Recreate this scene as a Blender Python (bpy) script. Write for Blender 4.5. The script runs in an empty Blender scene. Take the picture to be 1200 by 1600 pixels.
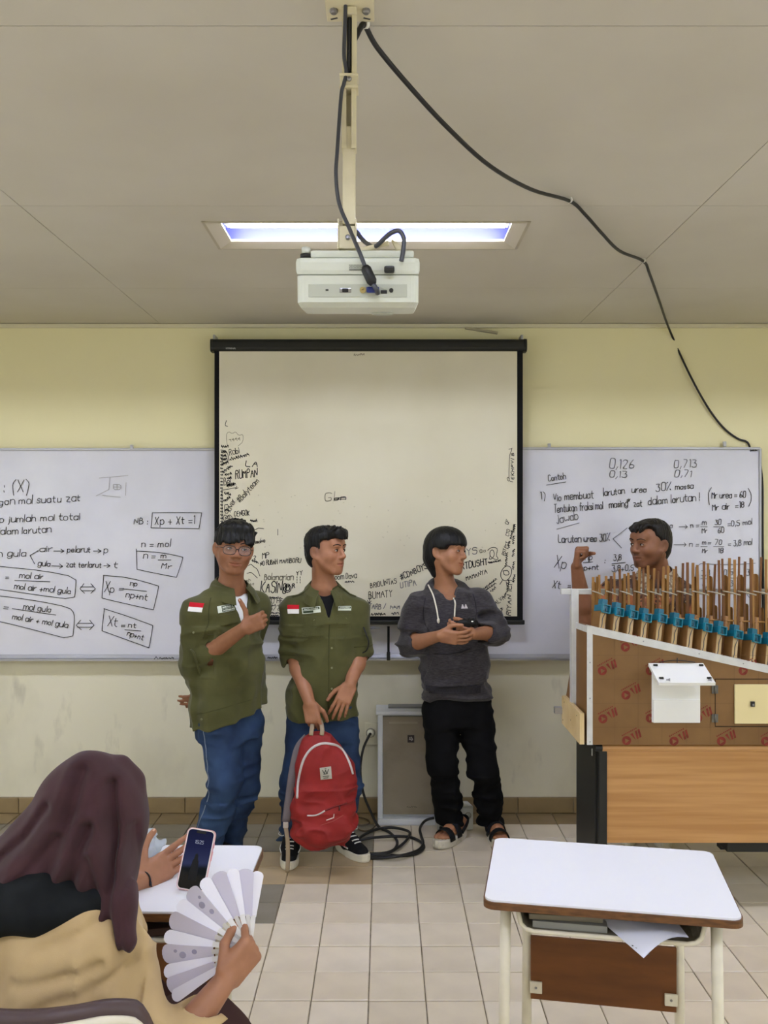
import bpy, bmesh, math, random
import numpy as np
from mathutils import Vector, Matrix
from mathutils.bvhtree import BVHTree
random.seed(7)
SC = bpy.context.scene
COL = SC.collection

# ------------------------------------------------------------------ camera, world, exposure
FPX = 1420.0; CAMZ = 1.75; YW = 5.29; ZC = 2.845          # focal length in pixels, eye height, front wall, ceiling
cam_d = bpy.data.cameras.new('camera'); cam = bpy.data.objects.new('camera', cam_d); COL.objects.link(cam)
cam.location = (0, 0, CAMZ); cam.rotation_euler = (math.pi / 2, 0, 0)
cam_d.sensor_fit = 'VERTICAL'; cam_d.sensor_height = 24.0; cam_d.lens = 24.0 * FPX / 1600.0
cam_d.clip_start = 0.05; cam_d.clip_end = 60
SC.camera = cam
world = bpy.data.worlds.new('world'); SC.world = world; world.use_nodes = True
world.node_tree.nodes['Background'].inputs[0].default_value = (0.75, 0.82, 1.0, 1)
world.node_tree.nodes['Background'].inputs[1].default_value = 0.3
SC.view_settings.view_transform = 'Standard'; SC.view_settings.look = 'None'
SC.view_settings.gamma = 1.0; SC.view_settings.use_curve_mapping = False
SC.view_settings.exposure = 0.46
TUBE_POWER = 58.0; FILL_GLOW = 1.9                       # fluorescent tubes; glow of the added, unseen side windows
FILL_LEFT = (-2.6, -.4, 1.8); FILL_RIGHT = (-2.6, -.4, 1.8)
TUBE_COLOR = (0.86, 0.91, 1.0)

# ------------------------------------------------------------------ helpers
def P(u, v, Y):
    """photo pixel + distance -> point in the room"""
    return Vector(((u - 600) * Y / FPX, Y, CAMZ - (v - 800) * Y / FPX))
def lin(c):
    c = c / 255.0
    return c / 12.92 if c <= 0.04045 else ((c + 0.055) / 1.055) ** 2.4
def rgb(r, g, b): return (lin(r), lin(g), lin(b), 1.0)
MATS = {}
def mat(name, col, rough=0.6, spec=0.4, var=0.0, vscale=8.0, col2=None, bump=0.0, bscale=60.0, metal=0.0,
        stretch=(1, 1, 1), attr=None, emit=None, estr=0.0, trans=0.0, alpha=1.0, sheen=0.0, detail=4.0, lo=0.35, hi=0.65, coat=0.0, sss=0.0):
    if name in MATS: return MATS[name]
    m = bpy.data.materials.new(name); m.use_nodes = True; nt = m.node_tree; N = nt.nodes; L = nt.links
    b = N['Principled BSDF']; c = rgb(*col)
    b.inputs['Base Color'].default_value = c; b.inputs['Roughness'].default_value = rough
    b.inputs['Specular IOR Level'].default_value = spec; b.inputs['Metallic'].default_value = metal
    if sheen: b.inputs['Sheen Weight'].default_value = sheen; b.inputs['Sheen Roughness'].default_value = 0.5
    if coat: b.inputs['Coat Weight'].default_value = coat
    if sss: b.inputs['Subsurface Weight'].default_value = sss; b.inputs['Subsurface Scale'].default_value = 0.006; b.inputs['Subsurface Radius'].default_value = (1, .4, .25)
    if trans: b.inputs['Transmission Weight'].default_value = trans
    if alpha < 1: b.inputs['Alpha'].default_value = alpha
    if emit: b.inputs['Emission Color'].default_value = emit; b.inputs['Emission Strength'].default_value = estr
    src = None
    if var or col2 or bump:
        tc = N.new('ShaderNodeTexCoord'); mp = N.new('ShaderNodeMapping'); L.new(tc.outputs['Object'], mp.inputs[0]); mp.inputs['Scale'].default_value = stretch
    if var or col2:
        nz = N.new('ShaderNodeTexNoise'); nz.inputs['Scale'].default_value = vscale; nz.inputs['Detail'].default_value = detail; L.new(mp.outputs[0], nz.inputs[0])
        rp = N.new('ShaderNodeMapRange'); rp.inputs[1].default_value = lo; rp.inputs[2].default_value = hi; L.new(nz.outputs[0], rp.inputs[0])
        mx = N.new('ShaderNodeMix'); mx.data_type = 'RGBA'; L.new(rp.outputs[0], mx.inputs[0])
        c2 = rgb(*col2) if col2 else tuple(min(1, x * (1 + var)) for x in c[:3]) + (1,)
        c1 = c if col2 else tuple(x * (1 - var) for x in c[:3]) + (1,)
        mx.inputs[6].default_value = c1; mx.inputs[7].default_value = c2; src = mx.outputs[2]
    if attr:
        at = N.new('ShaderNodeAttribute'); at.attribute_name = attr
        mu = N.new('ShaderNodeMix'); mu.data_type = 'RGBA'; mu.blend_type = 'MULTIPLY'; mu.inputs[0].default_value = 1
        if src: L.new(src, mu.inputs[6])
        else: mu.inputs[6].default_value = c
        L.new(at.outputs[0], mu.inputs[7]); src = mu.outputs[2]
    if src: L.new(src, b.inputs['Base Color'])
    if bump:
        n2 = N.new('ShaderNodeTexNoise'); n2.inputs['Scale'].default_value = bscale; n2.inputs['Detail'].default_value = 3; L.new(mp.outputs[0], n2.inputs[0])
        bp = N.new('ShaderNodeBump'); bp.inputs['Strength'].default_value = bump; bp.inputs['Distance'].default_value = 0.01
        L.new(n2.outputs[0], bp.inputs['Height']); L.new(bp.outputs[0], b.inputs['Normal'])
    MATS[name] = m; return m

ORG = {}                                                   # object name -> world origin of its top-level root
def tag(o, label=None, cat=None, group=None, kind=None):
    if label: o['label'] = label
    if cat: o['category'] = cat
    if group: o['group'] = group
    if kind: o['kind'] = kind
    return o
def root(name, loc, label, cat, group=None):
    o = bpy.data.objects.new(name, None); COL.objects.link(o); o.location = loc; o.empty_display_size = 0.05
    ORG[o.name] = Vector(loc); tag(o, label, cat, group); return o
def mesh_obj(name, verts, faces, m, parent=None, smooth=False, label=None, cat=None, group=None, kind=None, org=None, mats=None, fm=None):
    """verts are given in room coordinates"""
    if org is None: org = ORG[parent.name] if parent else Vector((0, 0, 0))
    org = Vector(org)
    V = np.asarray(verts, dtype=np.float64).reshape(-1, 3) - np.array(org)
    me = bpy.data.meshes.new(name)
    if isinstance(faces, np.ndarray) and faces.ndim == 2:
        nf, k = faces.shape
        me.vertices.add(len(V)); me.vertices.foreach_set('co', V.astype(np.float32).ravel())
        me.loops.add(nf * k); me.loops.foreach_set('vertex_index', faces.astype(np.int32).ravel())
        me.polygons.add(nf); me.polygons.foreach_set('loop_start', np.arange(0, nf * k, k, dtype=np.int32))
        me.update(calc_edges=True)
    else:
        me.from_pydata(V.tolist(), [], faces); me.update()
    if smooth: me.polygons.foreach_set('use_smooth', [True] * len(me.polygons))
    for mm in (mats or [m]): me.materials.append(mm)
    if fm is not None: me.polygons.foreach_set('material_index', fm)
    o = bpy.data.objects.new(name, me); COL.objects.link(o)
    if parent: o.parent = parent
    else: o.location = org
    ORG[o.name] = org
    tag(o, label, cat, group, kind); return o
def copy_tree(o, parent=None):
    c = o.copy(); COL.objects.link(c); c.parent = parent; ORG[c.name] = ORG[o.name]
    for ch in o.children: copy_tree(ch, c)
    return c

def basis(d, up=(0, 0, 1)):
    d = Vector(d).normalized(); up = Vector(up)
    s = d.cross(up)
    if s.length < 1e-4: s = d.cross(Vector((1, 0, 0)))
    s.normalize(); return s, s.cross(d).normalized(), d
class MB:
    """collects shapes into one mesh"""
    def __init__(s): s.v = []; s.f = []; s.sm = []
    def add(s, vs, fs, smooth=False):
        n = len(s.v); s.v += [tuple(v) for v in vs]; s.f += [tuple(i + n for i in f) for f in fs]; s.sm += [smooth] * len(fs); return s
    def box(s, c, size, r=0.0, R=None):
        """box; r > 0 gives chamfered edges"""
        c = Vector(c); hx, hy, hz = [x / 2 for x in size]; r = min(r, hx * .9, hy * .9, hz * .9)
        T = (lambda p: c + R @ Vector(p)) if R is not None else (lambda p: c + Vector(p))
        if r <= 0:
            vs = [(x * hx, y * hy, z * hz) for x in (-1, 1) for y in (-1, 1) for z in (-1, 1)]
            fs = [(0, 1, 3, 2), (4, 6, 7, 5), (0, 4, 5, 1), (2, 3, 7, 6), (0, 2, 6, 4), (1, 5, 7, 3)]
            return s.add([T(p) for p in vs], fs)
        bm = bmesh.new(); bmesh.ops.create_cube(bm, size=1.0)
        bmesh.ops.scale(bm, vec=(2 * hx, 2 * hy, 2 * hz), verts=bm.verts)
        bmesh.ops.bevel(bm, geom=bm.edges[:], offset=r, segments=2, profile=0.6, affect='EDGES')
        vs = [T(v.co) for v in bm.verts]; bm.verts.index_update(); fs = [[v.index for v in f.verts] for f in bm.faces]; bm.free()
        return s.add(vs, fs)
    def tube(s, pts, r, n=8, cap=True, flat=1.0, up=(0, 0, 1)):
        pts = [Vector(p) for p in pts]; rs = r if isinstance(r, (list, tuple)) else [r] * len(pts)
        vs = []; fs = []; prev = None
        for i, p in enumerate(pts):
            d = pts[min(i + 1, len(pts) - 1)] - pts[max(i - 1, 0)]
            if d.length < 1e-9: d = Vector((0, 0, 1))
            d.normalize()
            if prev is None: a, b, _ = basis(d, up)
            else:
                a = prev - d * prev.dot(d)
                if a.length < 1e-6: a, b, _ = basis(d, up)
                a.normalize(); b = a.cross(d)
            prev = a
            for k in range(n):
                t = 2 * math.pi * k / n
                vs.append(p + a * math.cos(t) * rs[i] + b * math.sin(t) * rs[i] * flat)
        for i in range(len(pts) - 1):
            for k in range(n):
                fs.append((i * n + k, i * n + (k + 1) % n, (i + 1) * n + (k + 1) % n, (i + 1) * n + k))
        s.add(vs, fs, True)
        if cap:
            m = len(s.v) - len(vs)
            s.f += [tuple(m + k for k in range(n))[::-1], tuple(m + (len(pts) - 1) * n + k for k in range(n))]; s.sm += [False, False]
        return s
    def lathe(s, prof, c, axis=(0, 0, 1), n=20, up=(0, 1, 0.01)):
        """prof: (radius, height along axis)"""
        c = Vector(c); a, b, d = basis(axis, up); vs = []; fs = []
        for (r, h) in prof:
            for k in range(n):
                t = 2 * math.pi * k / n; vs.append(c + d * h + a * math.cos(t) * r + b * math.sin(t) * r)
        for i in range(len(prof) - 1):
            for k in range(n): fs.append((i * n + k, i * n + (k + 1) % n, (i + 1) * n + (k + 1) % n, (i + 1) * n + k))
        fs.append(tuple(range(n))[::-1]); fs.append(tuple((len(prof) - 1) * n + k for k in range(n)))
        s.add(vs, fs, False); return s
    def prism(s, poly, ext, smooth=False):
        """poly: 3-D outline, ext: extrusion vector"""
        n = len(poly); poly = [Vector(p) for p in poly]; e = Vector(ext)
        vs = poly + [p + e for p in poly]
        fs = [tuple(range(n))[::-1], tuple(range(n, 2 * n))] + [(i, (i + 1) % n, n + (i + 1) % n, n + i) for i in range(n)]
        return s.add(vs, fs)
    def build(s, name, m, parent=None, smooth=None, **kw):
        o = mesh_obj(name, s.v, s.f, m, parent, **kw)
        fl = s.sm if smooth is None else [smooth] * len(s.f)
        o.data.polygons.foreach_set('use_smooth', fl)
        bm = bmesh.new(); bm.from_mesh(o.data); bmesh.ops.recalc_face_normals(bm, faces=bm.faces); bm.to_mesh(o.data); bm.free()
        return o
def rotz(a): return Matrix.Rotation(a, 3, 'Z')
def smooth_path(pts, n=6):
    """Catmull-Rom through the points"""
    pts = [Vector(p) for p in pts]; out = []
    for i in range(len(pts) - 1):
        p0 = pts[max(i - 1, 0)]; p1 = pts[i]; p2 = pts[i + 1]; p3 = pts[min(i + 2, len(pts) - 1)]
        for k in range(n):
            t = k / n
            out.append(.5 * ((2 * p1) + (p2 - p0) * t + (2 * p0 - 5 * p1 + 4 * p2 - p3) * t * t + (3 * p1 - p0 - 3 * p2 + p3) * t ** 3))
    out.append(pts[-1]); return out
def rrect(w, h, r, n=5):
    out = []
    for (cx, cy, a0) in ((w / 2 - r, h / 2 - r, 0), (-w / 2 + r, h / 2 - r, 90), (-w / 2 + r, -h / 2 + r, 180), (w / 2 - r, -h / 2 + r, 270)):
        for k in range(n + 1):
            a = math.radians(a0 + 90 * k / n); out.append((cx + r * math.cos(a), cy + r * math.sin(a)))
    return out
# ------------------------------------------------------------------ the room
XL, XR, YB = -3.75, 3.55, -4.2
M_WALL = mat('cream wall paint', (238, 231, 190), 0.75, 0.2, bump=0.05, bscale=30)
def wall_material():
    m = bpy.data.materials.new('scuffed cream wall paint'); m.use_nodes = True; nt = m.node_tree; N = nt.nodes; L = nt.links
    b = N['Principled BSDF']; b.inputs['Roughness'].default_value = 0.7; b.inputs['Specular IOR Level'].default_value = 0.25
    tc = N.new('ShaderNodeTexCoord')
    def noise(sc, stretch, lo, hi, det=5):
        mp = N.new('ShaderNodeMapping'); mp.inputs['Scale'].default_value = stretch; L.new(tc.outputs['Object'], mp.inputs[0])
        n = N.new('ShaderNodeTexNoise'); n.inputs['Scale'].default_value = sc; n.inputs['Detail'].default_value = det; L.new(mp.outputs[0], n.inputs[0])
        r = N.new('ShaderNodeMapRange'); r.inputs[1].default_value = lo; r.inputs[2].default_value = hi; L.new(n.outputs[0], r.inputs[0]); return r.outputs[0]
    def mix(a, bb, f):
        x = N.new('ShaderNodeMix'); x.data_type = 'RGBA'; L.new(f, x.inputs[0])
        for s, i in ((a, 6), (bb, 7)):
            if isinstance(s, tuple): x.inputs[i].default_value = s
            else: L.new(s, x.inputs[i])
        return x.outputs[2]
    def mul(a, c):
        x = N.new('ShaderNodeMath'); x.operation = 'MULTIPLY'; L.new(a, x.inputs[0])
        if isinstance(c, float): x.inputs[1].default_value = c
        else: L.new(c, x.inputs[1])
        return x.outputs[0]
    # whiter below, yellower above, blended at whiteboard height
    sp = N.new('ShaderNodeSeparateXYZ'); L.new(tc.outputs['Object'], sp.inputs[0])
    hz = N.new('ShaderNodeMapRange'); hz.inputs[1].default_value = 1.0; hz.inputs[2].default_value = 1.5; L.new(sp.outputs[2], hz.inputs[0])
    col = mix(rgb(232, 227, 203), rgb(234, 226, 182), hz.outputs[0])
    low = N.new('ShaderNodeMapRange'); low.inputs[1].default_value = 1.05; low.inputs[2].default_value = 0.75; L.new(sp.outputs[2], low.inputs[0])
    dirt = mul(mul(noise(2.2, (1, 1, .6), .5, .78), low.outputs[0]), 0.4)
    col = mix(col, rgb(150, 142, 120), dirt)
    streak = mul(mul(noise(9, (1, 1, .35), .62, .76), low.outputs[0]), 0.3)
    col = mix(col, rgb(120, 112, 95), streak)
    L.new(col, b.inputs['Base Color'])
    n = N.new('ShaderNodeTexNoise'); n.inputs['Scale'].default_value = 22; L.new(tc.outputs['Object'], n.inputs[0])
    bp = N.new('ShaderNodeBump'); bp.inputs['Strength'].default_value = .08; bp.inputs['Distance'].default_value = .01; L.new(n.outputs[0], bp.inputs['Height']); L.new(bp.outputs[0], b.inputs['Normal'])
    return m
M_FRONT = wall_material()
def wall(name, c, size, m):
    b = MB(); b.box(c, size); return b.build(name, m, kind='structure')
xm, xs_ = (XL + XR) / 2, XR - XL
ym, ys_ = (YW + YB) / 2, YW - YB
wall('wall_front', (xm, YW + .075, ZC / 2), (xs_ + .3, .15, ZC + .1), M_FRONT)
wall('wall_left', (XL - .075, ym, ZC / 2), (.15, ys_, ZC + .1), M_WALL)
wall('wall_right', (XR + .075, ym, ZC / 2), (.15, ys_, ZC + .1), M_WALL)
wall('wall_back', (xm, YB - .075, ZC / 2), (xs_ + .3, .15, ZC + .1), M_WALL)
# floor: a mortar bed with ceramic tiles laid on it
M_GROUT = mat('tile grout', (140, 129, 110), 0.9, 0.1, var=.25, vscale=30)
b = MB(); b.box((xm, ym, -.056), (xs_ + .3, ys_ + .3, .1)); floor = b.build('floor', M_GROUT, kind='structure')
TX0, TS, TY0, TD = -.0554, .2056, 4.483, .2047
def tile_mat(name, c, v=.05): return mat(name, c, 0.33, 0.45, col2=tuple(int(x * (1 - v)) for x in c), vscale=5, bump=.03, bscale=12, detail=6)
M_TILE = [tile_mat('beige floor tile', (220, 207, 184)), tile_mat('beige floor tile b', (214, 201, 178)), tile_mat('beige floor tile c', (224, 212, 191))]
M_TGREY = tile_mat('grey floor tile', (138, 130, 116), .1); M_TBROWN = tile_mat('brown border tile', (148, 128, 94), .1); M_TTAN = tile_mat('tan floor tile', (190, 166, 130), .08)
def tile_mesh(name, m):
    b = MB(); w, d, t = (TS - .0045) / 2, (TD - .0045) / 2, .003
    vs = [(-w, -d, -.006), (w, -d, -.006), (w, d, -.006), (-w, d, -.006), (-w, -d, -t / 2), (w, -d, -t / 2), (w, d, -t / 2), (-w, d, -t / 2),
          (-w + t, -d + t, 0), (w - t, -d + t, 0), (w - t, d - t, 0), (-w + t, d - t, 0)]
    fs = [(8, 9, 10, 11)] + [(i, (i + 1) % 4, 4 + (i + 1) % 4, 4 + i) for i in range(4)] + [(4 + i, 4 + (i + 1) % 4, 8 + (i + 1) % 4, 8 + i) for i in range(4)]
    me = bpy.data.meshes.new(name); me.from_pydata(vs, [], fs); me.materials.append(m); return me
TM = {m.name: tile_mesh('tile', m) for m in M_TILE + [M_TGREY, M_TBROWN, M_TTAN]}
rest = {}
rt = random.Random(3)
for j in range(-42, 4):
    y = TY0 + (j + .5) * TD
    if y < YB + .1 or y > YW + .02: continue
    for i in range(-18, 18):
        x = TX0 + (i + .5) * TS
        if x < XL + .05 or x > XR - .05: continue
        m = M_TILE[rt.choice((0, 0, 1, 2))]
        if j == 3: m = M_TBROWN
        elif i < 0 and j in (1, 2): m = M_TGREY  # grey and tan tiles; people's shadow is partly put into their colour
        elif i < 0 and j in (-1, 0) and i >= -3: m = M_TTAN
        elif i < -2 and j in (-2, -3): m = M_TGREY
        elif i < -3 and j in (-1, 0): m = M_TTAN
        dz = rt.uniform(-.0012, .0008)
        if 3.05 < y and -2.0 < x < 2.15:
            o = bpy.data.objects.new('tile', TM[m.name]); COL.objects.link(o); o.parent = floor; o.location = (x, y, dz)
            o.rotation_euler = (rt.uniform(-.002, .002), rt.uniform(-.002, .002), rt.uniform(-.004, .004))
        else: rest.setdefault(m.name, []).append((x, y, dz))
for k, (mn, pts) in enumerate(rest.items()):
    b = MB(); w, d = (TS - .004) / 2, (TD - .004) / 2
    for (x, y, z) in pts: b.add([(x - w, y - d, z), (x + w, y - d, z), (x + w, y + d, z), (x - w, y + d, z)], [(0, 1, 2, 3)])
    b.build('tile_field', MATS[mn], floor, kind='stuff')
# tiled skirting
M_BASE = tile_mat('brown skirting tile', (157, 135, 97), .12)
b = MB(); b.box((xm, YW - .004, .046), (xs_, .008, .092)); bb = b.build('baseboard_front', M_GROUT, kind='structure')
x = XL + .02; k = 0
me_skirt = None
while x < XR - .3:
    if abs(x + .16) < 2.4:
        if me_skirt is None:
            q = MB(); q.box((0, 0, 0), (.318, .012, .088), .003); o = q.build('skirting_tile', M_BASE, bb); me_skirt = o.data
        else:
            o = bpy.data.objects.new('skirting_tile', me_skirt); COL.objects.link(o); o.parent = bb
        o.location = (x + .16, YW - .011, .0465)
    x += .322
for nm, c, sz in (('baseboard_left', (XL + .006, ym, .046), (.012, ys_, .09)), ('baseboard_right', (XR - .006, ym, .046), (.012, ys_, .09)), ('baseboard_back', (xm, YB + .006, .046), (xs_, .012, .09))):
    wall(nm, c, sz, M_BASE)
# ceiling: painted boards 1.22 x 2.44 with open joints; openings for the recessed lights
M_CEIL = mat('ceiling board paint', (205, 199, 185), 0.62, 0.3, col2=(196, 189, 174), vscale=1.2, bump=.03, bscale=8)
M_JOINT = mat('ceiling joint', (150, 140, 122), 0.9, 0.1)
FIX = [(cx, cy) for cy in (3.596, .55, -2.4) for cx in (-2.507, -.067, 2.373)]
FW, FD = 1.24, .357
b = MB()
xs = sorted({XL - .1, XR + .1} | {c[0] - FW / 2 for c in FIX} | {c[0] + FW / 2 for c in FIX})
ys = sorted({YB - .1, YW + .1} | {c[1] - FD / 2 for c in FIX} | {c[1] + FD / 2 for c in FIX})
for i in range(len(xs) - 1):
    for j in range(len(ys) - 1):
        cx, cy = (xs[i] + xs[i + 1]) / 2, (ys[j] + ys[j + 1]) / 2
        if any(abs(cx - f[0]) < .1 and abs(cy - f[1]) < .1 for f in FIX): continue
        b.box((cx, cy, ZC + .03), (xs[i + 1] - xs[i], ys[j + 1] - ys[j], .05))
ceil = b.build('ceiling', M_JOINT, kind='structure')
CX0, CY0 = -1.301, 2.046
for i in range(-2, 3):
    for j in range(-6, 3):
        x0, x1 = CX0 + 2.435 * i, CX0 + 2.435 * (i + 1); y0, y1 = CY0 + 1.2 * j, CY0 + 1.2 * (j + 1)
        g = .0015; x0 += g; x1 -= g; y0 += g; y1 -= g
        x0 = max(x0, XL); x1 = min(x1, XR); y0 = max(y0, YB); y1 = min(y1, YW)
        if x1 - x0 < .05 or y1 - y0 < .05: continue
        hole = [f for f in FIX if x0 < f[0] + FW / 2 and x1 > f[0] - FW / 2 and y0 < f[1] + FD / 2 and y1 > f[1] - FD / 2]
        q = MB()
        def slab(a0, a1, b0, b1):
            if a1 - a0 > .002 and b1 - b0 > .002: q.box(((a0 + a1) / 2, (b0 + b1) / 2, ZC + .002), (a1 - a0, b1 - b0, .006))
        if hole:
            f = hole[0]; hx0, hx1 = max(x0, f[0] - FW / 2), min(x1, f[0] + FW / 2); hy0, hy1 = max(y0, f[1] - FD / 2), min(y1, f[1] + FD / 2)
            slab(x0, hx0, y0, y1); slab(hx1, x1, y0, y1); slab(hx0, hx1, y0, hy0); slab(hx0, hx1, hy1, y1)
        else: slab(x0, x1, y0, y1)
        q.build('ceiling_board', M_CEIL, ceil)
M_CORN = mat('cornice paint', (214, 206, 178), .6, .3)
b = MB(); b.box((xm, YW - .011, ZC - .014), (xs_, .022, .024), .006); b.build('trim_1', M_CORN, kind='structure')
# recessed fluorescent lights
M_TRIM = mat('light trim', (178, 168, 146), .5, .4)
M_HOUS = mat('bluish reflector housing', (66, 68, 136), .5, .3)
M_TUBE = mat('fluorescent tube', (255, 255, 255), .4, emit=TUBE_COLOR + (1,), estr=TUBE_POWER)
M_CAP = mat('tube cap', (190, 190, 190), .4)
def ceiling_light(cx, cy):
    r = root('ceiling_light', (cx, cy, ZC), 'recessed white fluorescent ceiling light', 'ceiling light', 'recessed ceiling lights')
    w, d, h = FW / 2, FD / 2, .11
    b = MB()
    for s in (-1, 1):
        b.box((cx, cy + s * (d - .006), ZC + h / 2), (2 * w, .012, h)); b.box((cx + s * (w - .006), cy, ZC + h / 2), (.012, 2 * d, h))
    b.box((cx, cy, ZC + h), (2 * w, 2 * d, .012)); b.build('housing', M_HOUS, r)
    for s in (-1, 1):
        b = MB(); b.prism([(cx - w, cy + s * d, ZC - .005), (cx - w, cy + s * (d - .012), ZC - .006), (cx - w, cy + s * (d - .058), ZC + .012), (cx - w, cy + s * (d - .058), ZC + .02), (cx - w, cy + s * d, ZC + .012)], (2 * w, 0, 0)); b.build('trim_bar', M_TRIM, r)
        b = MB(); b.prism([(cx + s * w, cy - d, ZC - .005), (cx + s * (w - .012), cy - d, ZC - .006), (cx + s * (w - .062), cy - d, ZC + .012), (cx + s * (w - .062), cy - d, ZC + .02), (cx + s * w, cy - d, ZC + .012)], (0, 2 * d, 0)); b.build('trim_bar', M_TRIM, r)
        b = MB(); b.tube([(cx - w + .07, cy + s * .05, ZC + .062), (cx + w - .07, cy + s * .05, ZC + .062)], .016, 12); t = b.build('tube', M_TUBE, r)
        for e in (-1, 1):
            b = MB(); b.tube([(cx + e * (w - .07), cy + s * .05, ZC + .062), (cx + e * (w - .05), cy + s * .05, ZC + .062)], .0165, 12); b.build('tube_cap', M_CAP, t)
            b = MB(); b.box((cx + e * (w - .04), cy + s * .05, ZC + .075), (.025, .03, .07), .004); b.build('lamp_holder', M_HOUS, r)
    return r
L0 = ceiling_light(*FIX[1])
for k, f in enumerate(FIX):
    if k == 1: continue
    c = copy_tree(L0); c.location = (f[0], f[1], ZC)
    c['label'] = 'recessed fluorescent ceiling light, %s, %s' % (('front row by the whiteboards', 'middle row of the classroom', 'rear row by the back wall')[k // 3], ('along the left wall', 'on the room axis', 'along the right wall')[k % 3])
L0['label'] = 'lit recessed fluorescent ceiling light behind the projector pole'
# glowing windows added out of view in both side walls as fill light
M_WFR = mat('white fill frame', (230, 230, 226), .4)
M_FILL = mat('glowing fill glass', (240, 244, 250), .3, emit=(0.80, 0.90, 1.0, 1), estr=FILL_GLOW)
k = 0
for side, xw, wn in ((-1, XL, FILL_LEFT), (1, XR, FILL_RIGHT)):
    for yc in wn:
        k += 1; b = MB(); x = xw - side * .012
        for (dy, dz, sy_, sz_) in ((0, .675, 1.7, .05), (0, -.675, 1.7, .05), (-.84, 0, .05, 1.4), (.84, 0, .05, 1.4), (0, 0, .04, 1.35)): b.box((x, yc + dy, 1.68 + dz), (.05, sy_, sz_))
        w_ = b.build('fill_window_%d' % k, M_WFR, kind='structure')
        for dy in (-.415, .415):
            b = MB(); b.box((xw - side * .006, yc + dy, 1.68), (.008, .78, 1.29)); b.build('fill_pane', M_FILL, w_)
# ------------------------------------------------------------------ handwriting (single-stroke letters, laid as thin marker ribbons)
GL = {'a': '45 36 16 05 03 12 32 43;46 42', 'b': '09 02;05 16 36 45 43 32 12 03', 'c': '45 36 16 05 03 12 32 43', 'd': '49 42;45 36 16 05 03 12 32 43',
 'e': '04 44 45 36 16 05 03 12 32 43', 'f': '38 29 18 12;06 36', 'g': '45 36 16 05 03 12 32 43;46 41 30 10 01', 'h': '09 02;05 16 36 45 42', 'i': '06 02;08 07',
 'j': '16 11 00;18 17', 'k': '09 02;36 04 32', 'l': '09 02', 'm': '02 06;05 16 26 35 32;35 46 56 65 62', 'n': '02 06;05 16 36 45 42', 'o': '16 36 45 43 32 12 03 05 16',
 'p': '06 00;05 16 36 45 43 32 12 03', 'q': '45 36 16 05 03 12 32 43;46 40', 'r': '06 02;04 15 26 36', 's': '35 26 16 05 14 24 33 22 12 03', 't': '18 13 22 32;06 36',
 'u': '06 03 12 32 43;46 42', 'v': '06 22 46', 'w': '06 12 34 52 66', 'x': '06 42;46 02', 'y': '06 23;46 10', 'z': '06 46 02 42',
 'A': '02 29 42;15 35', 'B': '02 09 29 38 37 26 06;26 45 43 32 02', 'C': '48 39 19 08 03 12 32 43', 'D': '02 09 29 47 44 22 02', 'E': '49 09 02 42;06 36',
 'F': '49 09 02;06 36', 'G': '48 39 19 08 03 12 32 43 45 25', 'H': '09 02;49 42;06 46', 'I': '09 02', 'J': '39 33 22 12 03', 'K': '09 02;49 05 42', 'L': '09 02 42',
 'M': '02 09 25 49 42', 'N': '02 09 42 49', 'O': '19 39 48 43 32 12 03 08 19', 'P': '02 09 39 48 47 36 06', 'Q': '19 39 48 43 32 12 03 08 19;24 52', 'R': '02 09 39 48 47 36 06;26 42',
 'S': '48 39 19 08 07 16 36 45 43 32 12 03', 'T': '09 49;29 22', 'U': '09 03 12 32 43 49', 'V': '09 22 49', 'W': '09 12 26 32 49', 'X': '09 42;49 02', 'Y': '09 26 49;26 22', 'Z': '09 49 02 42',
 '0': '19 39 48 43 32 12 03 08 19', '1': '08 19 12', '2': '08 19 39 48 47 02 42', '3': '09 49 26 36 45 43 32 12 03', '4': '32 39 04 44', '5': '49 09 06 36 45 43 32 12 03',
 '6': '39 17 04 03 12 32 43 44 35 15 04', '7': '09 49 12', '8': '16 07 08 19 39 48 47 36 16 05 03 12 32 43 45 36', '9': '47 36 16 07 08 19 39 48 47 43 12',
 '=': '05 45;03 43', '+': '26 22;04 44', ':': '05 06;02 03', '.': '02 03', ',': '13 01', '(': '39 17 14 20', ')': '09 27 24 10', '%': '02 49;08 19 08;33 42 33', '#': '12 29;32 49;04 44;07 47',
 '/': '02 49', '!': '09 04;03 02', '?': '08 19 39 48 25 24;22 23', '-': '04 34', "'": '09 08', '>': '04 84;66 84 62', '<': '06 96;04 94;28 05 22;78 95 72'}
def gl_width(ch):
    if ch == ' ': return 3.2
    return max(int(t[0]) for t in GL[ch].replace(';', ' ').split()) + 1.5
def chaikin(p):
    if len(p) < 3: return p
    o = [p[0]]
    for i in range(len(p) - 1):
        a, b = p[i], p[i + 1]
        if i > 0: o.append((a[0] * .75 + b[0] * .25, a[1] * .75 + b[1] * .25))
        if i < len(p) - 2: o.append((a[0] * .25 + b[0] * .75, a[1] * .25 + b[1] * .75))
    o.append(p[-1]); return o
HR = random.Random(11)
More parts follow.
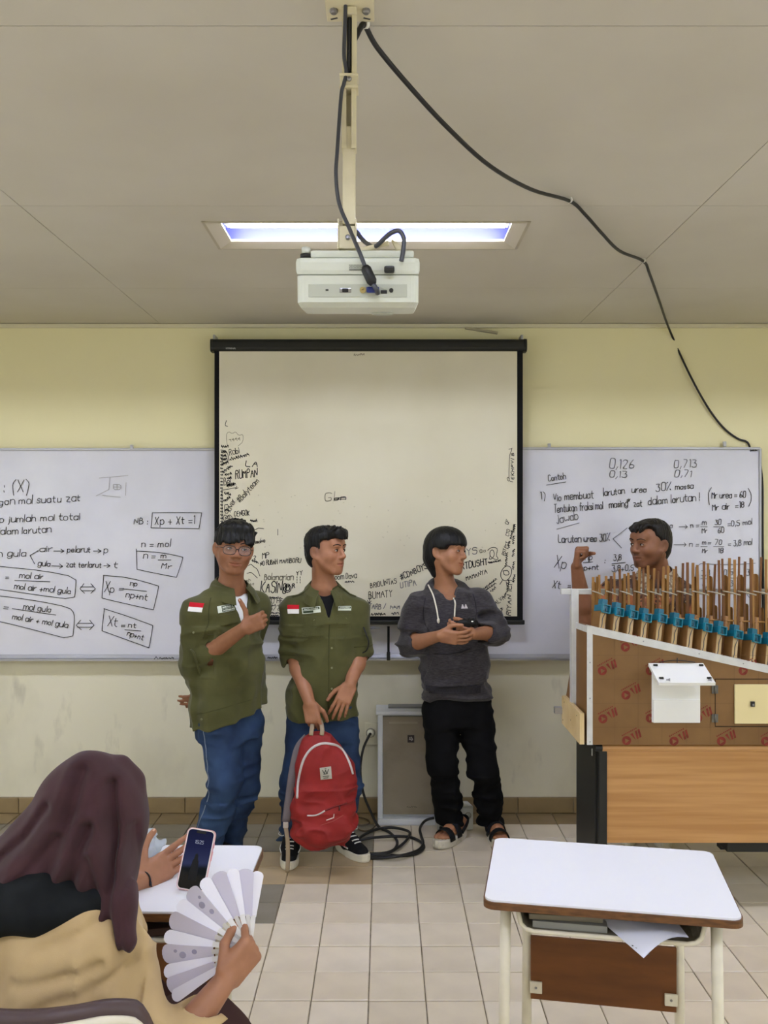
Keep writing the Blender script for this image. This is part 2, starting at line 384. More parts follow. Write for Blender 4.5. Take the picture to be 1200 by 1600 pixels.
def text_strokes(text, p0, p1, h, jit=.35, slant=.12):
    """strokes in photo pixels: baseline from p0 to p1, capital height h; '~n' gives n illegible letters"""
    if text[0] == '~':
        n = int(text[1:]); dx, dy = p1[0] - p0[0], p1[1] - p0[1]; Ld = math.hypot(dx, dy); e = (dx / Ld, dy / Ld); g = (e[1], -e[0]); out = []
        for k in range(n):
            q = [(0, HR.uniform(0, .4)), (HR.uniform(.1, .3), HR.uniform(.5, 1)), (HR.uniform(.3, .5), HR.uniform(0, .4)), (HR.uniform(.5, .8), HR.uniform(.3, .9)), (HR.uniform(.6, .9), 0)]
            out.append(chaikin([(p0[0] + e[0] * (k + a) * Ld / n + g[0] * b * h, p0[1] + e[1] * (k + a) * Ld / n + g[1] * b * h) for a, b in q]))
        return out
    W = max(sum(gl_width(c) for c in text) - 1.5, 2.0)
    dx, dy = p1[0] - p0[0], p1[1] - p0[1]; Ld = math.hypot(dx, dy); ex = (dx / Ld, dy / Ld); ey = (ex[1], -ex[0])
    sx = Ld / W; sy = h / 7.0; out = []; x = 0
    for ch in text:
        if ch != ' ':
            oy = HR.uniform(-jit, jit) * .6; sc = 1 + HR.uniform(-.12, .12)
            for st in GL[ch].split(';'):
                pl = []
                for t in st.split():
                    gx = int(t[0]) * sc + HR.uniform(-jit, jit) * .5; gy = (int(t[1]) - 2) * sc + oy + HR.uniform(-jit, jit) * .5
                    gx += gy * slant; a = (x + gx) * sx; b = gy * sy
                    pl.append((p0[0] + ex[0] * a + ey[0] * b, p0[1] + ex[1] * a + ey[1] * b))
                out.append(chaikin(chaikin(pl)))
        x += gl_width(ch)
    return out
def ribbons(strokes, toP, w, nrm=Vector((0, -1, 0))):
    mb = MB(); hw = w / 2
    for st in strokes:
        pts = [toP(*p) for p in st]
        for a, b in zip(pts[:-1], pts[1:]):
            d = b - a
            if d.length < 1e-6: continue
            d.normalize(); s = d.cross(nrm) * hw; e = d * hw * .8
            mb.add([a - e + s, a - e - s, b + e - s, b + e + s], [(0, 1, 2, 3)])
    return mb
M_INK = mat('black marker ink', (28, 28, 34), .6, .2)
M_INKG = mat('grey faded marker ink', (120, 120, 128), .7, .2)
M_INKF = mat('rubbed out marker ink', (168, 166, 168), .7, .2)
M_INKS = mat('faded marker on screen', (150, 143, 124), .7, .2)

# ------------------------------------------------------------------ whiteboards
M_WB = mat('whiteboard enamel', (222, 222, 231), .22, .5, col2=(211, 211, 221), vscale=2.2, detail=6)
M_ALU = mat('aluminium trim', (172, 172, 176), .38, .5, metal=.6)
M_DARKPR = mat('dark print', (60, 60, 62), .6)
YB_ = 5.262
def whiteboard(x0, x1, zt, zb, label):
    r = root('whiteboard', ((x0 + x1) / 2, YW, zb), label, 'whiteboard')
    cx = (x0 + x1) / 2
    b = MB(); b.box((cx, (YB_ + YW) / 2 + .001, (zt + zb) / 2), (x1 - x0 - .01, YW - YB_ - .004, zt - zb - .01)); b.build('writing_surface', M_WB, r)
    for (c, s) in (((cx, YB_ + .006, zt), (x1 - x0, .024, .014)), ((x0, YB_ + .006, (zt + zb) / 2), (.014, .024, zt - zb)), ((x1, YB_ + .006, (zt + zb) / 2), (.014, .024, zt - zb))):
        b = MB(); b.box(c, s, .003); b.build('frame_bar', M_ALU, r)
    b = MB(); b.prism([(x0, YW - .002, zb + .012), (x0, YB_ - .004, zb + .012), (x0, YB_ - .018, zb - .006), (x0, YB_ - .05, zb - .008), (x0, YB_ - .05, zb - .018), (x0, YW - .002, zb - .02)], (x1 - x0, 0, 0)); b.build('pen_tray', M_ALU, r)
    return r
wbL = whiteboard(-2.62, -.222, 2.113, .913, 'long whiteboard with boxed formulas beside the hanging projector screen')
wbR = whiteboard(-.200, 2.178, 2.118, .916, 'whiteboard with a worked exercise behind the man with the raised fist')
for (bd, u, v) in ((wbL, 206, 699), (wbR, 858, 697), (wbR, 1132, 694)):
    b = MB(); c = P(u, v, YB_); b.box((c.x, YB_ - .001, c.z), (.018, .014, .03), .003); b.tube([(c.x, YB_ - .012, c.z + .008), (c.x, YB_ - .001, c.z + .008)], .004, 8); b.build('bracket', M_ALU, bd)
def ink(board, items, m, w=.0036, name='handwriting', Y=YB_ - .0012):
    st = []
    for it in items:
        if isinstance(it[0], str): st += text_strokes(it[0], it[1], it[2], it[3])
        else: st.append(chaikin(list(it)) if len(it) > 3 else list(it))
    return ribbons(st, lambda u, v: P(u, v, Y), w).build(name, m, board, kind='stuff')
ink(wbL, [('mol : (X)', (-34, 771), (44, 768), 18)], M_INK)
ink(wbL, [('Perbandingan mol suatu zat', (-72, 793), (125, 783), 12)], M_INK)
ink(wbL, [('terhadap jumlah mol total', (-60, 819), (124, 812), 11)], M_INK)
ink(wbL, [('dalam larutan', (-7, 836), (79, 832), 11)], M_INK)
ink(wbL, [('Larutan gula', (-58, 870), (40, 869), 11), [(60, 860), (47, 868), (54, 881)], ('.air', (59, 862), (81, 861), 9), [(84, 861), (99, 861)], [(95, 858), (100, 861), (95, 864)],
          ('pelarut', (105, 863), (141, 863), 10), [(146, 861), (157, 861)], [(153, 858), (158, 861), (153, 864)], ('p', (162, 864), (168, 864), 11),
          ('gula', (59, 884), (78, 885), 9), [(81, 884), (97, 885)], [(93, 881), (98, 885), (93, 888)], ('zat terlarut', (103, 886), (158, 887), 9), [(162, 884), (171, 884)], [(167, 881), (172, 884), (167, 887)], ('t', (177, 887), (183, 887), 10)], M_INK)
ink(wbL, [('=', (8, 905), (14, 905), 9), ('mol air', (30, 903), (67, 905), 9), [(23, 907), (78, 909)], ('mol air +mol gula', (22, 920), (110, 928), 9),
          [(-60, 880), (0, 885), (70, 892), (119, 902), (118, 920), (116, 937), (60, 930), (0, 921), (-60, 915)]], M_INK)
ink(wbL, [[(126, 917), (146, 917)], [(127, 923), (147, 923)], [(131, 912), (125, 920), (132, 927)], [(142, 912), (149, 920), (142, 927)]], M_INK)
ink(wbL, [('Xp', (163, 925), (178, 926), 15), ('=', (186, 923), (193, 923), 8), ('np', (203, 915), (214, 916), 9), [(192, 920), (229, 924)], ('np+nt', (196, 933), (229, 938), 10),
          [(162, 899), (161, 899), (200, 902), (247, 915), (248, 917), (240, 952), (239, 953), (160, 935), (159, 934), (162, 899)]], M_INK)
ink(wbL, [('=', (5, 952), (11, 953), 9), ('mol gula', (36, 952), (79, 957), 10), [(19, 951), (87, 961)], ('mol air + mol gula', (19, 967), (105, 981), 9),
          [(-60, 926), (0, 931), (60, 939), (108, 949), (116, 958), (116, 975), (113, 1000), (60, 986), (0, 971), (-60, 960)]], M_INK)
ink(wbL, [[(121, 974), (143, 974)], [(121, 980), (144, 980)], [(126, 969), (119, 977), (127, 984)], [(140, 969), (147, 977), (140, 984)]], M_INK)
ink(wbL, [('Xt', (168, 978), (182, 979), 14), ('=', (189, 980), (195, 980), 7), ('nt', (200, 980), (212, 981), 9), [(195, 984), (220, 986)], ('np+nt', (198, 993), (223, 1000), 9),
          [(163, 951), (162, 951), (200, 963), (238, 977), (239, 978), (233, 1012), (232, 1012), (160, 986), (159, 985), (163, 951)]], M_INK)
ink(wbL, [('NB :', (209, 819), (230, 819), 10), ('Xp + Xt =1', (242, 820), (304, 818), 13), [(238, 802), (238, 801), (315, 801), (315, 802), (311, 826), (310, 826), (236, 825), (236, 824), (238, 802)]], M_INK)
ink(wbL, [('n = mol', (221, 855), (266, 854), 11), ('n = ', (224, 873), (247, 873), 11), ('m', (251, 872), (259, 872), 9), [(247, 875), (267, 875)], ('Mr', (252, 888), (268, 889), 10),
          [(213, 858), (214, 888), (214, 890), (275, 902), (276, 902), (286, 872), (285, 870), (250, 863), (213, 861)]], M_INK)
ink(wbL, [[(155, 747), (200, 743)], [(172, 746), (170, 765)], [(150, 775), (170, 765)], [(160, 774), (188, 777)], [(197, 754), (196, 774)], [(177, 757), (189, 757), (189, 765), (177, 765), (177, 757)], [(177, 761), (189, 761)], [(183, 757), (183, 765)]], M_INKF, .003, 'rubbed_sketch')
# exercise on the other board
ink(wbR, [('0,126', (952, 732), (991, 732), 15), ('0,713', (1053, 731), (1088, 730), 12)], M_INKG)
ink(wbR, [('0,13', (952, 746), (979, 746), 10), ('0,71', (1054, 745), (1080, 745), 11)], M_INKG)
ink(wbR, [('Contoh', (857, 752), (884, 748), 10), [(854, 758), (884, 753)]], M_INK)
ink(wbR, [('1)', (845, 780), (852, 779), 12), ('Vio membuat', (865, 783), (927, 778), 12), ('larutan', (943, 775), (976, 771), 11), ('urea', (987, 770), (1010, 769), 10), ('30%', (1025, 768), (1048, 766), 12), ('massa', (1055, 765), (1083, 763), 9)], M_INK)
ink(wbR, [('Tentukan fraksi mol', (866, 801), (942, 795), 12), ('masing', (952, 794), (981, 791), 11), ('#', (979, 784), (984, 784), 5), ('zat', (990, 792), (1003, 791), 10), ('dalam larutan !', (1013, 789), (1093, 782), 12)], M_INK)
ink(wbR, [('(', (1105, 783), (1110, 783), 20), ('Mr urea = 60', (1112, 779), (1165, 777), 10), ('Mr air  =18', (1113, 798), (1163, 793), 10), ([(1169, 763), (1174, 772), (1174, 782), (1170, 791)])], M_INK)
ink(wbR, [('Jawab', (870, 818), (903, 811), 13), [(870, 827), (905, 817)]], M_INKG)
ink(wbR, [('Larutan urea 30%', (872, 848), (952, 845), 11), [(980, 825), (958, 842), (971, 856)]], M_INKG, .0046)
ink(wbR, [('urea', (1029, 826), (1051, 825), 9), [(1061, 823), (1074, 823)], [(1071, 820), (1074, 823), (1071, 826)], ('n =', (1079, 825), (1092, 824), 9), ('m', (1097, 820), (1103, 820), 8), [(1095, 823), (1105, 823)], ('Mr', (1097, 833), (1105, 832), 7), ('30', (1117, 820), (1126, 820), 8), [(1115, 823), (1130, 823)], ('60', (1122, 833), (1131, 832), 8), ('=0,5 mol', (1137, 823), (1175, 819), 9)], M_INKG)
ink(wbR, [[(1053, 851), (1072, 851)], [(1069, 848), (1072, 851), (1069, 854)], ('n =', (1077, 854), (1092, 854), 9), ('m', (1097, 851), (1103, 851), 8), [(1095, 854), (1105, 854)], ('Mr', (1097, 864), (1105, 864), 7), ('= 70', (1106, 851), (1128, 851), 8), [(1115, 854), (1131, 854)], ('18', (1122, 864), (1130, 864), 8), ('= 3,8 mol', (1138, 854), (1175, 851), 9)], M_INKG)
ink(wbR, [('Xp', (866, 886), (884, 889), 19), ('=', (898, 887), (904, 887), 9), ('np', (914, 875), (925, 875), 10), [(911, 879), (926, 878)], ('np+nt', (906, 891), (935, 890), 9), (':', (945, 880), (947, 880), 8), ('3,8', (959, 876), (971, 875), 10), [(956, 881), (977, 879)], ('3,8+0,5', (956, 893), (990, 891), 9)], M_INK)
ink(wbR, [('Xt', (863, 918), (874, 920), 12), ('=', (887, 918), (892, 918), 8), ('n2', (910, 968), (920, 968), 12)], M_INK)
ink(wbR, [[(1087, 905), (1087, 880), (1120, 882), (1150, 882), (1180, 880)], ('3,8', (1096, 900), (1109, 899), 9), [(1095, 904), (1110, 904)], ('4,3', (1097, 918), (1110, 917), 9), ('0,5', (1131, 899), (1145, 898), 9), [(1131, 903), (1152, 903)], ('4,3', (1132, 917), (1145, 916), 9), ('3', (1166, 899), (1171, 899), 10), [(1164, 925), (1172, 935), (1180, 940)]], M_INKG)
ink(wbR, [('~5', (1172, 705), (1184, 705), 4)], M_DARKPR, .003, 'maker_mark')
ink(wbL, [('~5', (249, 1030), (273, 1030), 4), [(241, 1030), (244, 1026), (247, 1030)]], M_DARKPR, .0035, 'maker_mark', 5.21)
ink(wbL, [('~5', (418, 1029), (434, 1029), 4)], M_DARKPR, .0035, 'maker_mark', 5.21)

# ------------------------------------------------------------------ projector screen
M_SCRBLK = mat('black screen casing', (24, 25, 23), .45, .4)
M_SCRB = mat('black screen border', (22, 22, 24), .8, .15)
M_SCR = mat('matt projection fabric', (226, 220, 198), .85, .1, col2=(218, 211, 187), vscale=1.6, detail=6)
YS = 5.17
a = P(335, 0, YS).x; c = P(817, 0, YS).x; ztop = P(0, 541, YS).z; zbot = P(0, 974, YS).z
scr = root('projector_screen', ((a + c) / 2, YS, zbot), 'pull-down projector screen covered in marker graffiti, with black case and border', 'projector screen')
b = MB(); x0, x1 = P(329, 0, YS).x, P(823, 0, YS).x
prof = rrect(.085, .07, .022, 4)
b.prism([(x0 + .012, YS + .028 + p[0], ztop + .006 + p[1]) for p in prof], (x1 - x0 - .024, 0, 0)); case = b.build('screen_case', M_SCRBLK, scr)
for xx in (x0, x1 - .014):
    b = MB(); b.prism([(xx, YS + .028 + p[0] * 1.06, ztop + .006 + p[1] * 1.06) for p in prof], (.014, 0, 0)); b.build('end_cap', M_SCRBLK, case)
for xx in (P(334, 0, YS).x, P(816, 0, YS).x):
    b = MB(); b.box((xx, YS + .055, ztop + .05), (.012, .10, .035), .003); b.build('wall_hook', M_ALU, scr)
b = MB(); b.box(((a + c) / 2, YS + .003, (ztop + zbot) / 2), (c - a, .002, ztop - zbot - .02)); b.build('border_cloth', M_SCRB, scr)
wx0, wx1, wz1, wz0 = P(342.5, 0, YS).x, P(808, 0, YS).x, P(0, 549, YS).z, P(0, 963, YS).z
b = MB(); b.box(((wx0 + wx1) / 2, YS + .0015, (wz0 + wz1) / 2), (wx1 - wx0, .0022, wz1 - wz0)); fab = b.build('screen_fabric', M_SCR, scr)
b = MB(); b.box(((a + c) / 2 + .004, YS + .002, zbot + .006), (c - a + .012, .022, .026), .006); bar = b.build('bottom_bar', M_SCRBLK, scr)
pu = P(607, 980, YS - .006)
b = MB(); b.box((pu.x, YS - .004, pu.z - .07), (.014, .003, .15)); b.build('pull_strap', M_SCRB, scr)
b = MB(); b.box((pu.x, YS - .004, pu.z - .165), (.02, .008, .05), .003); b.build('pull_handle', M_SCRBLK, scr)
b = MB(); q = P(575, 981, YS); b.box((q.x, YS - .002, q.z), (.14, .012, .012), .002); b.build('bar_clip', mat('grey clip', (120, 120, 118), .5), scr)
st = text_strokes('~6', (353, 545.5), (368, 545.5), 3.5, jit=.1, slant=0)
ribbons(st, lambda u, v: P(u, v, YS - .0155), .003).build('maker_mark', mat('silver print', (180, 180, 178), .4), scr)
YF = YS - .0008
def graf(items, m=M_INK, w=.0035, name='graffiti'): return ink(fab, items, m, w, name, YF)
graf([('L', (351, 665), (356, 666), 9)])
graf([[(355, 695), (353, 680), (357, 674), (363, 678), (368, 674), (373, 681), (380, 678), (380, 690), (372, 697)], ('~4', (358, 690), (376, 688), 7)], M_INKS, .0028)
graf([('~4', (346, 700), (358, 699), 7), [(345, 703), (353, 704), (357, 712), (356, 722), (346, 724)], ('~4', (346, 708), (354, 708), 5), ('~4', (346, 714), (354, 714), 5), ('~5', (346, 720), (355, 719), 5), ('~4', (346, 728), (358, 724), 6)])
graf([('Robi', (359, 712), (374, 708), 10), ('~9', (359, 720), (390, 712), 6)])
graf([('~5', (349, 740), (364, 729), 6), ('~4', (352, 744), (363, 741), 5), ('~3', (355, 749), (362, 748), 5), ('Bel', (350, 758), (360, 757), 11), ('~6', (355, 762), (369, 758), 8), [(346, 766), (358, 764), (368, 762)], [(370, 760), (368, 764), (372, 762)]])
graf([('LA', (383, 729), (402, 729), 9), ('RUMPAN', (368, 748), (402, 745), 13)], w=.0045)
graf([('Kiver', (360, 800), (368, 782), 9), ('#Bailyteam', (375, 786), (405, 752), 9), ('CENGOK', (366, 807), (390, 805), 8)])
graf([('~4', (350, 772), (361, 775), 6), ('~4', (351, 785), (361, 778), 6), [(347, 765), (347, 815)], [(351, 789), (357, 788), (357, 802), (351, 802), (351, 789)], ('~2', (352, 799), (356, 798), 6)])
graf([[(349, 808), (351, 804), (355, 807), (359, 804), (363, 808), (361, 814), (353, 816), (349, 812), (349, 808)], ('NO', (352, 812), (359, 811), 5)])
for k in range(22): graf([('~2', (344.5, 712 + k * 5.2), (348.5, 712 + k * 5.2), 3.2)], w=.003)
graf([('~4', (391, 815), (402, 816), 5), [(398, 828), (404, 825), (412, 826)], ('resolve', (396, 850), (414, 847), 6), [(434, 827), (434, 836)], [(400, 812), (401, 811)]])
graf([('MP', (410, 873), (420, 872), 9), ('NO RUBAH', (407, 884), (433, 881), 7), ('MARIBORU', (437, 880), (470, 879), 7)])
graf([('2', (396, 874), (399, 874), 5), ('~4', (393, 877), (404, 881), 4), [(388, 884), (392, 881), (397, 886), (402, 889), (404, 895), (406, 900)], [(386, 896), (392, 894), (397, 898), (402, 903)]])
graf([('Bolanarian', (413, 906), (458, 906), 10)], M_INKS, .004)
graf([('KASINO', (407, 925), (447, 927), 17)], w=.005)
graf([('8', (446, 923), (453, 922), 11), ('R', (457, 919), (461, 918), 7), [(444, 918), (450, 914), (455, 917), (454, 924), (447, 926), (443, 922), (444, 918)]], w=.005)
graf([('YY', (463, 899), (472, 898), 6), [(464, 901), (464, 903)], [(469, 901), (469, 903)], [(464, 905), (464, 907)], [(469, 905), (469, 907)], [(464, 909), (464, 911)], [(469, 909), (469, 911)]])
graf([('~6', (421, 936), (440, 936), 5), ('EDGU HEN', (408, 943), (447, 942), 7), ('~5', (420, 947), (432, 947), 3.5), ('2013/2014', (408, 954), (450, 953), 7), ('~12', (411, 959), (450, 959), 4), ('~8', (411, 963), (436, 963), 3)], M_INK, .003)
graf([('~2', (385, 910), (393, 907), 6), ('~2', (390, 915), (398, 914), 5), [(404, 930), (407, 927), (411, 931)], ('~3', (407, 936), (414, 935), 4)], M_INKS, .003)
graf([('Gl', (507, 784), (522, 783), 14)], M_INKS, .004); graf([('en', (522, 782), (540, 781), 8)], M_INK, .004); graf([[(524, 778), (540, 777)], [(540, 780), (524, 780)]], M_INK, .004)
graf([('room Dava', (520, 906), (557, 903), 9), ('~4', (539, 911), (554, 910), 4)])
graf([('BRIOLINTAS', (579, 919), (620, 911), 8), ('BUMATY', (576, 936), (613, 932), 11), [(579, 929), (577, 942)], [(574, 938), (577, 943), (580, 939)]])
graf([('~3', (562, 955), (571, 953), 8), ('TARB', (576, 951), (595, 952), 8), ('/', (599, 951), (603, 950), 6), ('~3', (610, 952), (626, 951), 7), ('UTIPA', (626, 919), (650, 914), 9)], M_INKG, .0038)
graf([('~4', (561, 962), (574, 961), 4), ('~6', (580, 962), (603, 961), 5), ('~3', (612, 961), (624, 960), 6)])
graf([('#CDNBOYS', (627, 906), (668, 888), 9)], w=.0045)
graf([('BOYS', (711, 871), (745, 865), 10)], M_INKG, .004); graf([('Qa', (750, 864), (759, 862), 5)], M_INKS)
graf([('ARTDUSHT', (715, 891), (762, 882), 10)], w=.005); graf([('~8', (763, 881), (783, 877), 4)])
graf([('MAMANYA', (729, 907), (761, 896), 7)])
graf([[(762, 860), (766, 856), (773, 855), (778, 858), (775, 868), (779, 873), (775, 875), (766, 870), (765, 862), (770, 858), (773, 866), (769, 873), (764, 874), (766, 868)]])
graf([[(792, 884), (798, 886), (800, 893), (797, 902), (791, 908), (785, 906), (782, 900), (783, 893), (787, 887), (792, 884)], [(786, 892), (794, 891), (796, 898), (788, 899), (786, 892)], [(785, 907), (781, 913)], [(791, 909), (792, 915)]], w=.004)
graf([('~9', (757, 921), (777, 905), 4), ('~6', (760, 923), (776, 912), 4), ('~3', (768, 926), (776, 918), 5), ('ALVA', (776, 946), (789, 935), 7)], M_INK, .003)
graf([('RIYAN ICM', (798, 962), (800, 908), 7)], w=.004)
for k, (u, v, t) in enumerate([(794, 820, 'CF'), (795, 838, 'CTO'), (800, 842, '~4'), (793, 857, 'PTY'), (789, 868, 'RSY'), (796, 858, '~4'), (792, 885, '~7'), (803, 870, '~4'), (803, 890, '~4'), (804, 910, '~4'), (795, 925, '~6'), (784, 962, '~4'), (778, 960, '~2'), (790, 935, '~3'), (803, 850, '~4'), (804, 832, '~4')]):
    graf([(t, (u, v), (u + 2, v - 3.2 * (int(t[1:]) if t[0] == '~' else len(t))), 5)], M_INK, .003)
graf([[(795, 702), (799, 701)], [(800, 700), (799, 705)], [(801, 753), (796, 752), (795, 745), (796, 712), (799, 704)], [(795, 752), (792, 749), (793, 745), (796, 748)]], w=.003)
for k, ch in enumerate('BIVPHKE'): graf([(ch, (803, 712 + k * 6.2), (803, 708 + k * 6.2), 4.5)], w=.0035)
graf([('~5', (553, 556), (570, 555), 4)], M_INKS, .003)
gs = random.Random(5)
graf([[(u, v), (u + gs.uniform(-1.5, 1.5), v + gs.uniform(-1.2, 1.2))] for u, v in [(gs.uniform(400, 780), gs.uniform(770, 860)) for _ in range(60)]], mat('faint smudge', (203, 196, 172), .8, .1), .005, 'smudges')
# wall bits beside the screen
b = MB(); q = P(752, 517, YW); b.box((q.x, YW - .012, q.z), (.19, .02, .014), .002, Matrix.Rotation(.16, 3, 'Y')); b.build('conduit_scrap', mat('pale conduit', (176, 166, 138), .5), label='short pale conduit piece hanging loose on the wall above the screen', cat='conduit')
def G(u, v, z=0.0):
    """photo pixel of a point at height z -> room"""
    Y = FPX * (CAMZ - z) / (v - 800.0); return P(u, v, Y)
M_BLACKP = mat('black plastic', (26, 26, 28), .45, .4)
M_CABLE = mat('black cable rubber', (30, 29, 30), .5, .4)
M_CABLEG = mat('dark grey cable', (62, 64, 72), .4, .5)
M_CREAM = mat('cream painted steel', (222, 212, 180), .45, .4, var=.04, vscale=20)
M_STEEL = mat('steel screw', (150, 150, 155), .3, metal=.9)
def tubeobj(name, pts, r, m, parent=None, n=8, sub=6, **kw):
    b = MB(); b.tube(smooth_path(pts, sub) if sub else pts, r, n); return b.build(name, m, parent, **kw)

# ------------------------------------------------------------------ projector on its ceiling pole
PY = 1.97; px_ = (545.5 - 600) * PY / FPX
pole = root('projector_mount', (px_, PY, ZC), 'cream telescopic projector pole fixed to the ceiling with a plate', 'projector mount')
zz = lambda v, Y=PY: CAMZ - (v - 800) * Y / FPX
b = MB(); b.box((px_ + .002, PY - .03, ZC - .005), (.105, .148, .008), .002); plate = b.build('ceiling_plate', M_CREAM, pole)
for sx in (-1, 1):
    for yy in (1.965, 1.90):
        b = MB(); b.lathe([(.009, 0), (.009, .006), (.006, .009)], (px_ + .002 + sx * .035, yy, ZC - .009), (0, 0, -1), 8); b.build('bolt', M_STEEL, plate)
    b = MB(); b.box((px_ + .002 + sx * .036, 2.0, ZC - .0085), (.016, .004, .003), 0, rotz(.4 * sx)); b.build('slot', M_DARKPR, plate)
z1, z2, z3, z4 = zz(122), zz(144), zz(236), zz(345)
def channel(x, y, za, zb, w, d, t, name, m):
    b = MB(); h = za - zb; zc = (za + zb) / 2
    b.box((x, y + d / 2, zc), (w, t, h)); b.box((x - w / 2 + t / 2, y, zc), (t, d, h)); b.box((x + w / 2 - t / 2, y, zc), (t, d, h))
    b.box((x - w / 2 + .005, y - d / 2, zc), (.01, t, h)); b.box((x + w / 2 - .005, y - d / 2, zc), (.01, t, h))
    return b.build(name, m, pole)
channel(px_ + .001, PY, ZC - .008, z2, .031, .03, .002, 'outer_rail', M_CREAM)
b = MB(); b.box((px_ + .003, PY - .002, zz(24)), (.026, .04, .016), .002); b.build('rail_bridge', M_CREAM, pole)
b = MB(); b.box((px_, PY - .002, zz(133)), (.036, .036, .03), .002); b.box((px_, PY - .003, zz(142)), (.04, .04, .006), .001); b.box((px_, PY - .003, zz(124)), (.04, .04, .006), .001); cl = b.build('clamp_collar', M_CREAM, pole)
b = MB(); b.lathe([(.005, 0), (.005, .004), (.0025, .006)], (px_ + .001, PY - .021, zz(131)), (0, -1, 0), 8); b.build('screw', M_STEEL, cl)
channel(px_, PY, z2 + .01, z3, .031, .03, .002, 'middle_rail', M_CREAM)
b = MB(); b.box((px_, PY + .001, (z3 + z4) / 2 + .02), (.0275, .024, z3 - z4 + .06), .002); b.build('inner_rail', M_CREAM, pole)
b = MB(); zb_ = zz(391); b.box((px_ - .004, PY + .012, (z4 + zb_) / 2), (.038, .003, z4 - zb_)); b.box((px_ - .023, PY, (z4 + zb_) / 2), (.003, .03, z4 - zb_)); b.box((px_ + .015, PY, (z4 + zb_) / 2), (.003, .03, z4 - zb_))
b.box((px_ - .004, PY - .012, (zz(356) + zb_) / 2), (.034, .004, zz(356) - zb_), .001); yoke = b.build('swivel_yoke', M_CREAM, pole)
b = MB(); b.lathe([(.006, 0), (.006, .003), (.003, .005)], (px_ - .002, PY - .014, zz(374)), (0, -1, 0), 10); b.build('screw', M_STEEL, yoke)
# projector body: hangs upside down under the yoke, rear panel towards the room
M_PROJ = mat('off-white projector plastic', (204, 207, 194), .42, .4, var=.02, vscale=30)
M_PROJ2 = mat('projector recess', (178, 181, 168), .5, .4)
PR_Y = 1.86; s = PR_Y / FPX; Rp = Matrix.Rotation(math.radians(8), 3, 'X')
pc = Vector(((559 - 600) * s, PR_Y, CAMZ - (437 - 800) * s))
def pl(x, y, z): return pc + Rp @ Vector((x, y, z))                     # x right, y away from the camera, z up, from the rear panel's centre
proj = root('projector', pc + Vector((0, .11, .06)), 'off-white projector hanging upside down from the ceiling pole', 'projector')
W2 = 97 * s
def pbox(name, x0, x1, y0, y1, z0, z1, m, r=.004, parent=None):
    b = MB(); b.box(pl((x0 + x1) / 2, (y0 + y1) / 2, (z0 + z1) / 2), (x1 - x0, y1 - y0, z1 - z0), r, Rp); return b.build(name, m, parent or proj)
pbox('upper_shell', -W2, W2, 0, .21, .009, .045, M_PROJ, .01)
b = MB(); o1 = rrect(2 * W2 - .004, .21, .016, 4); lo_ = [pl(x * .95, .100 + y * .80, -.055) for x, y in o1]; mid = [pl(x, .105 + y, -.045) for x, y in o1]; top = [pl(x, .105 + y, .0085) for x, y in o1]
n = len(o1); b.add(lo_ + mid + top, [tuple(range(n))[::-1]] + [(i, (i + 1) % n, n + (i + 1) % n, n + i) for i in range(n)] + [(n + i, n + (i + 1) % n, 2 * n + (i + 1) % n, 2 * n + i) for i in range(n)] + [tuple(range(2 * n, 3 * n))])
b.build('lower_shell', M_PROJ, proj)
pbox('base_step', -W2 + .03, W2 - .012, .01, .2, .045, .06, M_PROJ, .004)
b = MB(); q = pl(-W2 + .02, .02, .045); b.tube([q, q + Vector((0, 0, .008))], .012, 12); f_ = b.build('foot', M_BLACKP, proj)
b = MB(); b.tube([q + Vector((0, 0, .008)), q + Vector((0, 0, .022))], .009, 12); b.build('foot_screw', M_PROJ, f_)
rec = pbox('connector_panel', -W2 + .026, W2 - .026, -.0015, .01, -.035, -.009, M_PROJ2, .001)
e = .003
pbox('lock_slot', -.066, -.060, -e, .002, -.0225, -.0195, M_BLACKP, 0, rec)
vg = pbox('monitor_port', -.038, -.013, -e, .002, -.0265, -.0165, M_STEEL, .003, rec); pbox('socket', -.032, -.019, -.0045, .002, -.0255, -.0175, M_BLACKP, .002, rec)
b = MB(); b.lathe([(.0065, 0), (.0065, .004), (.0025, .004), (.0025, .001)], pl(.0105, -.001, -.021), Rp @ Vector((0, -1, 0)), 12); b.build('video_jack', mat('yellow jack', (176, 156, 92), .5), rec)
pbox('service_port', .047, .060, -e, .002, -.028, -.021, M_BLACKP, .001, rec)
b = MB(); b.lathe([(.0045, 0), (.0045, .003)], pl(.0685, -.001, -.0215), Rp @ Vector((0, -1, 0)), 12); b.build('remote_sensor', M_BLACKP, rec)
b = MB(); b.lathe([(.003, 0), (.003, .003)], pl(.0535, -.001, -.0165), Rp @ Vector((0, -1, 0)), 10); b.build('knob', M_PROJ2, rec)
blue = pbox('cable_connector', .018, .044, -.018, .0, -.027, -.0155, mat('blue connector', (40, 52, 120), .4), .003)
pbox('rating_label', -.018, .012, -.0006, .002, .018, .03, M_PROJ2, 0)
b = MB()
for k in range(22): b.box(pl(-.0165 + k * .0012, -.0008, .0195), (.0006, .0006, .0035), 0, Rp)
for k in range(3):
    for j in range(9): b.box(pl(-.016 + j * .003 + (k % 2) * .001, -.0008, .024 + k * .0026), (.0018, .0006, .0009), 0, Rp)
b.build('label_print', M_DARKPR, proj)
sp = pbox('power_plug', .054, .075, -.018, .0, .012, .026, M_BLACKP, .004)
b = MB(); b.lathe([(.012, 0), (.024, .003), (.024, .008), (.018, .010)], pl(.05, .15, -.050), Rp @ Vector((0, 0, -1)), 16); b.build('focus_ring', M_PROJ2, proj)
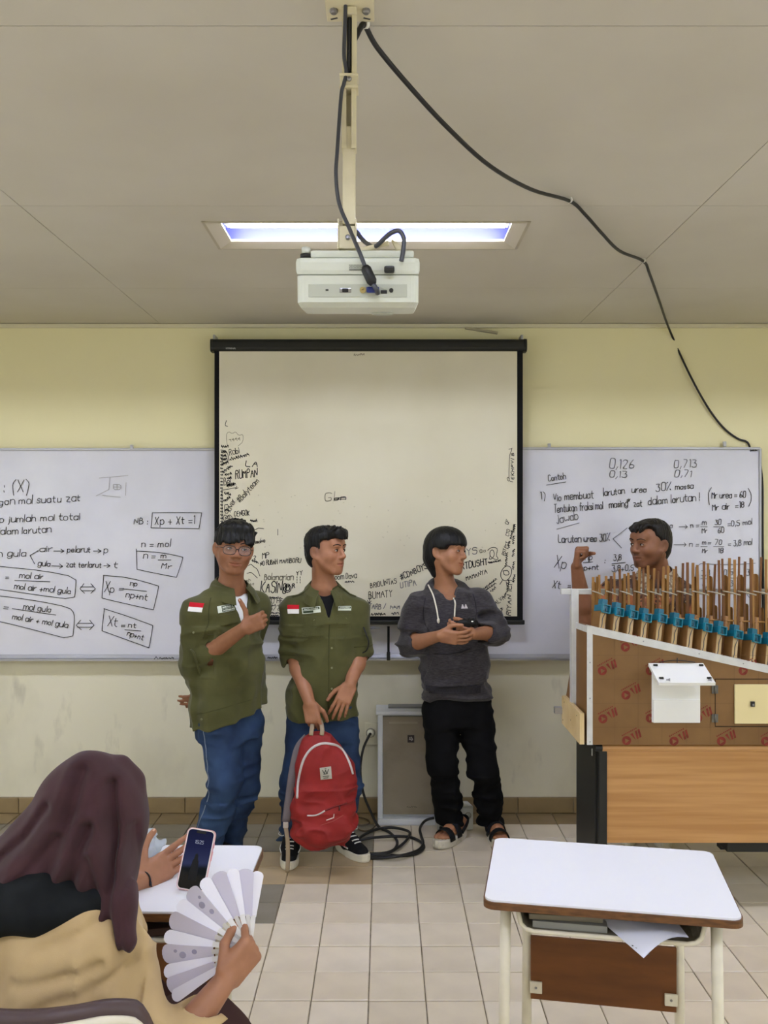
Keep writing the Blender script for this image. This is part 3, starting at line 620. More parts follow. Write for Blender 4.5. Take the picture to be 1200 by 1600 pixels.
b = MB(); b.lathe([(.03, 0), (.032, .01), (.028, .016), (.02, .012)], pl(-.05, .21, -.01), Rp @ Vector((0, 1, 0)), 20); b.build('lens', M_BLACKP, proj)
# two cables hanging on the pole
cab = tubeobj('monitor_cable', [P(541, -30, PY - .02), P(539, 40, PY - .022), P(537.5, 85, PY - .02), P(541, 112, PY - .016), P(537, 132, PY - .024), P(533, 150, PY - .022), P(527, 235, PY - .03), P(525, 275, PY - .035), P(530, 318, PY - .04), P(545, 355, PY - .06), P(560, 390, PR_Y - .02), P(571, 418, PR_Y - .025)], .0042, M_CABLEG, label='grey monitor cable running down the pole into the blue plug', cat='cable')
b = MB(); a_, c_ = P(570, 416, PR_Y - .025), P(583, 444, PR_Y - .027); b.tube([a_, a_.lerp(c_, .15), a_.lerp(c_, .85), c_], [.007, .0105, .0105, .007], 12); b.build('ferrite_core', M_BLACKP, cab)
b = MB(); b.tube(smooth_path([c_, P(588, 452, PR_Y - .028), P(590, 458, PR_Y - .012)], 4), .005, 8); b.build('cable_tail', M_CABLEG, cab)
tubeobj('power_cable', [P(547, -20, PY - .002), P(546, 60, PY - .004), P(545, 105, PY - .004), P(545, 150, PY + .024), P(545, 220, PY + .028), P(550, 340, PY + .02), P(560, 366, PY + .0), P(573, 380, PY - .03), P(586, 385, PR_Y + .02), P(597, 376, PR_Y), P(611, 364, PR_Y - .01), P(624, 361, PR_Y - .012), P(631, 373, PR_Y - .013), P(630, 392, PR_Y - .014), P(627, 408, PR_Y - .015)], .0048, M_CABLEG, label='dark power cable looped over the back of the projector', cat='cable')
b = MB(); b.tube(smooth_path([P(560, 392, PR_Y + .03), P(585, 386, PR_Y + .02), P(607, 380, PR_Y + .02)], 4), .006, 8); b.tube([P(612, 375, PR_Y + .02), P(626, 392, PR_Y + .02)], [.002, .009], 8); b.build('cable_tie', M_CREAM, pole)
# the long black cable clipped across the ceiling and down the wall
def Cl(u, v, z): Y = FPX * (z - CAMZ) / (800 - v); return P(u, v, Y)
zc_ = ZC - .012
pts = [P(548, 70, PY + .03), P(556, 58, PY + .03), P(563, 44, PY + .04), Cl(570, 40, zc_), Cl(590, 75, zc_ - .02), Cl(640, 135, zc_ - .055), Cl(700, 200, zc_ - .08), Cl(765, 259, zc_ - .085), Cl(830, 296, zc_ - .05), Cl(890, 314, zc_), Cl(915, 336, zc_ - .012), Cl(940, 364, zc_ - .03), Cl(968, 392, zc_ - .03), Cl(1005, 408, zc_), Cl(1015, 428, zc_ - .02), Cl(1030, 470, zc_ - .035), P(1046, 515, YW - .05), P(1075, 580, YW - .03), P(1105, 635, YW - .02), P(1130, 668, YW - .012), P(1152, 685, YW - .01), P(1166, 690, YW - .012), P(1171, 697, YW - .014), P(1172, 706, YW - .02)]
wc = tubeobj('ceiling_cable', pts, .0062, M_CABLE, n=10, label='long black cable clipped across the ceiling and hanging down the wall', cat='cable')
for (u, v) in ((571, 40), (890, 314), (1005, 408)):
    b = MB(); q = Cl(u, v, zc_); b.lathe([(.011, -.004), (.011, .004), (.008, .006)], q + Vector((0, 0, .004)), (.6, .5, .2), 10); b.build('clip', mat('white clip', (226, 222, 212), .4), wc)
tubeobj('wall_cable', [P(1188, 728, YW - .01), P(1191, 760, YW - .012), P(1191, 820, YW - .012), P(1192, 900, YW - .012), P(1194, 1000, YW - .012), P(1196, 1240, YW - .012)], .008, M_CABLE, label='black cable running down the wall past the edge of the whiteboard', cat='cable')

# ------------------------------------------------------------------ lecturer's table
M_WOOD = mat('light wood laminate', (198, 150, 96), .42, .4, col2=(178, 129, 76), vscale=3, stretch=(.6, 3, 14), detail=5)
M_TBLK = mat('black table steel', (30, 31, 30), .5, .4)
TX, TXR, TY, TYR, TZ = .925, 2.36, 3.97, 4.52, .735
tbl = root('lecturer_table', ((TX + TXR) / 2, (TY + TYR) / 2, 0), 'light wood table with black steel sides, carrying the bamboo instrument', 'table')
b = MB(); pr = [(TY + .012, TZ), (TY, TZ - .01), (TY - .002, TZ - .02), (TY + .004, TZ - .031), (TY + .012, TZ - .034), (TYR, TZ - .034), (TYR, TZ)]
b.prism([(TX + .03, y, z) for y, z in pr], (TXR - TX - .06, 0, 0)); top_ = b.build('table_top', M_WOOD, tbl)
for xx in (TX + .001, TXR - .031):
    b = MB(); b.prism([(xx, y, z) for y, z in pr], (.03, 0, 0)); b.build('end_cap', M_TBLK, top_)
b = MB(); b.box(((TX + TXR) / 2 + .01, TY + .022, (TZ - .033 + .30) / 2), (TXR - TX - .07, .018, TZ - .033 - .30)); b.build('front_panel', M_WOOD, tbl)
for xx in (TX + .02, TXR - .02):
    b = MB(); b.box((xx, (TY + TYR) / 2 - .03, .36), (.024, TYR - TY - .16, .68), .003); sd = b.build('side_panel', M_TBLK, tbl)
    b = MB(); b.box((xx + .014, TY + .024, .352), (.036, .034, .70), .003); b.build('front_post', M_TBLK, tbl)
    b = MB(); b.box((xx, (TY + TYR) / 2, .012), (.05, TYR - TY, .024), .004); b.build('foot_bar', M_TBLK, tbl)
b = MB(); b.box(((TX + TXR) / 2, TY + .2, .27), (.25, .3, .05), .004); b.build('shelf', M_TBLK, tbl)
b = MB(); q = P(1127, 1318, 4.2); b.box((q.x, 4.2, q.z + .05), (.026, .05, .14), .003); b.build('bracket', M_TBLK, tbl)
b = MB(); q = P(927, 1174, 3.95); b.box((q.x, TY + .005, q.z - .01), (.003, .004, .03)); b.build('edge_clip', M_ALU, tbl)

# ------------------------------------------------------------------ automatic bamboo instrument
M_PLY = mat('film-faced plywood', (134, 100, 60), .45, .35, col2=(120, 88, 51), vscale=3.5, detail=6)
M_PLYD = mat('plywood side', (128, 92, 52), .5, .3, var=.08, vscale=6)
M_ALS = mat('white-grey aluminium angle', (208, 208, 204), .45, .4, var=.05, vscale=25)
M_PINE = mat('pale pine', (222, 198, 150), .6, .3, col2=(205, 176, 124), vscale=6, stretch=(6, 1, 1))
M_STAMP = mat('red stamp ink', (124, 48, 36), .6, .3, var=.2, vscale=60)
IY, IX, IXR, IZ0 = 3.955, .884, 2.33, .737
zt_ = lambda x: 1.254 - .2225 * (x - IX)
ins = root('bamboo_instrument', ((IX + IXR) / 2, 4.1, IZ0), 'brown plywood instrument box with aluminium edges and a row of teal servos', 'instrument')
b = MB(); b.prism([(IX + .002, IY, IZ0), (IXR, IY, IZ0), (IXR, IY, zt_(IXR)), (IX + .002, IY, zt_(IX))], (0, .012, 0)); fp = b.build('front_panel', M_PLY, ins)
b = MB(); b.prism([(IX, IY + .012, IZ0), (IX, 4.18, IZ0), (IX, 4.18, 1.24), (IX, IY + .012, zt_(IX) - .01)], (.012, 0, 0)); b.build('side_panel', M_PLYD, ins)
b = MB(); b.prism([(IXR - .012, IY + .012, IZ0), (IXR - .012, 4.18, IZ0), (IXR - .012, 4.18, .9), (IXR - .012, IY + .012, zt_(IXR) - .01)], (.012, 0, 0)); b.build('side_panel', M_PLYD, ins)
b = MB(); b.prism([(IX, IY + .012, zt_(IX) - .012), (IXR, IY + .012, zt_(IXR) - .012), (IXR, IY + .16, zt_(IXR) - .012), (IX, IY + .16, zt_(IX) - .012)], (0, 0, .008)); b.build('deck', M_PLYD, ins)
sx = lambda u: (u - 600) * IY / FPX; sz = lambda v: CAMZ - (v - 800) * IY / FPX
b = MB(); b.box((IX + .011, IY - .002, (IZ0 + zt_(IX)) / 2), (.025, .003, zt_(IX) - IZ0)); ve = b.build('edge_angle', M_ALS, ins)
b = MB(); h = .03; b.prism([(IX, IY - .004, zt_(IX) - h), (IXR, IY - .004, zt_(IXR) - h), (IXR, IY - .004, zt_(IXR)), (IX, IY - .004, zt_(IX))], (0, .003, 0))
b.prism([(IX, IY - .004, zt_(IX)), (IXR, IY - .004, zt_(IXR)), (IXR, IY + .02, zt_(IXR)), (IX, IY + .02, zt_(IX))], (0, 0, .003)); te = b.build('edge_angle', M_ALS, ins)
b = MB(); b.prism([(IX - .002, IY - .002, zt_(IX) - .028), (IX - .002, 4.18, 1.215), (IX - .002, 4.18, 1.243), (IX - .002, IY - .002, zt_(IX))], (.004, 0, 0)); b.build('edge_angle', M_ALS, ins)
b = MB()
for v in (1035, 1091, 1159): b.lathe([(.003, 0), (.002, .0015)], (IX + .012, IY - .0035, sz(v)), (0, -1, 0), 8)
for u in (1005, 1092, 1161): b.lathe([(.003, 0), (.002, .0015)], (sx(u), IY - .0045, zt_(sx(u)) - .012), (0, -1, 0), 8)
b.build('rivets', M_STEEL, ins, kind='stuff')
PX0 = (898.5 - 600) * 4.19 / FPX; RZ = CAMZ - (925 - 800) * 4.19 / FPX
b = MB(); b.box((PX0, 4.195, (IZ0 + RZ + .014) / 2), (.034, .012, RZ + .014 - IZ0), .001); b.box((PX0 - .015, 4.21, (IZ0 + RZ) / 2), (.004, .03, RZ - IZ0)); b.build('post', M_ALS, ins)
b = MB(); b.box((IXR - .03, 4.195, (IZ0 + RZ + .014) / 2), (.034, .012, RZ + .014 - IZ0), .001); b.build('post', M_ALS, ins)
b = MB(); b.box(((.82 + IXR + .03) / 2, 4.214, RZ), (IXR + .03 - .82, .022, .025), .002); b.build('rail', M_ALS, ins)
EBX = .853
b = MB(); b.prism([(EBX, IY + .005, IZ0), (EBX, 4.36, IZ0), (EBX, 4.36, .87), (EBX, IY + .005, .872)], (.02, 0, 0)); eb = b.build('end_board', M_PINE, ins)
b = MB()
for (y, z) in ((4.02, .85), (4.3, .85), (4.15, .8), (4.33, .76)): b.lathe([(.003, 0), (.003, .001)], (EBX - .0005, y, z), (-1, 0, 0), 8)
b.build('screws', M_DARKPR, eb, kind='stuff')
b = MB(); b.prism([(.874, 4.19, .87), (.874, 4.36, .87), (.874, 4.21, 1.09), (.874, 4.19, 1.09)], (.008, 0, 0)); b.build('rear_gusset', M_PLYD, ins)
b = MB(); b.box((.835, 4.36, .80), (.035, .03, .03)); b.box((1.6, 4.36, .80), (1.5, .02, .03)); b.build('rear_bar', M_ALU, ins)
# inspection door lines, hinges, stamps on the front panel
b = MB()
def line(u0, v0, u1, v1, w=.0016):
    a, c = Vector((sx(u0), IY - .0012, sz(v0))), Vector((sx(u1), IY - .0012, sz(v1))); d = (c - a).normalized(); n_ = d.cross(Vector((0, -1, 0))) * w
    b.add([a - n_, a + n_, c + n_, c - n_], [(0, 1, 2, 3)])
line(1117, 1061, 1240, 1061); line(1117.5, 1061, 1117.5, 1135); line(1117, 1135, 1240, 1135); b.build('door_gap', mat('dark gap', (46, 30, 18), .8), fp)
b = MB()
for u in (960, 997, 1034, 1072, 1110, 1147, 1185): line(u, 985 + (u - 922) * .235, u, 1162, .0005)
for v in (1024, 1061, 1099, 1136): line(925, v, 1240, v, .0005)
b.build('panel_scoring', mat('plywood score line', (104, 76, 44), .6), fp)
for v in (1077, 1122):
    b = MB(); q = Vector((sx(1116.5), IY - .004, sz(v))); b.box(q, (.028, .003, .036), .001); b.tube([q + Vector((0, -.003, -.018)), q + Vector((0, -.003, .018))], .004, 8); b.build('hinge', mat('grey hinge', (110, 108, 104), .4, metal=.7), fp)
def stamp(u, v):
    s_ = IY / FPX; b = MB(); c = Vector((sx(u), IY - .0014, sz(v))); R_ = Matrix.Rotation(math.radians(-28), 3, 'Y')
    T = lambda x, z: c + R_ @ Vector((x * s_ * 1.15, 0, z * s_ * 1.15))
    n = 18; ring = [(6.2 * math.cos(2 * math.pi * k / n), 6.2 * math.sin(2 * math.pi * k / n)) for k in range(n)]
    tri = [(-3.2, -2.6), (3.4, -1.6), (-.6, 3.6)]
    # disc with a triangular hole
    vs = [T(*p) for p in ring] + [T(*p) for p in tri]; fs = []
    ang = [math.atan2(p[1], p[0]) % (2 * math.pi) for p in tri]
    own = [min(range(3), key=lambda t: (ring[k][0] - tri[t][0]) ** 2 + (ring[k][1] - tri[t][1]) ** 2) for k in range(n)]
    for k in range(n):
        k2 = (k + 1) % n; fs.append((k, k2, n + own[k]))
        if own[k] != own[k2]: fs.append((k2, n + own[k2], n + own[k]))
    for (x0, x1) in ((13.2, 16.0), (17.4, 20.2)): fs.append(tuple(range(len(vs), len(vs) + 4))); vs += [T(x0, -5), T(x1, -5), T(x1 + 2.5, 6), T(x0 + 2.5, 6)]
    fs.append(tuple(range(len(vs), len(vs) + 3))); vs += [T(11.5, -5), T(11.9, 5.5), T(8.2, 5.0)]
    for k in range(9): fs.append(tuple(range(len(vs), len(vs) + 4))); x = -3 + k * 2.6; vs += [T(x, 8), T(x + 1.7, 8), T(x + 2.2, 9.6), T(x + .5, 9.6)]
    b.add(vs, fs); return b.build('stamp', M_STAMP, fp)
for (u, v) in ((977, 1011), (941, 1048), (978, 1086), (942, 1123), (979, 1157), (1053, 1158), (1127, 1158), (1161, 1048), (1016, 1048), (1016, 1122), (1090, 1122), (1196, 1158)): stamp(u, v)
# white tray with its lid up, cream panel with a switch
M_WHT = mat('white painted board', (236, 236, 232), .45, .4)
x0, x1, z0, z1 = sx(1018), sx(1093), sz(1128), sz(1043)
b = MB(); b.box(((x0 + x1) / 2, IY - .004, (z0 + z1) / 2), (x1 - x0, .008, z1 - z0))
for (c, s_) in ((((x0 + x1) / 2, IY - .02, z0 + .005), (x1 - x0, .04, .01)), ((x0 + .005, IY - .02, (z0 + z1) / 2), (.01, .04, z1 - z0)), ((x1 - .005, IY - .02, (z0 + z1) / 2), (.01, .04, z1 - z0))): pass
b.box(((x0 + x1) / 2, IY - .012, z0 + .05), (x1 - x0 - .006, .014, .1), .002); tray = b.build('white_box', M_WHT, ins)
hy, hz = IY - .005, CAMZ - (1036 - 800) * 3.95 / FPX; ny_, nz_ = 3.80, CAMZ - (1067 - 800) * 3.80 / FPX
lx0, lx1 = 1.149, 1.387; ld = Vector((0, ny_ - hy, nz_ - hz)); ln = ld.normalized(); lup = Vector((1, 0, 0)).cross(ln) * -1
if lup.z < 0: lup = -lup
b = MB(); b.prism([Vector((lx0, hy, hz)), Vector((lx1, hy, hz)), Vector((lx1, hy, hz)) + ld, Vector((lx0, hy, hz)) + ld], -lup * .013); lid = b.build('lid', M_WHT, ins)
b = MB()
for (fx, fy) in ((.1, .15), (.93, .15), (.08, .8), (.93, .8)):
    q = Vector((lx0 + (lx1 - lx0) * fx, hy, hz)) + ld * fy + lup * .004; b.box(q, (.018, .01, .008), .002)
b.build('hinge_feet', M_BLACKP, lid, kind='stuff')
for fx in (.17, .9):
    q = Vector((lx0 + (lx1 - lx0) * fx, hy, hz)) + ld * .97 + lup * .006; b = MB(); b.tube([q + Vector((.008 * math.cos(t * .8), .004 * math.sin(t * .8), t * .0006)) for t in range(18)], .0012, 6); b.build('spring_clip', M_STEEL, lid)
b = MB(); b.tube(smooth_path([Vector((sx(1030), IY - .01, sz(1034))), Vector((sx(1055), IY - .012, sz(1031))), Vector((sx(1085), IY - .01, sz(1034)))], 5), .002, 6); b.tube([Vector((sx(1057), IY - .01, sz(1035))), Vector((sx(1057), IY - .01, sz(1027)))], .002, 6); b.build('wire', M_BLACKP, ins)
M_CRP = mat('cream panel', (232, 216, 162), .5, .35)
b = MB(); b.box(((sx(1147) + sx(1217)) / 2, IY - .006, (sz(1069) + sz(1130)) / 2), (sx(1217) - sx(1147), .008, sz(1069) - sz(1130)), .001); cp = b.build('cream_panel', M_CRP, ins)
b = MB(); b.box((sx(1174), IY - .014, sz(1099)), (.017, .01, .022), .001); sw = b.build('switch', M_BLACKP, cp)
b = MB(); b.box((sx(1174), IY - .02, sz(1100)), (.007, .006, .009), .001); b.build('toggle', M_STEEL, cp)
# servo stands along the sloping deck
M_BLK = mat('sawn wood block', (214, 188, 144), .65, .25, col2=(190, 160, 112), vscale=8, stretch=(1, 1, .25))
M_TEAL = mat('teal servo plastic', (10, 98, 122), .35, .5)
M_TEALD = mat('dark teal hollow', (14, 50, 66), .6)
M_WIRE = mat('grey wire', (74, 80, 90), .5)
SU = [(941, 952), (962, 957), (984, 961), (1005, 966), (1029, 967), (1053, 973), (1077, 975), (1099, 981), (1122, 986), (1147, 992), (1175, 998), (1199, 1004), (1225, 1010), (1251, 1016), (1278, 1022)]
SY = 4.03
def servo_unit(u, v, k):
    c = P(u, v, SY); base = zt_(c.x - .02) - .006
    R_ = rotz(math.radians(20)) @ Matrix.Rotation(math.radians(13), 3, 'Y') @ Matrix.Rotation(math.radians(-8), 3, 'X')
    T = lambda x, y, z: c + R_ @ Vector((x, y, z))
    hgt = c.z - base
    b = MB(); b.box(T(0, .012, -hgt / 2 - .004), (.029, .05, hgt + .004), .0015, R_); blk = b.build('wood_block', M_BLK, ins)
    b = MB(); b.box(T(-.0165, .013, -hgt / 2 - .004), (.004, .052, hgt + .002), .0005, R_); b.build('side_plate', M_PLYD, blk)
    b = MB(); b.box(T(0, .006, .004), (.041, .056, .028), .002, R_); sv = b.build('servo', M_TEAL, blk)
    b = MB(); b.box(T(.002, .004, .030), (.028, .032, .030), .002, R_); b.build('servo_head', M_TEAL, blk)
    b = MB()
    for (cx, cz, w, h) in ((0, .018, .042, .004), (-.019, .0, .004, .036), (.019, .0, .004, .036), (0, -.016, .042, .004)): b.box(T(cx, -.028, cz), (w, .012, h), .001, R_)
    b.build('servo_horn', mat('light teal plastic', (28, 124, 148), .35, .5), blk)
    b = MB(); b.tube(smooth_path([T(.003, -.022, .004), T(.002, -.026, -.012), T(-.004, -.017, -hgt * .5), T(-.002, -.015, -hgt * .8), T(-.006, -.014, -hgt)], 4), .0016, 6); b.build('wire', M_WIRE, blk)
for k, (u, v) in enumerate(SU): servo_unit(u, v, k)
# the bamboo rattles hanging from the rail, each one lifts off
M_BAM = mat('bamboo', (158, 114, 60), .5, .35, col2=(128, 88, 44), vscale=6, stretch=(8, 8, 1))
M_BAMD = mat('dark bamboo strip', (112, 72, 38), .5, .35, var=.15, vscale=6, stretch=(8, 8, 1))
M_BAMS = mat('bamboo strip', (168, 124, 66), .5, .35, col2=(138, 96, 48), vscale=8, stretch=(6, 6, 1))
M_HOOK = mat('pale rail hook', (176, 166, 144), .5)
ra = random.Random(21)
ORD = 'first second third fourth fifth sixth seventh eighth ninth tenth eleventh twelfth thirteenth fourteenth fifteenth sixteenth'.split()
AU = [931, 953, 975, 997, 1019, 1042, 1065, 1090, 1114, 1138, 1162, 1186, 1212, 1238, 1264, 1290]
def tube_rattle(b, x, y, z0, z1, r):
    """bamboo tube with its upper half cut to a tongue"""
    zc = z0 + (z1 - z0) * .52; b.tube([(x, y, z0), (x, y, z0 + .004), (x, y, zc)], [r * .9, r, r], 10)
    n = 6; vs = []; fs = []
    for j, (z, f) in enumerate(((zc - .01, 1), (z1 - r * .8, .94), (z1 - r * .25, .75), (z1, .35))):
        for i in range(n + 1):
            t = math.pi * (.05 + .9 * i / n); vs.append((x + r * f * math.cos(t), y + r * (.7 * math.sin(t) - .2) , z))
        for i in range(n + 1):
            t = math.pi * (.95 - .9 * i / n); vs.append((x + r * f * .82 * math.cos(t), y + r * (.7 * math.sin(t) - .34), z))
    m = 2 * (n + 1)
    for j in range(3):
        for i in range(m): fs.append((j * m + i, j * m + (i + 1) % m, (j + 1) * m + (i + 1) % m, (j + 1) * m + i))
    fs.append(tuple(range(3 * m, 4 * m))); b.add(vs, fs, True)
for k, u in enumerate(AU):
    t = k / 11.0; Yk = 4.178; x = (u - 600) * Yk / FPX
    top = CAMZ - (897 - 28 * min(t, 1.1) - 800) * Yk / FPX; w = .030 + .022 * t; base = 1.14 - .10 * t; r = .0105 + .0065 * t
    an = root('angklung', (x, Yk, base), 'small bamboo rattle hanging on the instrument rail', 'angklung', 'bamboo rattles on the rail')
    if k == 0: an['label'] = 'shortest bamboo rattle on the rail, next to the aluminium post'
    else: an['label'] = ('tall bamboo rattle' if k > 7 else 'small bamboo rattle') + ' on the rail, %s from the aluminium post' % ORD[k]
    for j, fx in enumerate((-.5, .05, .5)):
        dt = ra.uniform(-.018, .012); xx = x + fx * w * 1.15
        b = MB(); b.box((xx + .002, Yk + (.006 if j == 1 else -.004), (base + top + dt) / 2), (.0095 + .003 * ra.random(), .005, top + dt - base), .001, Matrix.Rotation(ra.uniform(-.03, .04), 3, 'Y')); b.build('stick', M_BAMS if ra.random() < .6 else M_BAMD, an)
    tz = CAMZ - (909 - 12 * t - 800) * Yk / FPX
    b = MB(); tube_rattle(b, x - w * .24, Yk + .012, base + .01, tz, r); b.build('sounding_tube', M_BAM, an)
    b = MB(); tube_rattle(b, x + w * .30, Yk + .012, base + .012, base + (tz - base) * (.62 + .06 * ra.random()), r * .8); b.build('sounding_tube', M_BAM, an)
    for zc, hh in ((base + .004, .008), (base + (tz - base) * .48, .004)):
        b = MB(); b.tube([(x - w * .7, Yk, zc), (x + w * .7, Yk, zc)], hh, 8); b.build('crossbar', M_BAMS, an)
    b = MB(); zr = RZ; b.tube([(x - w * .6, Yk - .008, zr + .006), (x + w * .1, Yk - .02, zr), (x + w * .85, Yk - .04, zr - .010)], .0030, 8); b.tube([(x - w * .5, Yk - .008, zr + .005), (x - w * .5, Yk + .03, zr + .005)], .003, 6); b.build('hanger', M_HOOK, an)

# ------------------------------------------------------------------ student desks
M_LAM = mat('white laminate', (232, 233, 240), .32, .5, var=.012, vscale=3)
M_EDGE = mat('brown desk edge', (112, 74, 40), .45, .4, col2=(82, 52, 28), vscale=30, stretch=(1, 1, 4))
M_LEG = mat('cream desk steel', (216, 208, 186), .42, .4, var=.05, vscale=18)
M_TRAY = mat('worn tray metal', (150, 142, 122), .55, .3, col2=(96, 88, 72), vscale=14)
M_MOD = mat('brown back board', (112, 66, 26), .5, .35, col2=(94, 54, 20), vscale=4, stretch=(1, 1, 6))
DW, DD, DZ = .642, .462, .75
def desk(cx, cy, ang, label):
    r = root('student_desk', (cx, cy, 0), label, 'desk')
    R_ = rotz(ang); T = lambda x, y, z: Vector((cx, cy, 0)) + R_ @ Vector((x, y, z))
    o1 = rrect(DW, DD, .03, 6)
    b = MB(); b.prism([T(x, y, DZ - .024) for x, y in o1], (0, 0, .019)); b.build('edge_core', M_EDGE, r)
    o2 = rrect(DW - .008, DD - .008, .027, 6)
    b = MB(); b.prism([T(x, y, DZ - .006) for x, y in o2], (0, 0, .006)); b.build('top_sheet', M_LAM, r)
    # open book tray
    prof = [(-.235, DZ - .026), (-.225, DZ - .07), (-.212, DZ - .083), (-.19, DZ - .088), (.19, DZ - .088), (.212, DZ - .083), (.225, DZ - .07), (.235, DZ - .026)]
    inn = [(x * .975, z + .004 if z < DZ - .03 else z) for x, z in prof][::-1]
    b = MB(); b.prism([T(x, -.19, z) for x, z in prof + inn], R_ @ Vector((0, .34, 0))); tr = b.build('book_tray', M_TRAY, r)
    b = MB(); b.tube([T(x, -.192, z) for x, z in prof], .006, 8); b.build('tray_rim', M_LEG, tr)
    b = MB(); b.box(T(0, .15, DZ - .056), (.44, .006, .06), 0, R_); b.build('tray_back', M_TRAY, tr)
    for sx_ in (-1, 1):
        b = MB(); b.tube([T(sx_ * .265, -.16, DZ - .026), T(sx_ * .275, -.17, .012)], .0145, 12); lg = b.build('leg', M_LEG, r)
        b = MB(); b.tube([T(sx_ * .275, -.17, .022), T(sx_ * .275, -.17, 0)], .018, 12); b.build('rubber_foot', M_BLACKP, lg)
        b = MB(); b.tube([T(sx_ * .215, .165, DZ - .026), T(sx_ * .222, .175, .012)], .0145, 12); lg = b.build('leg', M_LEG, r)
        b = MB(); b.tube([T(sx_ * .222, .175, .022), T(sx_ * .222, .175, 0)], .018, 12); b.build('rubber_foot', M_BLACKP, lg)
        b = MB(); b.tube([T(sx_ * .262, -.16, DZ - .034), T(sx_ * .218, .165, DZ - .034)], .010, 8); b.build('side_rail', M_LEG, r)
    b = MB(); b.box(T(0, .152, .40), (.415, .012, .185), .001, R_); md = b.build('back_board', M_MOD, r)
    for sx_ in (-1, 1):
        b = MB(); b.box(T(sx_ * .192, .142, .345), (.036, .008, .034), .002, R_); cl = b.build('clip_plate', M_LEG, md)
        b = MB(); b.lathe([(.004, 0), (.003, .002)], T(sx_ * .192, .138, .345), R_ @ Vector((0, -1, 0)), 8); b.build('screw', M_STEEL, md)
    return r, T, R_
dR, TR, RR = desk(.612, 2.512, math.radians(-10.5), 'empty student desk with white top, in front of the lecturer table')
dL, TL, RL = desk(-.683, 2.503, math.radians(-1), 'student desk with white top in front of the woman in the maroon headscarf')
# things left in the trays
M_PAPER = mat('white paper', (226, 228, 240), .7, .2)
def sheet(name, T, corners, label, cat, m=M_PAPER, bend=.0, n=8):
    (a, b_, c, d) = [Vector(p) for p in corners]; vs = []; fs = []
    for i in range(n + 1):
        for j in range(n + 1):
            u, v = i / n, j / n; p = (a * (1 - u) + b_ * u) * (1 - v) + (d * (1 - u) + c * u) * v
            p = p + Vector((0, 0, bend * math.sin(math.pi * u) * v)); vs.append(T(*p))
    for i in range(n):
        for j in range(n): fs.append((i * (n + 1) + j, (i + 1) * (n + 1) + j, (i + 1) * (n + 1) + j + 1, i * (n + 1) + j + 1))
    k = len(vs); vs = vs + [v + Vector((0, 0, -.0012)) for v in vs]; fs2 = [tuple(k + i for i in f[::-1]) for f in fs]
    return mesh_obj(name, vs, fs + fs2, m, smooth=True, label=label, cat=cat, org=T(*a))
pp = sheet('loose_paper', TR, [(-.05, -.10, DZ - .06), (.155, -.05, DZ - .06), (.19, -.215, DZ - .06), (.075, -.285, DZ - .088)], 'loose punched paper sheet sticking out of the empty desk tray', 'paper', bend=.02)
b = MB()
for k in range(5):
    q = TR(.088 + .0, -.275, DZ - .0845).lerp(TR(.03, -.225, DZ - .078), k / 6.5); b.lathe([(.0026, 0), (.0026, .0006)], q + Vector((0, 0, .0008)), (0, 0, 1), 8)
b.build('punch_holes', M_DARKPR, pp, kind='stuff')
for k, (x, c, h) in enumerate(((-.10, (150, 150, 146), .02), (-.115, (120, 112, 96), .034))):
    b = MB(); b.box(TR(x, -.07 + .01 * k, DZ - .084 + (.009 if k == 0 else .026)), (.19, .22, .018 if k == 0 else .014), .002, RR @ rotz(.05 * k)); b.build('exercise_book', mat('book cover %d' % k, c, .6), label=('grey' if k == 0 else 'olive brown') + ' exercise book lying in the tray of the empty desk', cat='book')
b = MB(); b.box(TL(.1, -.08, DZ - .074), (.16, .2, .02), .003, rotz(.2)); b.build('exercise_book', mat('dark book cover', (70, 48, 42), .6), label='dark book in the tray of the seated woman\'s desk', cat='book')
b = MB(); b.box(TL(.13, -.1, DZ - .058), (.10, .12, .01), .003, rotz(-.3)); b.build('pouch', M_BLACKP, label='black pouch in the tray of the seated woman\'s desk', cat='pouch')

# ------------------------------------------------------------------ along the wall: air purifier, socket, extension box, cables
M_PUR = mat('grey-white purifier plastic', (214, 217, 220), .4, .4, var=.03, vscale=12)
M_PURF = mat('dusty purifier front', (150, 139, 119), .5, .35, col2=(124, 113, 94), vscale=5, detail=8, lo=.45, hi=.75)
Yp = 5.10; s = Yp / FPX; ax = (590 - 600) * s; aw = 100 * s; ah = .63
pur = root('air_purifier', (ax + aw / 2, Yp + .08, 0), 'grey and white air purifier with dusty front, standing against the wall', 'air purifier')
b = MB(); b.box((ax + aw / 2, Yp + .085, ah / 2), (aw - .01, .14, ah), .012); b.build('body', M_PUR, pur)
b = MB(); b.box((ax + .0145, Yp + .006, ah / 2), (.029, .05, ah - .01), .006); b.box((ax + aw - .0145, Yp + .006, ah / 2), (.029, .05, ah - .01), .006)
b.box((ax + aw / 2, Yp + .002, .018), (aw, .07, .036), .008); b.build('frame', M_PUR, pur)
b = MB(); b.box((ax + aw / 2, Yp + .072, ah - .006), (aw + .02, .185, .022), .006); tp = b.build('top_cover', M_PUR, pur)
b = MB(); b.box((ax + aw / 2, Yp + .10, ah + .008), (aw - .12, .08, .012), .003); b.build('outlet_grille', mat('grey grille', (120, 120, 116), .5), tp)
h0, h1, hm = .055, ah - .028, .40; xl, xr = ax + .018, ax + aw - .018
b = MB(); b.prism([(xl + .014, Yp - .004, h0), (xr - .014, Yp - .004, h0), (xr - .014, Yp - .004, hm), (xr, Yp - .004, hm + .05), (xr, Yp - .004, h1), (xl, Yp - .004, h1), (xl, Yp - .004, hm + .05), (xl + .014, Yp - .004, hm)], (0, .012, 0)); fr = b.build('front_cover', M_PURF, pur)
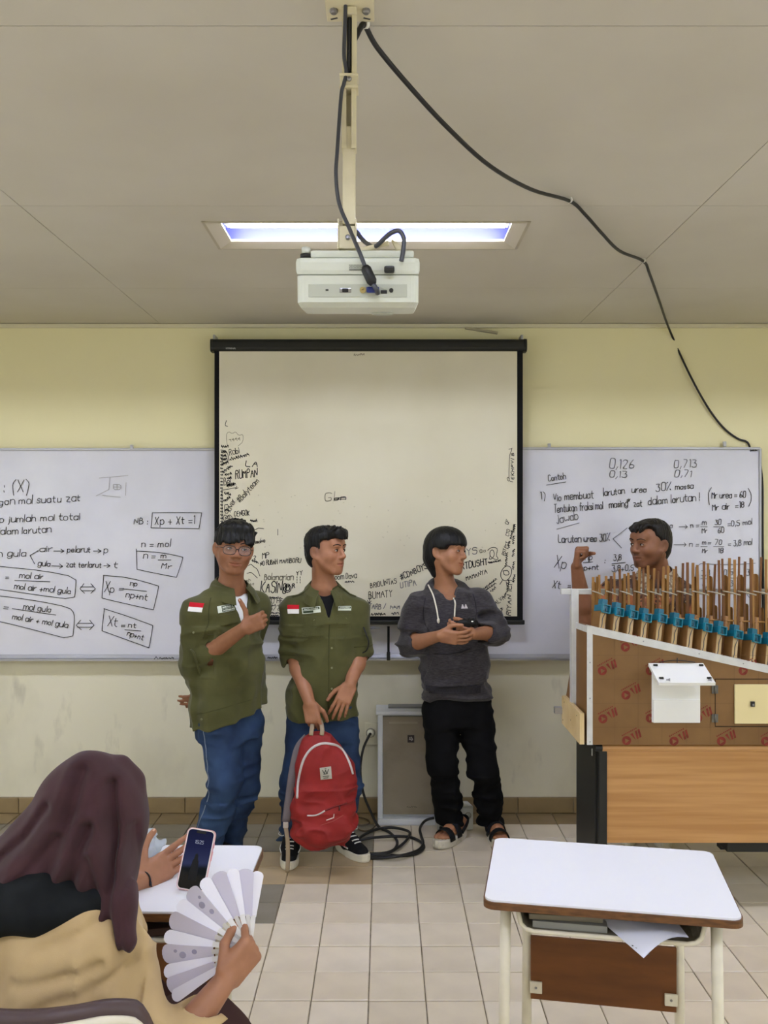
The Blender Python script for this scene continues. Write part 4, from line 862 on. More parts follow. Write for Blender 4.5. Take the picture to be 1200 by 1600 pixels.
q = P(642, 1154, Yp); b = MB(); b.box((q.x, Yp - .005, q.z), (.038, .002, .042)); lg = b.build('badge', mat('dark badge', (42, 32, 36), .4), fr)
b = MB()
for (dx, dz) in ((-.006, .006), (.002, .009), (.006, .003), (-.002, -.002), (.003, -.008), (-.008, -.002), (.008, -.004)): b.box((q.x + dx, Yp - .0065, q.z + dz), (.006, .001, .005), 0, Matrix.Rotation(.6, 3, 'Y'))
b.build('badge_mark', mat('grey print', (186, 180, 180), .5), fr)
st = text_strokes('~5', (636, 1262), (652, 1262), 3.2, jit=.1, slant=0); ribbons(st, lambda u, v: P(u, v, Yp - .005), .0025).build('maker_mark', mat('faint print', (110, 98, 82), .5), fr)
b = MB(); q = P(630, 1129, Yp); b.box((q.x, Yp - .005, q.z), (.16, .003, .012), .001); b.build('vent_slot', mat('pale vent', (164, 152, 130), .5), fr)
# wall socket with plug
q = P(580, 1146, YW); sk = root('wall_socket', (q.x, YW, q.z), 'cream wall socket with a white plug in it', 'socket')
M_SOCK = mat('cream socket plastic', (222, 216, 192), .4)
b = MB(); b.box((q.x, YW - .006, q.z), (.075, .012, .128), .004); b.build('face_plate', M_SOCK, sk)
q2 = P(579, 1144, YW); b = MB(); b.lathe([(.027, 0), (.027, .004), (.024, .006)], (q2.x, YW - .012, q2.z), (0, -1, 0), 20); b.build('socket_ring', mat('grey socket ring', (150, 146, 130), .5), sk)
b = MB(); b.lathe([(.021, 0), (.021, .016), (.015, .024), (.008, .03)], (q2.x, YW - .016, q2.z), (0, -1, 0), 20); b.build('plug', mat('white plug', (240, 238, 226), .35), sk)
zf = .009
cp_ = [Vector((q2.x, YW - .045, q2.z)), P(577, 1149, YW - .07), P(567, 1172, YW - .1), P(563, 1205, YW - .12), P(568, 1240, YW - .16), P(580, 1270, YW - .2), G(592, 1292, .02), G(608, 1300, zf), G(620, 1313, zf), G(618, 1325, zf), G(605, 1332, zf), G(580, 1334, zf), G(562, 1330, zf), G(556, 1318, zf), G(566, 1306, zf), G(588, 1296, .018), G(612, 1293, .02), G(636, 1298, .02), G(640, 1305, .018), G(630, 1318, .018), G(612, 1330, .02), G(590, 1335, .02), G(565, 1336, zf),
      G(550, 1330, zf), G(552, 1318, zf), G(575, 1310, .016), G(610, 1307, .026), G(640, 1308, zf), G(658, 1316, zf), G(662, 1325, zf), G(650, 1334, zf), G(625, 1337, zf), G(600, 1336, .026), G(578, 1340, zf), G(585, 1341, zf), G(620, 1338, .026), G(650, 1330, .018), G(661, 1319, .02), G(658, 1306, .02), G(656, 1296, .03), P(660, 1287, 5.02), P(667, 1281, 5.02), P(678, 1278, 5.03)]
tubeobj('extension_cord', cp_, .0075, M_CABLE, sub=5, label='black extension cord coiled on the floor between the backpack and the sandals', cat='cord')
tubeobj('thin_cord', [G(540, 1279, .006), G(560, 1277, .006), G(575, 1281, .006), G(576, 1287, .006), G(562, 1289, .006), G(548, 1286, .006), G(556, 1292, .006), G(566, 1298, .006), G(580, 1296, .014), G(594, 1282, .006)], .004, mat('brown cord', (92, 78, 62), .5), label='thin brown cord lying by the wall skirting', cat='cord')
# extension box
bx = root('power_box', G(706, 1298, 0), 'grey-white power box with sockets on the floor behind the sandals', 'power box')
Rb = rotz(math.radians(14)); bc = Vector((.388, 5.028, .066))
M_PB = mat('grey-white box plastic', (206, 206, 198), .45)
T = lambda x, y, z: bc + Rb @ Vector((x, y, z))
b = MB(); b.box(T(0, 0, 0), (.19, .10, .13), .006, Rb); b.build('body', M_PB, bx)
b = MB(); b.box(T(-.088, -.034, -.005), (.03, .05, .115), .004, Rb); b.build('end_block', mat('grey box end', (176, 178, 174), .45), bx)
b = MB(); b.box(T(.062, -.051, .012), (.05, .004, .075), .006, Rb); sk2 = b.build('socket', M_PB, bx)
b = MB(); b.lathe([(.02, 0), (.02, .002), (.016, .003), (.016, 0.0005)], T(.062, -.0525, .016), Rb @ Vector((0, -1, 0)), 16); b.build('socket_ring', mat('grey socket ring', (150, 146, 130), .5), sk2)
b = MB(); b.box(T(-.02, -.051, .012), (.05, .004, .075), .006, Rb); b.build('socket', M_PB, bx)
for k in (-1, 1):
    b = MB(); b.lathe([(.009, 0), (.009, .006), (.006, .008)], T(-.088 + .009 * k, -.059, -.035), Rb @ Vector((0, -1, 0)), 12); b.build('knob', M_BLACKP, bx)
# ------------------------------------------------------------------ sculpting by distance fields (for bodies and cloth)
_lat = np.random.RandomState(5).rand(32, 32, 32).astype(np.float32)
def vnoise(p):
    """smooth value noise, p: (N,3) -> 0..1"""
    i = np.floor(p).astype(np.int64); f = (p - i).astype(np.float32); f = f * f * (3 - 2 * f); i &= 31; j = (i + 1) & 31
    def g(a, b, c): return _lat[a, b, c]
    x0, y0, z0 = i.T; x1, y1, z1 = j.T; fx, fy, fz = f.T
    c00 = g(x0, y0, z0) * (1 - fx) + g(x1, y0, z0) * fx; c10 = g(x0, y1, z0) * (1 - fx) + g(x1, y1, z0) * fx
    c01 = g(x0, y0, z1) * (1 - fx) + g(x1, y0, z1) * fx; c11 = g(x0, y1, z1) * (1 - fx) + g(x1, y1, z1) * fx
    return (c00 * (1 - fy) + c10 * fy) * (1 - fz) + (c01 * (1 - fy) + c11 * fy) * fz
V3 = lambda p: np.array([p[0], p[1], p[2]], dtype=np.float32)
I3 = np.eye(3, dtype=np.float32)
class Field:
    FAR = .05
    def __init__(s, lo, hi, h, fine=()):
        s.ax = []
        for i in range(3):
            x = lo[i]; pts = [x]
            while x < hi[i]:
                st = h
                for (a, p, q, f) in fine:
                    if a == i and p <= x < q: st = min(st, f)
                x += st; pts.append(x)
            s.ax.append(np.array(pts, dtype=np.float32))
        s.F = np.full([len(a) for a in s.ax], s.FAR, dtype=np.float32)
    def sl(s, lo, hi):
        r = []
        for a, l, h in zip(s.ax, lo, hi):
            i0 = max(int(np.searchsorted(a, l)) - 1, 0); i1 = min(int(np.searchsorted(a, h)) + 1, len(a)); r.append(slice(i0, max(i1, i0)))
        r = tuple(r)
        return r, s.ax[0][r[0]][:, None, None], s.ax[1][r[1]][None, :, None], s.ax[2][r[2]][None, None, :]
    def put(s, r, d, k, op):
        A = s.F[r]
        if A.size == 0: return
        if op == 'u':
            if k > 0: h = np.clip(.5 + .5 * (A - d) / k, 0, 1); s.F[r] = A * (1 - h) + d * h - k * h * (1 - h)
            else: s.F[r] = np.minimum(A, d)
        elif op == 's':
            d = -d
            if k > 0: h = np.clip(.5 - .5 * (A - d) / k, 0, 1); s.F[r] = A * (1 - h) + d * h + k * h * (1 - h)
            else: s.F[r] = np.maximum(A, d)
    def cone(s, a, b, ra, rb, k=.01, op='u', flat=None):
        """round cone; flat = (axis vector, factor) squeezes it along that axis"""
        a, b = V3(a), V3(b); m = max(ra, rb) + s.FAR + k; lo = np.minimum(a, b) - m; hi = np.maximum(a, b) + m
        r, X, Y, Z = s.sl(lo, hi); d = b - a; L2 = float(d @ d) + 1e-9
        px, py, pz = X - a[0], Y - a[1], Z - a[2]
        t = np.clip((px * d[0] + py * d[1] + pz * d[2]) / L2, 0, 1)
        qx, qy, qz = px - t * d[0], py - t * d[1], pz - t * d[2]; q2 = qx * qx + qy * qy + qz * qz
        if flat is not None:
            n = V3(flat[0]); n = n / np.linalg.norm(n); w = qx * n[0] + qy * n[1] + qz * n[2]; q2 = q2 + w * w * (1 / flat[1] ** 2 - 1)
        s.put(r, np.sqrt(q2) - (ra + (rb - ra) * t), k, op)
    def chain(s, pts, rs, k=.01, op='u', flat=None):
        for i in range(len(pts) - 1): s.cone(pts[i], pts[i + 1], rs[i], rs[i + 1], k, op, flat)
    def ell(s, c, rad, R=I3, k=.01, op='u'):
        c = V3(c); rad = np.asarray(rad, dtype=np.float32); ext = np.abs(R) @ rad + s.FAR + k
        r, X, Y, Z = s.sl(c - ext, c + ext); px, py, pz = X - c[0], Y - c[1], Z - c[2]
        u = [R[0, i] * px + R[1, i] * py + R[2, i] * pz for i in range(3)]
        k0 = np.sqrt(sum((u[i] / rad[i]) ** 2 for i in range(3))); k1 = np.sqrt(sum((u[i] / rad[i] ** 2) ** 2 for i in range(3)))
        s.put(r, k0 * (k0 - 1) / (k1 + 1e-6), k, op)
    def box(s, c, half, R=I3, rnd=.005, k=.01, op='u'):
        c = V3(c); half = np.asarray(half, dtype=np.float32); ext = np.abs(R) @ half + s.FAR + k
        r, X, Y, Z = s.sl(c - ext, c + ext); px, py, pz = X - c[0], Y - c[1], Z - c[2]
        q = [np.abs(R[0, i] * px + R[1, i] * py + R[2, i] * pz) - half[i] + rnd for i in range(3)]
        d = np.sqrt(sum(np.maximum(v, 0) ** 2 for v in q)) + np.minimum(np.maximum(np.maximum(q[0], q[1]), q[2]), 0) - rnd
        s.put(r, d, k, op)
    def column(s, rows, yaw, k=.02, p=2.3, op='u', capk=.01):
        """rows: (z, cx, cy, a, b) from low to high; a = half width, b = half depth, turned by yaw"""
        rows = np.array(rows, dtype=np.float32); zs = rows[:, 0]
        m = s.FAR + k; R_ = max(rows[:, 3].max(), rows[:, 4].max()) + m
        lo = (rows[:, 1].min() - R_, rows[:, 2].min() - R_, zs[0] - m); hi = (rows[:, 1].max() + R_, rows[:, 2].max() + R_, zs[-1] + m)
        r, X, Y, Z = s.sl(lo, hi); z = Z[0, 0]
        def sm(col):
            return np.interp(z, zs, rows[:, col])[None, None, :].astype(np.float32)
        cx, cy, a, b = sm(1), sm(2), sm(3), sm(4); px, py = X - cx, Y - cy; c_, s_ = math.cos(yaw), math.sin(yaw)
        u = px * c_ + py * s_; v = -px * s_ + py * c_
        g = (np.abs(u / a) ** p + np.abs(v / b) ** p) ** (1 / p)
        d = (g - 1) * np.minimum(a, b)
        d = np.maximum(d, np.maximum(zs[0] - Z, Z - zs[-1]))
        s.put(r, d, k, op)
    def vcut(s, c, R, half, top, k=.004):
        """cuts a V whose point is at c, opening upwards, through everything in front of c"""
        c = V3(c); r, X, Y, Z = s.sl(c - .3, c + .3); px, py, pz = X - c[0], Y - c[1], Z - c[2]
        u = R[0, 0] * px + R[1, 0] * py; v = R[0, 1] * px + R[1, 1] * py
        d = np.maximum(np.maximum(np.abs(u) * math.cos(half) - pz * math.sin(half), -v), pz - top); s.put(r, d, k, 's')
    def plane(s, c, n, k=0.0):
        """keeps the side that n points away from"""
        c, n = V3(c), V3(n); n = n / np.linalg.norm(n)
        X, Y, Z = s.ax[0][:, None, None], s.ax[1][None, :, None], s.ax[2][None, None, :]
        d = (X - c[0]) * n[0] + (Y - c[1]) * n[1] + (Z - c[2]) * n[2]
        if k > 0: h = np.clip(.5 - .5 * (s.F - d) / k, 0, 1); s.F = s.F * (1 - h) + d * h + k * h * (1 - h)
        else: s.F = np.maximum(s.F, d)
    def disp(s, fn, lo=None, hi=None, band=.03):
        """adds fn(points) to the field near the surface"""
        if lo is None: lo = [a[0] for a in s.ax]; hi = [a[-1] for a in s.ax]
        r, X, Y, Z = s.sl(lo, hi); A = s.F[r]; m = np.abs(A) < band; idx = np.argwhere(m)
        if len(idx) == 0: return
        p = np.stack([X.ravel()[idx[:, 0]], Y.ravel()[idx[:, 1]], Z.ravel()[idx[:, 2]]], 1)
        A[m] += fn(p).astype(np.float32); s.F[r] = A
    def wrinkle(s, amp, sc, lo=None, hi=None, seed=0.0, R=I3, sharp=True):
        """sc: noise frequency along the three axes of R"""
        sc = np.asarray(sc, dtype=np.float32)
        def fn(p):
            q = (p @ R) * sc + seed; n = vnoise(q + .6 * vnoise(q * .7 + 9)[:, None])
            return amp * ((np.abs(2 * n - 1) * 2 - .7) if sharp else (2 * n - 1))
        s.disp(fn, lo, hi)
    def mesh(s):
        F = s.F; ins = F < 0
        n = [len(a) for a in s.ax]
        cnt = np.zeros([n[0] - 1, n[1] - 1, n[2] - 1], dtype=np.uint8)
        for dx in (0, 1):
            for dy in (0, 1):
                for dz in (0, 1): cnt += ins[dx:n[0] - 1 + dx, dy:n[1] - 1 + dy, dz:n[2] - 1 + dz]
        act = (cnt > 0) & (cnt < 8); idx = np.argwhere(act); N = len(idx)
        ids = np.full(act.shape, -1, dtype=np.int32); ids[act] = np.arange(N, dtype=np.int32)
        co = [(x, y, z) for x in (0, 1) for y in (0, 1) for z in (0, 1)]
        val = {c: F[idx[:, 0] + c[0], idx[:, 1] + c[1], idx[:, 2] + c[2]] for c in co}
        acc = np.zeros((N, 3), dtype=np.float32); w = np.zeros(N, dtype=np.float32)
        for c in co:
            for a in range(3):
                if c[a] == 0:
                    c2 = list(c); c2[a] = 1; c2 = tuple(c2); v0, v1 = val[c], val[c2]; m = (v0 < 0) != (v1 < 0)
                    t = np.where(m, v0 / np.where(m, v0 - v1, 1), 0)
                    for b in range(3):
                        acc[:, b] += np.where(m, (t if b == a else c[b]), 0)
                    w += m
        acc /= w[:, None]
        V = np.empty((N, 3), dtype=np.float32)
        for b in range(3): A = s.ax[b]; V[:, b] = A[idx[:, b]] + acc[:, b] * (A[idx[:, b] + 1] - A[idx[:, b]])
        fs = []
        for a in range(3):
            b, c = (a + 1) % 3, (a + 2) % 3
            i0 = [slice(None)] * 3; i1 = [slice(None)] * 3; i0[a] = slice(0, -1); i1[a] = slice(1, None)
            for t in (b, c): i0[t] = slice(1, -1); i1[t] = slice(1, -1)
            s0, s1 = ins[tuple(i0)], ins[tuple(i1)]
            for fl in (0, 1):
                e = np.argwhere((s0 & ~s1) if fl == 0 else (~s0 & s1))
                if len(e) == 0: continue
                e = e.copy(); e[:, b] += 1; e[:, c] += 1
                def cell(db, dc):
                    q = e.copy(); q[:, b] += db; q[:, c] += dc; return ids[q[:, 0], q[:, 1], q[:, 2]]
                quad = [cell(-1, -1), cell(0, -1), cell(0, 0), cell(-1, 0)]
                if fl: quad = quad[::-1]
                fs.append(np.stack(quad, 1))
        return V, np.concatenate(fs)
def relax(V, Fq, it=2, lam=.5):
    """light smoothing"""
    V = V.astype(np.float64)
    for _ in range(it):
        acc = np.zeros_like(V); w = np.zeros(len(V))
        for i in range(4):
            a, b = Fq[:, i], Fq[:, (i + 1) % 4]
            np.add.at(acc, a, V[b]); np.add.at(w, a, 1); np.add.at(acc, b, V[a]); np.add.at(w, b, 1)
        V = V + lam * (acc / np.maximum(w, 1)[:, None] - V)
    return V
def sdf_obj(F, name, m, parent, it=1, color=None, **kw):
    V, Q = F.mesh()
    if it: V = relax(V, Q, it)
    o = mesh_obj(name, V, Q, m, parent, smooth=True, **kw)
    if color is not None:
        c = color(V); at = o.data.color_attributes.new('tint', 'FLOAT_COLOR', 'POINT')
        at.data.foreach_set('color', np.concatenate([c, np.ones((len(c), 1))], 1).astype(np.float32).ravel())
    o['_'] = 0; del o['_']
    return o, V, Q
def bvh_of(V, Q): return BVHTree.FromPolygons([tuple(v) for v in V.tolist()], Q.tolist())
def hit(bv, p, n, dist=.3):
    """drops p onto the surface along -n"""
    p, n = Vector(p), Vector(n).normalized(); r = bv.ray_cast(p + n * dist, -n, dist * 2.5)
    if r[0] is None:
        r = bv.find_nearest(p); return r[0], r[1]
    return r[0], r[1]
def patch(bv, name, c, n, up, w, h, m, parent, off=.002, thick=.002, nx=8, ny=6, cut=None, **kw):
    """a piece of cloth or card lying on the surface; cut(s, t) -> (s, t) reshapes its outline"""
    n = Vector(n).normalized(); up = Vector(up); up = (up - n * up.dot(n)).normalized(); rt = up.cross(n)
    vs = []
    for j in range(ny + 1):
        for i in range(nx + 1):
            s, t = i / nx * 2 - 1, j / ny * 2 - 1
            if cut: s, t = cut(s, t)
            q, qn = hit(bv, Vector(c) + rt * s * w / 2 + up * t * h / 2, n)
            vs.append(q + n * (off + thick))
    k = len(vs); vs += [v - n * (thick + off * .5) for v in vs]; fs = []; W = nx + 1
    for j in range(ny):
        for i in range(nx):
            a = j * W + i; fs += [(a, a + 1, a + W + 1, a + W), (k + a, k + a + W, k + a + W + 1, k + a + 1)]
    rim = [i for i in range(W)] + [j * W + nx for j in range(1, ny + 1)] + [ny * W + i for i in range(nx - 1, -1, -1)] + [j * W for j in range(ny - 1, 0, -1)]
    for i in range(len(rim)): a, b = rim[i], rim[(i + 1) % len(rim)]; fs.append((a, k + a, k + b, b))
    return mesh_obj(name, vs, fs, m, parent, smooth=False, **kw)
def seam(bv, name, pts, n, r, m, parent, off=.0, sub=5, nn=6, **kw):
    ps = [hit(bv, p, n)[0] + Vector(n).normalized() * off for p in smooth_path(pts, sub)]
    b = MB(); b.tube(ps, r, nn); return b.build(name, m, parent, **kw)

# ------------------------------------------------------------------ anatomy
def frame(yaw, pitch=0.0, roll=0.0):
    """columns: own left, forward, up.  yaw 0 faces the camera, positive turns to +x"""
    f = Vector((math.sin(yaw), -math.cos(yaw), 0)); u = Vector((0, 0, 1)); l = u.cross(f)
    M = Matrix((l, f, u)).transposed()
    M = M @ Matrix.Rotation(pitch, 3, 'X') @ Matrix.Rotation(roll, 3, 'Y')
    return np.array(M, dtype=np.float32)
class Head:
    def __init__(s, c, R, sc=1.0, wide=1.0): s.c = V3(c); s.R = R; s.s = sc; s.w = wide
    def T(s, x, y, z): return s.c + s.R @ (np.array([x * s.w, y, z], dtype=np.float32) * s.s)
    def local(s, V): q = ((V - s.c) @ s.R) / s.s; q[:, 0] /= s.w; return q
    def sculpt(s, F, jaw=1.0, nose=1.0, neck=None, lips=1.0, open_=0.0, smile=0.0):
        T, R, q, w = s.T, s.R, s.s, s.w
        def E(x, y, z, a, b, c, k=.02, op='u'): F.ell(T(x, y, z), np.array([a * w, b, c]) * q, R, k * q, op)
        def C(p0, p1, r0, r1, k=.01, op='u'): F.cone(T(*p0), T(*p1), r0 * q, r1 * q, k * q, op)
        E(0, -.018, .035, .074, .094, .082)
        E(0, .016, -.030, .064 * jaw, .074, .080, .03)
        for sd in (-1, 1):
            C((sd * .054, -.005, -.040), (sd * .022 * jaw, .058, -.100), .018 * jaw, .017, .03)      # jaw line
            E(sd * .043, .050, -.028, .024, .026, .024, .025)                                       # cheek
        E(0, .066, -.100, .020, .019, .017, .022)                                                   # chin
        E(0, .072, .040, .055, .020, .034, .03)                                                     # forehead
        C((-.034, .079, .021), (.034, .079, .021), .010, .010, .016)                                # brow ridge
        for sd in (-1, 1):
            E(sd * .032, .097, .001, .020, .017, .013, .012, 's')                                   # eye socket
            E(sd * .032, .076, .000, .0165, .012, .0115, .006)                                      # lids
        C((0, .084, .012), (0, .104, -.026), .0075, .0105 * nose, .012)
        E(0, .104, -.031, .0125 * nose, .011, .0095, .006)
        for sd in (-1, 1): E(sd * .013 * nose, .094, -.034, .0085 * nose, .011, .0078, .006)
        for sd in (-1, 1): E(sd * .007 * nose, .101, -.041, .0035, .005, .003, .002, 's')
        E(0, .074, -.064, .032, .016, .024, .02)                                                   # mouth mound
        lz = -.066
        for sd in (-1, 1):
            C((sd * .004, .0895, lz + .004), (sd * .026, .078, lz + .001 + smile), .0058 * lips, .0030, .004)
            C((sd * .004, .0875, lz - .009 - open_), (sd * .023, .077, lz - .003 + smile - open_ * .5), .0068 * lips, .0032, .004)
        for sd in (-1, 1): C((sd * .025, .085, lz - .0015 + smile * .9), (0, .0965, lz - .003), .0024 + open_ * .4, .0028 + open_ * .5, .002, 's')
        for sd in (-1, 1):                                                                          # ears
            Re = s.R @ np.array(Matrix.Rotation(sd * .55, 3, 'Z') @ Matrix.Rotation(.18, 3, 'X'), dtype=np.float32)
            F.ell(T(sd * .080, -.018, -.008), np.array([.0085, .021, .032]) * q, Re, .006 * q)
            F.ell(T(sd * .090, -.012, -.004), np.array([.009, .011, .020]) * q, Re, .004 * q, 's')
            F.ell(T(sd * .075, -.004, -.036), np.array([.0065, .009, .010]) * q, Re, .008 * q)
        if neck is not None:
            nb, r0, r1 = neck
            F.cone(T(0, -.030, -.055), nb, r0, r1, .025)
            for sd in (-1, 1): F.cone(T(sd * .052, -.03, -.055), V3(nb) + s.R[:, 0] * sd * .012 + s.R[:, 1] * .03, .014, .012, .025)
    def ear_gap(s, F, r=(.030, .028, .036)):
        for sd in (-1, 1): F.ell(s.T(sd * .090, -.016, -.010), np.array(r) * s.s, s.R, .006, 's')
    def tint(s, V, lip=(.80, .58, .57), beard=0.0, fade=0.0):
        L = s.local(V.astype(np.float32)); c = np.ones((len(V), 3))
        near = (np.linalg.norm(L, axis=1) < .16)
        x, y, z = L.T
        def blend(mask, col): c[:] = c * (1 - mask[:, None]) + c * np.array(col) * mask[:, None]
        g = lambda v, a: np.clip(1 - np.abs(v) / a, 0, 1)
        m = near * (y > .072) * np.clip(1.5 - ((x / .026) ** 2 + ((z + .069) / .0115) ** 2) * 1.2, 0, 1); blend(m, lip)
        m = near * (y > .05) * np.clip(1 - (((np.abs(x) - .032) / .02) ** 2 + ((z) / .014) ** 2), 0, 1) * .5; blend(m, (.80, .72, .70))
        m = near * np.clip(1 - (((np.abs(x) - .042) / .026) ** 2 + ((y - .06) / .05) ** 2 + ((z + .03) / .028) ** 2), 0, 1) * .5; blend(m, (1.04, .90, .86))
        if beard:
            m = near * np.clip((-.03 - z) / .02, 0, 1) * np.clip((z + .125) / .02, 0, 1) * np.clip((np.abs(x) / .055 + (y > .075) * ((z > -.056) + (z < -.080))), 0, 1) * (y > -.01) * beard; blend(m, (.62, .58, .56))
            m = near * (y > .08) * np.clip(1 - ((x / .03) ** 2 + ((z + .051) / .006) ** 2), 0, 1) * beard; blend(m, (.35, .32, .30))
            m = near * (y > .06) * np.clip(1 - ((x / .02) ** 2 + ((z + .097) / .012) ** 2), 0, 1) * beard; blend(m, (.45, .42, .40))
        if fade:
            m = near * np.clip((.03 - y) / .03, 0, 1) * np.clip((z + .035) / .03, 0, 1) * fade; blend(m, (.5, .47, .47))
        return c
    def eyes(s, parent, skin_bv, gaze=0.0, brow=1.0, squint=1.0, browz=.026):
        W = mat('eye white', (206, 198, 190), .25, .5); I = mat('dark brown iris', (30, 20, 16), .15, .6); B = mat('black brow hair', (26, 22, 21), .7, .2)
        def ellm(name, c, rad, m, par, seg=12):
            b = MB(); vs = []; fs = []; n1, n2 = seg, seg // 2
            for j in range(n2 + 1):
                for i in range(n1):
                    t, p = 2 * math.pi * i / n1, math.pi * j / n2
                    l = np.array([rad[0] * math.sin(p) * math.cos(t), rad[1] * math.sin(p) * math.sin(t), rad[2] * math.cos(p)]); vs.append(V3(s.T(*c)) + s.R @ (l * s.s))
            for j in range(n2):
                for i in range(n1): fs.append((j * n1 + i, j * n1 + (i + 1) % n1, (j + 1) * n1 + (i + 1) % n1, (j + 1) * n1 + i))
            return mesh_obj(name, vs, fs, m, par, smooth=True)
        for sd in (-1, 1):
            e = ellm('eye', (sd * .032, .0805, -.0005), (.0128, .0085, .0056 * squint), W, parent)
            ellm('iris', (sd * .032 + gaze, .0862 - abs(gaze) * .3, -.0003), (.0062, .0048, .0055 * squint), I, e)
            b = MB(); pts = []
            for t in (-1, -.5, 0, .5, 1): pts.append(s.T(sd * .032 + t * .0145, .0885 - abs(t) ** 2 * .006, .0052 * squint + .001 - abs(t) ** 1.8 * .0042))
            b.tube(smooth_path(pts, 3), .0013 * s.s, 6); b.build('eyelash', B, e)
            pts = [hit(skin_bv, s.T(sd * x, .10, browz + z), s.R[:, 1])[0] for x, z in ((.012, -.003), (.022, .001), (.034, .0035), (.046, .001), (.052, -.004))]
            b = MB(); b.tube(smooth_path(pts, 3), [(.0022 + .0016 * math.sin(math.pi * min(1, .25 + k / 16))) * brow * s.s for k in range(13)], 6, flat=.6); b.build('eyebrow', B, parent)
def finger_dirs(d, n, ang):
    out = []; a = 0
    for t in ang: a += t; out.append(d * math.cos(a) + n * math.sin(a))
    return out
def sculpt_hand(F, wrist, d, n, side, curl, thumb, s=1.0, spread=.06, k=.006):
    """d: palm direction, n: the way the palm faces, side 'R'/'L'; curl: four (mcp, pip, dip) radians; thumb: three directions in (d, t, n)"""
    w = Vector(wrist); d = Vector(d).normalized(); n = Vector(n); n = (n - d * n.dot(d)).normalized(); t = d.cross(n)
    if side == 'L': t = -t
    R = np.array(Matrix((t, d, n)).transposed(), dtype=np.float32)
    F.box(w + d * .046 * s, np.array([.038, .046, .0135]) * s, R, .012 * s, .012)
    F.cone(w, w + d * .03 * s, .0215 * s, .024 * s, .012, 'u', (n, .72))
    F.ell(w + d * .034 * s + t * .022 * s + n * .008 * s, np.array([.018, .032, .014]) * s, R, .012)
    tips = []
    for i, (off, fw, ln) in enumerate(((.0285, .088, (.041, .026, .020)), (.0095, .091, (.045, .030, .021)), (-.0095, .088, (.042, .028, .020)), (-.027, .080, (.033, .021, .018)))):
        fd = (d + t * (spread * (1.5 - i))).normalized(); p = w + (d * fw + t * off) * s; r = (.0098, .0098, .0094, .0084)[i] * s
        F.cone(w + (d * .05 + t * off * .8) * s, p, .0095 * s, r, k * 1.5)
        for j, v in enumerate(finger_dirs(fd, n, curl[i] if isinstance(curl[0], (tuple, list)) else curl)):
            p2 = p + v * ln[j] * s; r2 = r * (.94, .88, .80)[j]; F.cone(p, p2, r, r2, .0025); p, r = p2, r2
        tips.append((p, v))
    p = w + (d * .022 + t * .030 + n * .008) * s; r = .0135 * s
    for v, ln, rr in zip(thumb, (.040, .031, .025), (.0112, .0102, .0088)):
        v = (d * v[0] + t * v[1] + n * v[2]).normalized(); p2 = p + v * ln * s; F.cone(p, p2, r, rr * s, .004); p, r = p2, rr * s
    tips.append((p, v)); return tips
def nails(tips, n_of, parent, m, s=1.0):
    pass
# ------------------------------------------------------------------ people
def skin(name, c): return mat(name, c, .48, .4, var=.05, vscale=40, attr='tint', bump=.02, bscale=220)
M_HAIR = mat('black hair', (10, 10, 11), .5, .3, var=.3, vscale=60, stretch=(1, 1, .2), bump=.25, bscale=90)
def arm(F, sh, el, wr, r=(.050, .041, .027), k=.02):
    sh, el, wr = V3(sh), V3(el), V3(wr); F.cone(sh, el, r[0], r[1], k); m = el + (wr - el) * .3
    F.cone(el, m, r[1] * .97, r[1] * 1.04, k); F.cone(m, wr, r[1] * 1.04, r[2], k)
def leg(F, hp, kn, an, r=(.078, .055, .04), k=.02):
    F.cone(hp, kn, r[0], r[1], k); m = V3(kn) + (V3(an) - V3(kn)) * .3; F.cone(kn, m, r[1], r[1], k); F.cone(m, an, r[1], r[2], k)
def hair_flow(F, H, amp=.003, fa=26, fz=10, seed=0, crown=(0, -.03, .11)):
    def fn(p):
        L = H.local(p) - np.array(crown, dtype=np.float32); az = np.arctan2(L[:, 0], L[:, 1]); d = np.linalg.norm(L, axis=1)
        q = np.stack([np.cos(az) * fa * .5 + 3, np.sin(az) * fa * .5 + 7, d * fz * 4], 1) + seed; q2 = q * 2.3 + 11
        return amp * ((2 * vnoise(q) - 1) * 1.3 + (2 * vnoise(q2) - 1) * .7)
    F.disp(fn)
def collar(parent, nc, R, m, zb=.0, rt=.062, rb=.088, drop=.062, open_=26, back=.042, name='collar', tilt=.35, fall=1.0):
    """turned-down shirt collar around the neck; nc = neck base, R = chest frame"""
    R = np.asarray(R); vs = []; n = 28; a0 = math.radians(open_)
    for i in range(n + 1):
        ph = a0 + (2 * math.pi - 2 * a0) * i / n; fr = (1 + math.cos(ph)) / 2                # 1 in front, 0 behind
        e = V3((0, 0, 0)) + R[:, 0] * math.sin(ph) + R[:, 1] * math.cos(ph); u = np.array([0, 0, 1.0])
        top = V3(nc) + e * (rt + .012 * fr) + R[:, 1] * (.012 * fr) + u * (zb + .040 - .055 * fr ** 1.5)
        pt = fr ** 5
        bot = V3(nc) + e * (rb + .030 * fr + .012 * pt) + R[:, 1] * (.020 * fr) + u * (zb + .040 - back - (.040 + drop * .6) * fr ** 1.3 * fall) 
        mid = (top + bot) / 2 + e * .006 + u * .004
        vs += [top - e * .003, top, mid, bot, bot - e * .004 + u * .002, mid - e * .006]
    fs = []
    for i in range(n):
        for j in range(6): fs.append((i * 6 + j, i * 6 + (j + 1) % 6, (i + 1) * 6 + (j + 1) % 6, (i + 1) * 6 + j))
    fs += [tuple(range(6))[::-1], tuple(n * 6 + j for j in range(6))]
    return mesh_obj(name, vs, fs, m, parent, smooth=False)
def rounded_low(s, t):
    """pocket flap: rounded lower corners"""
    if t < 0: return s * (1 - .22 * max(0, -t - .2) ** 2), t
    return s, t
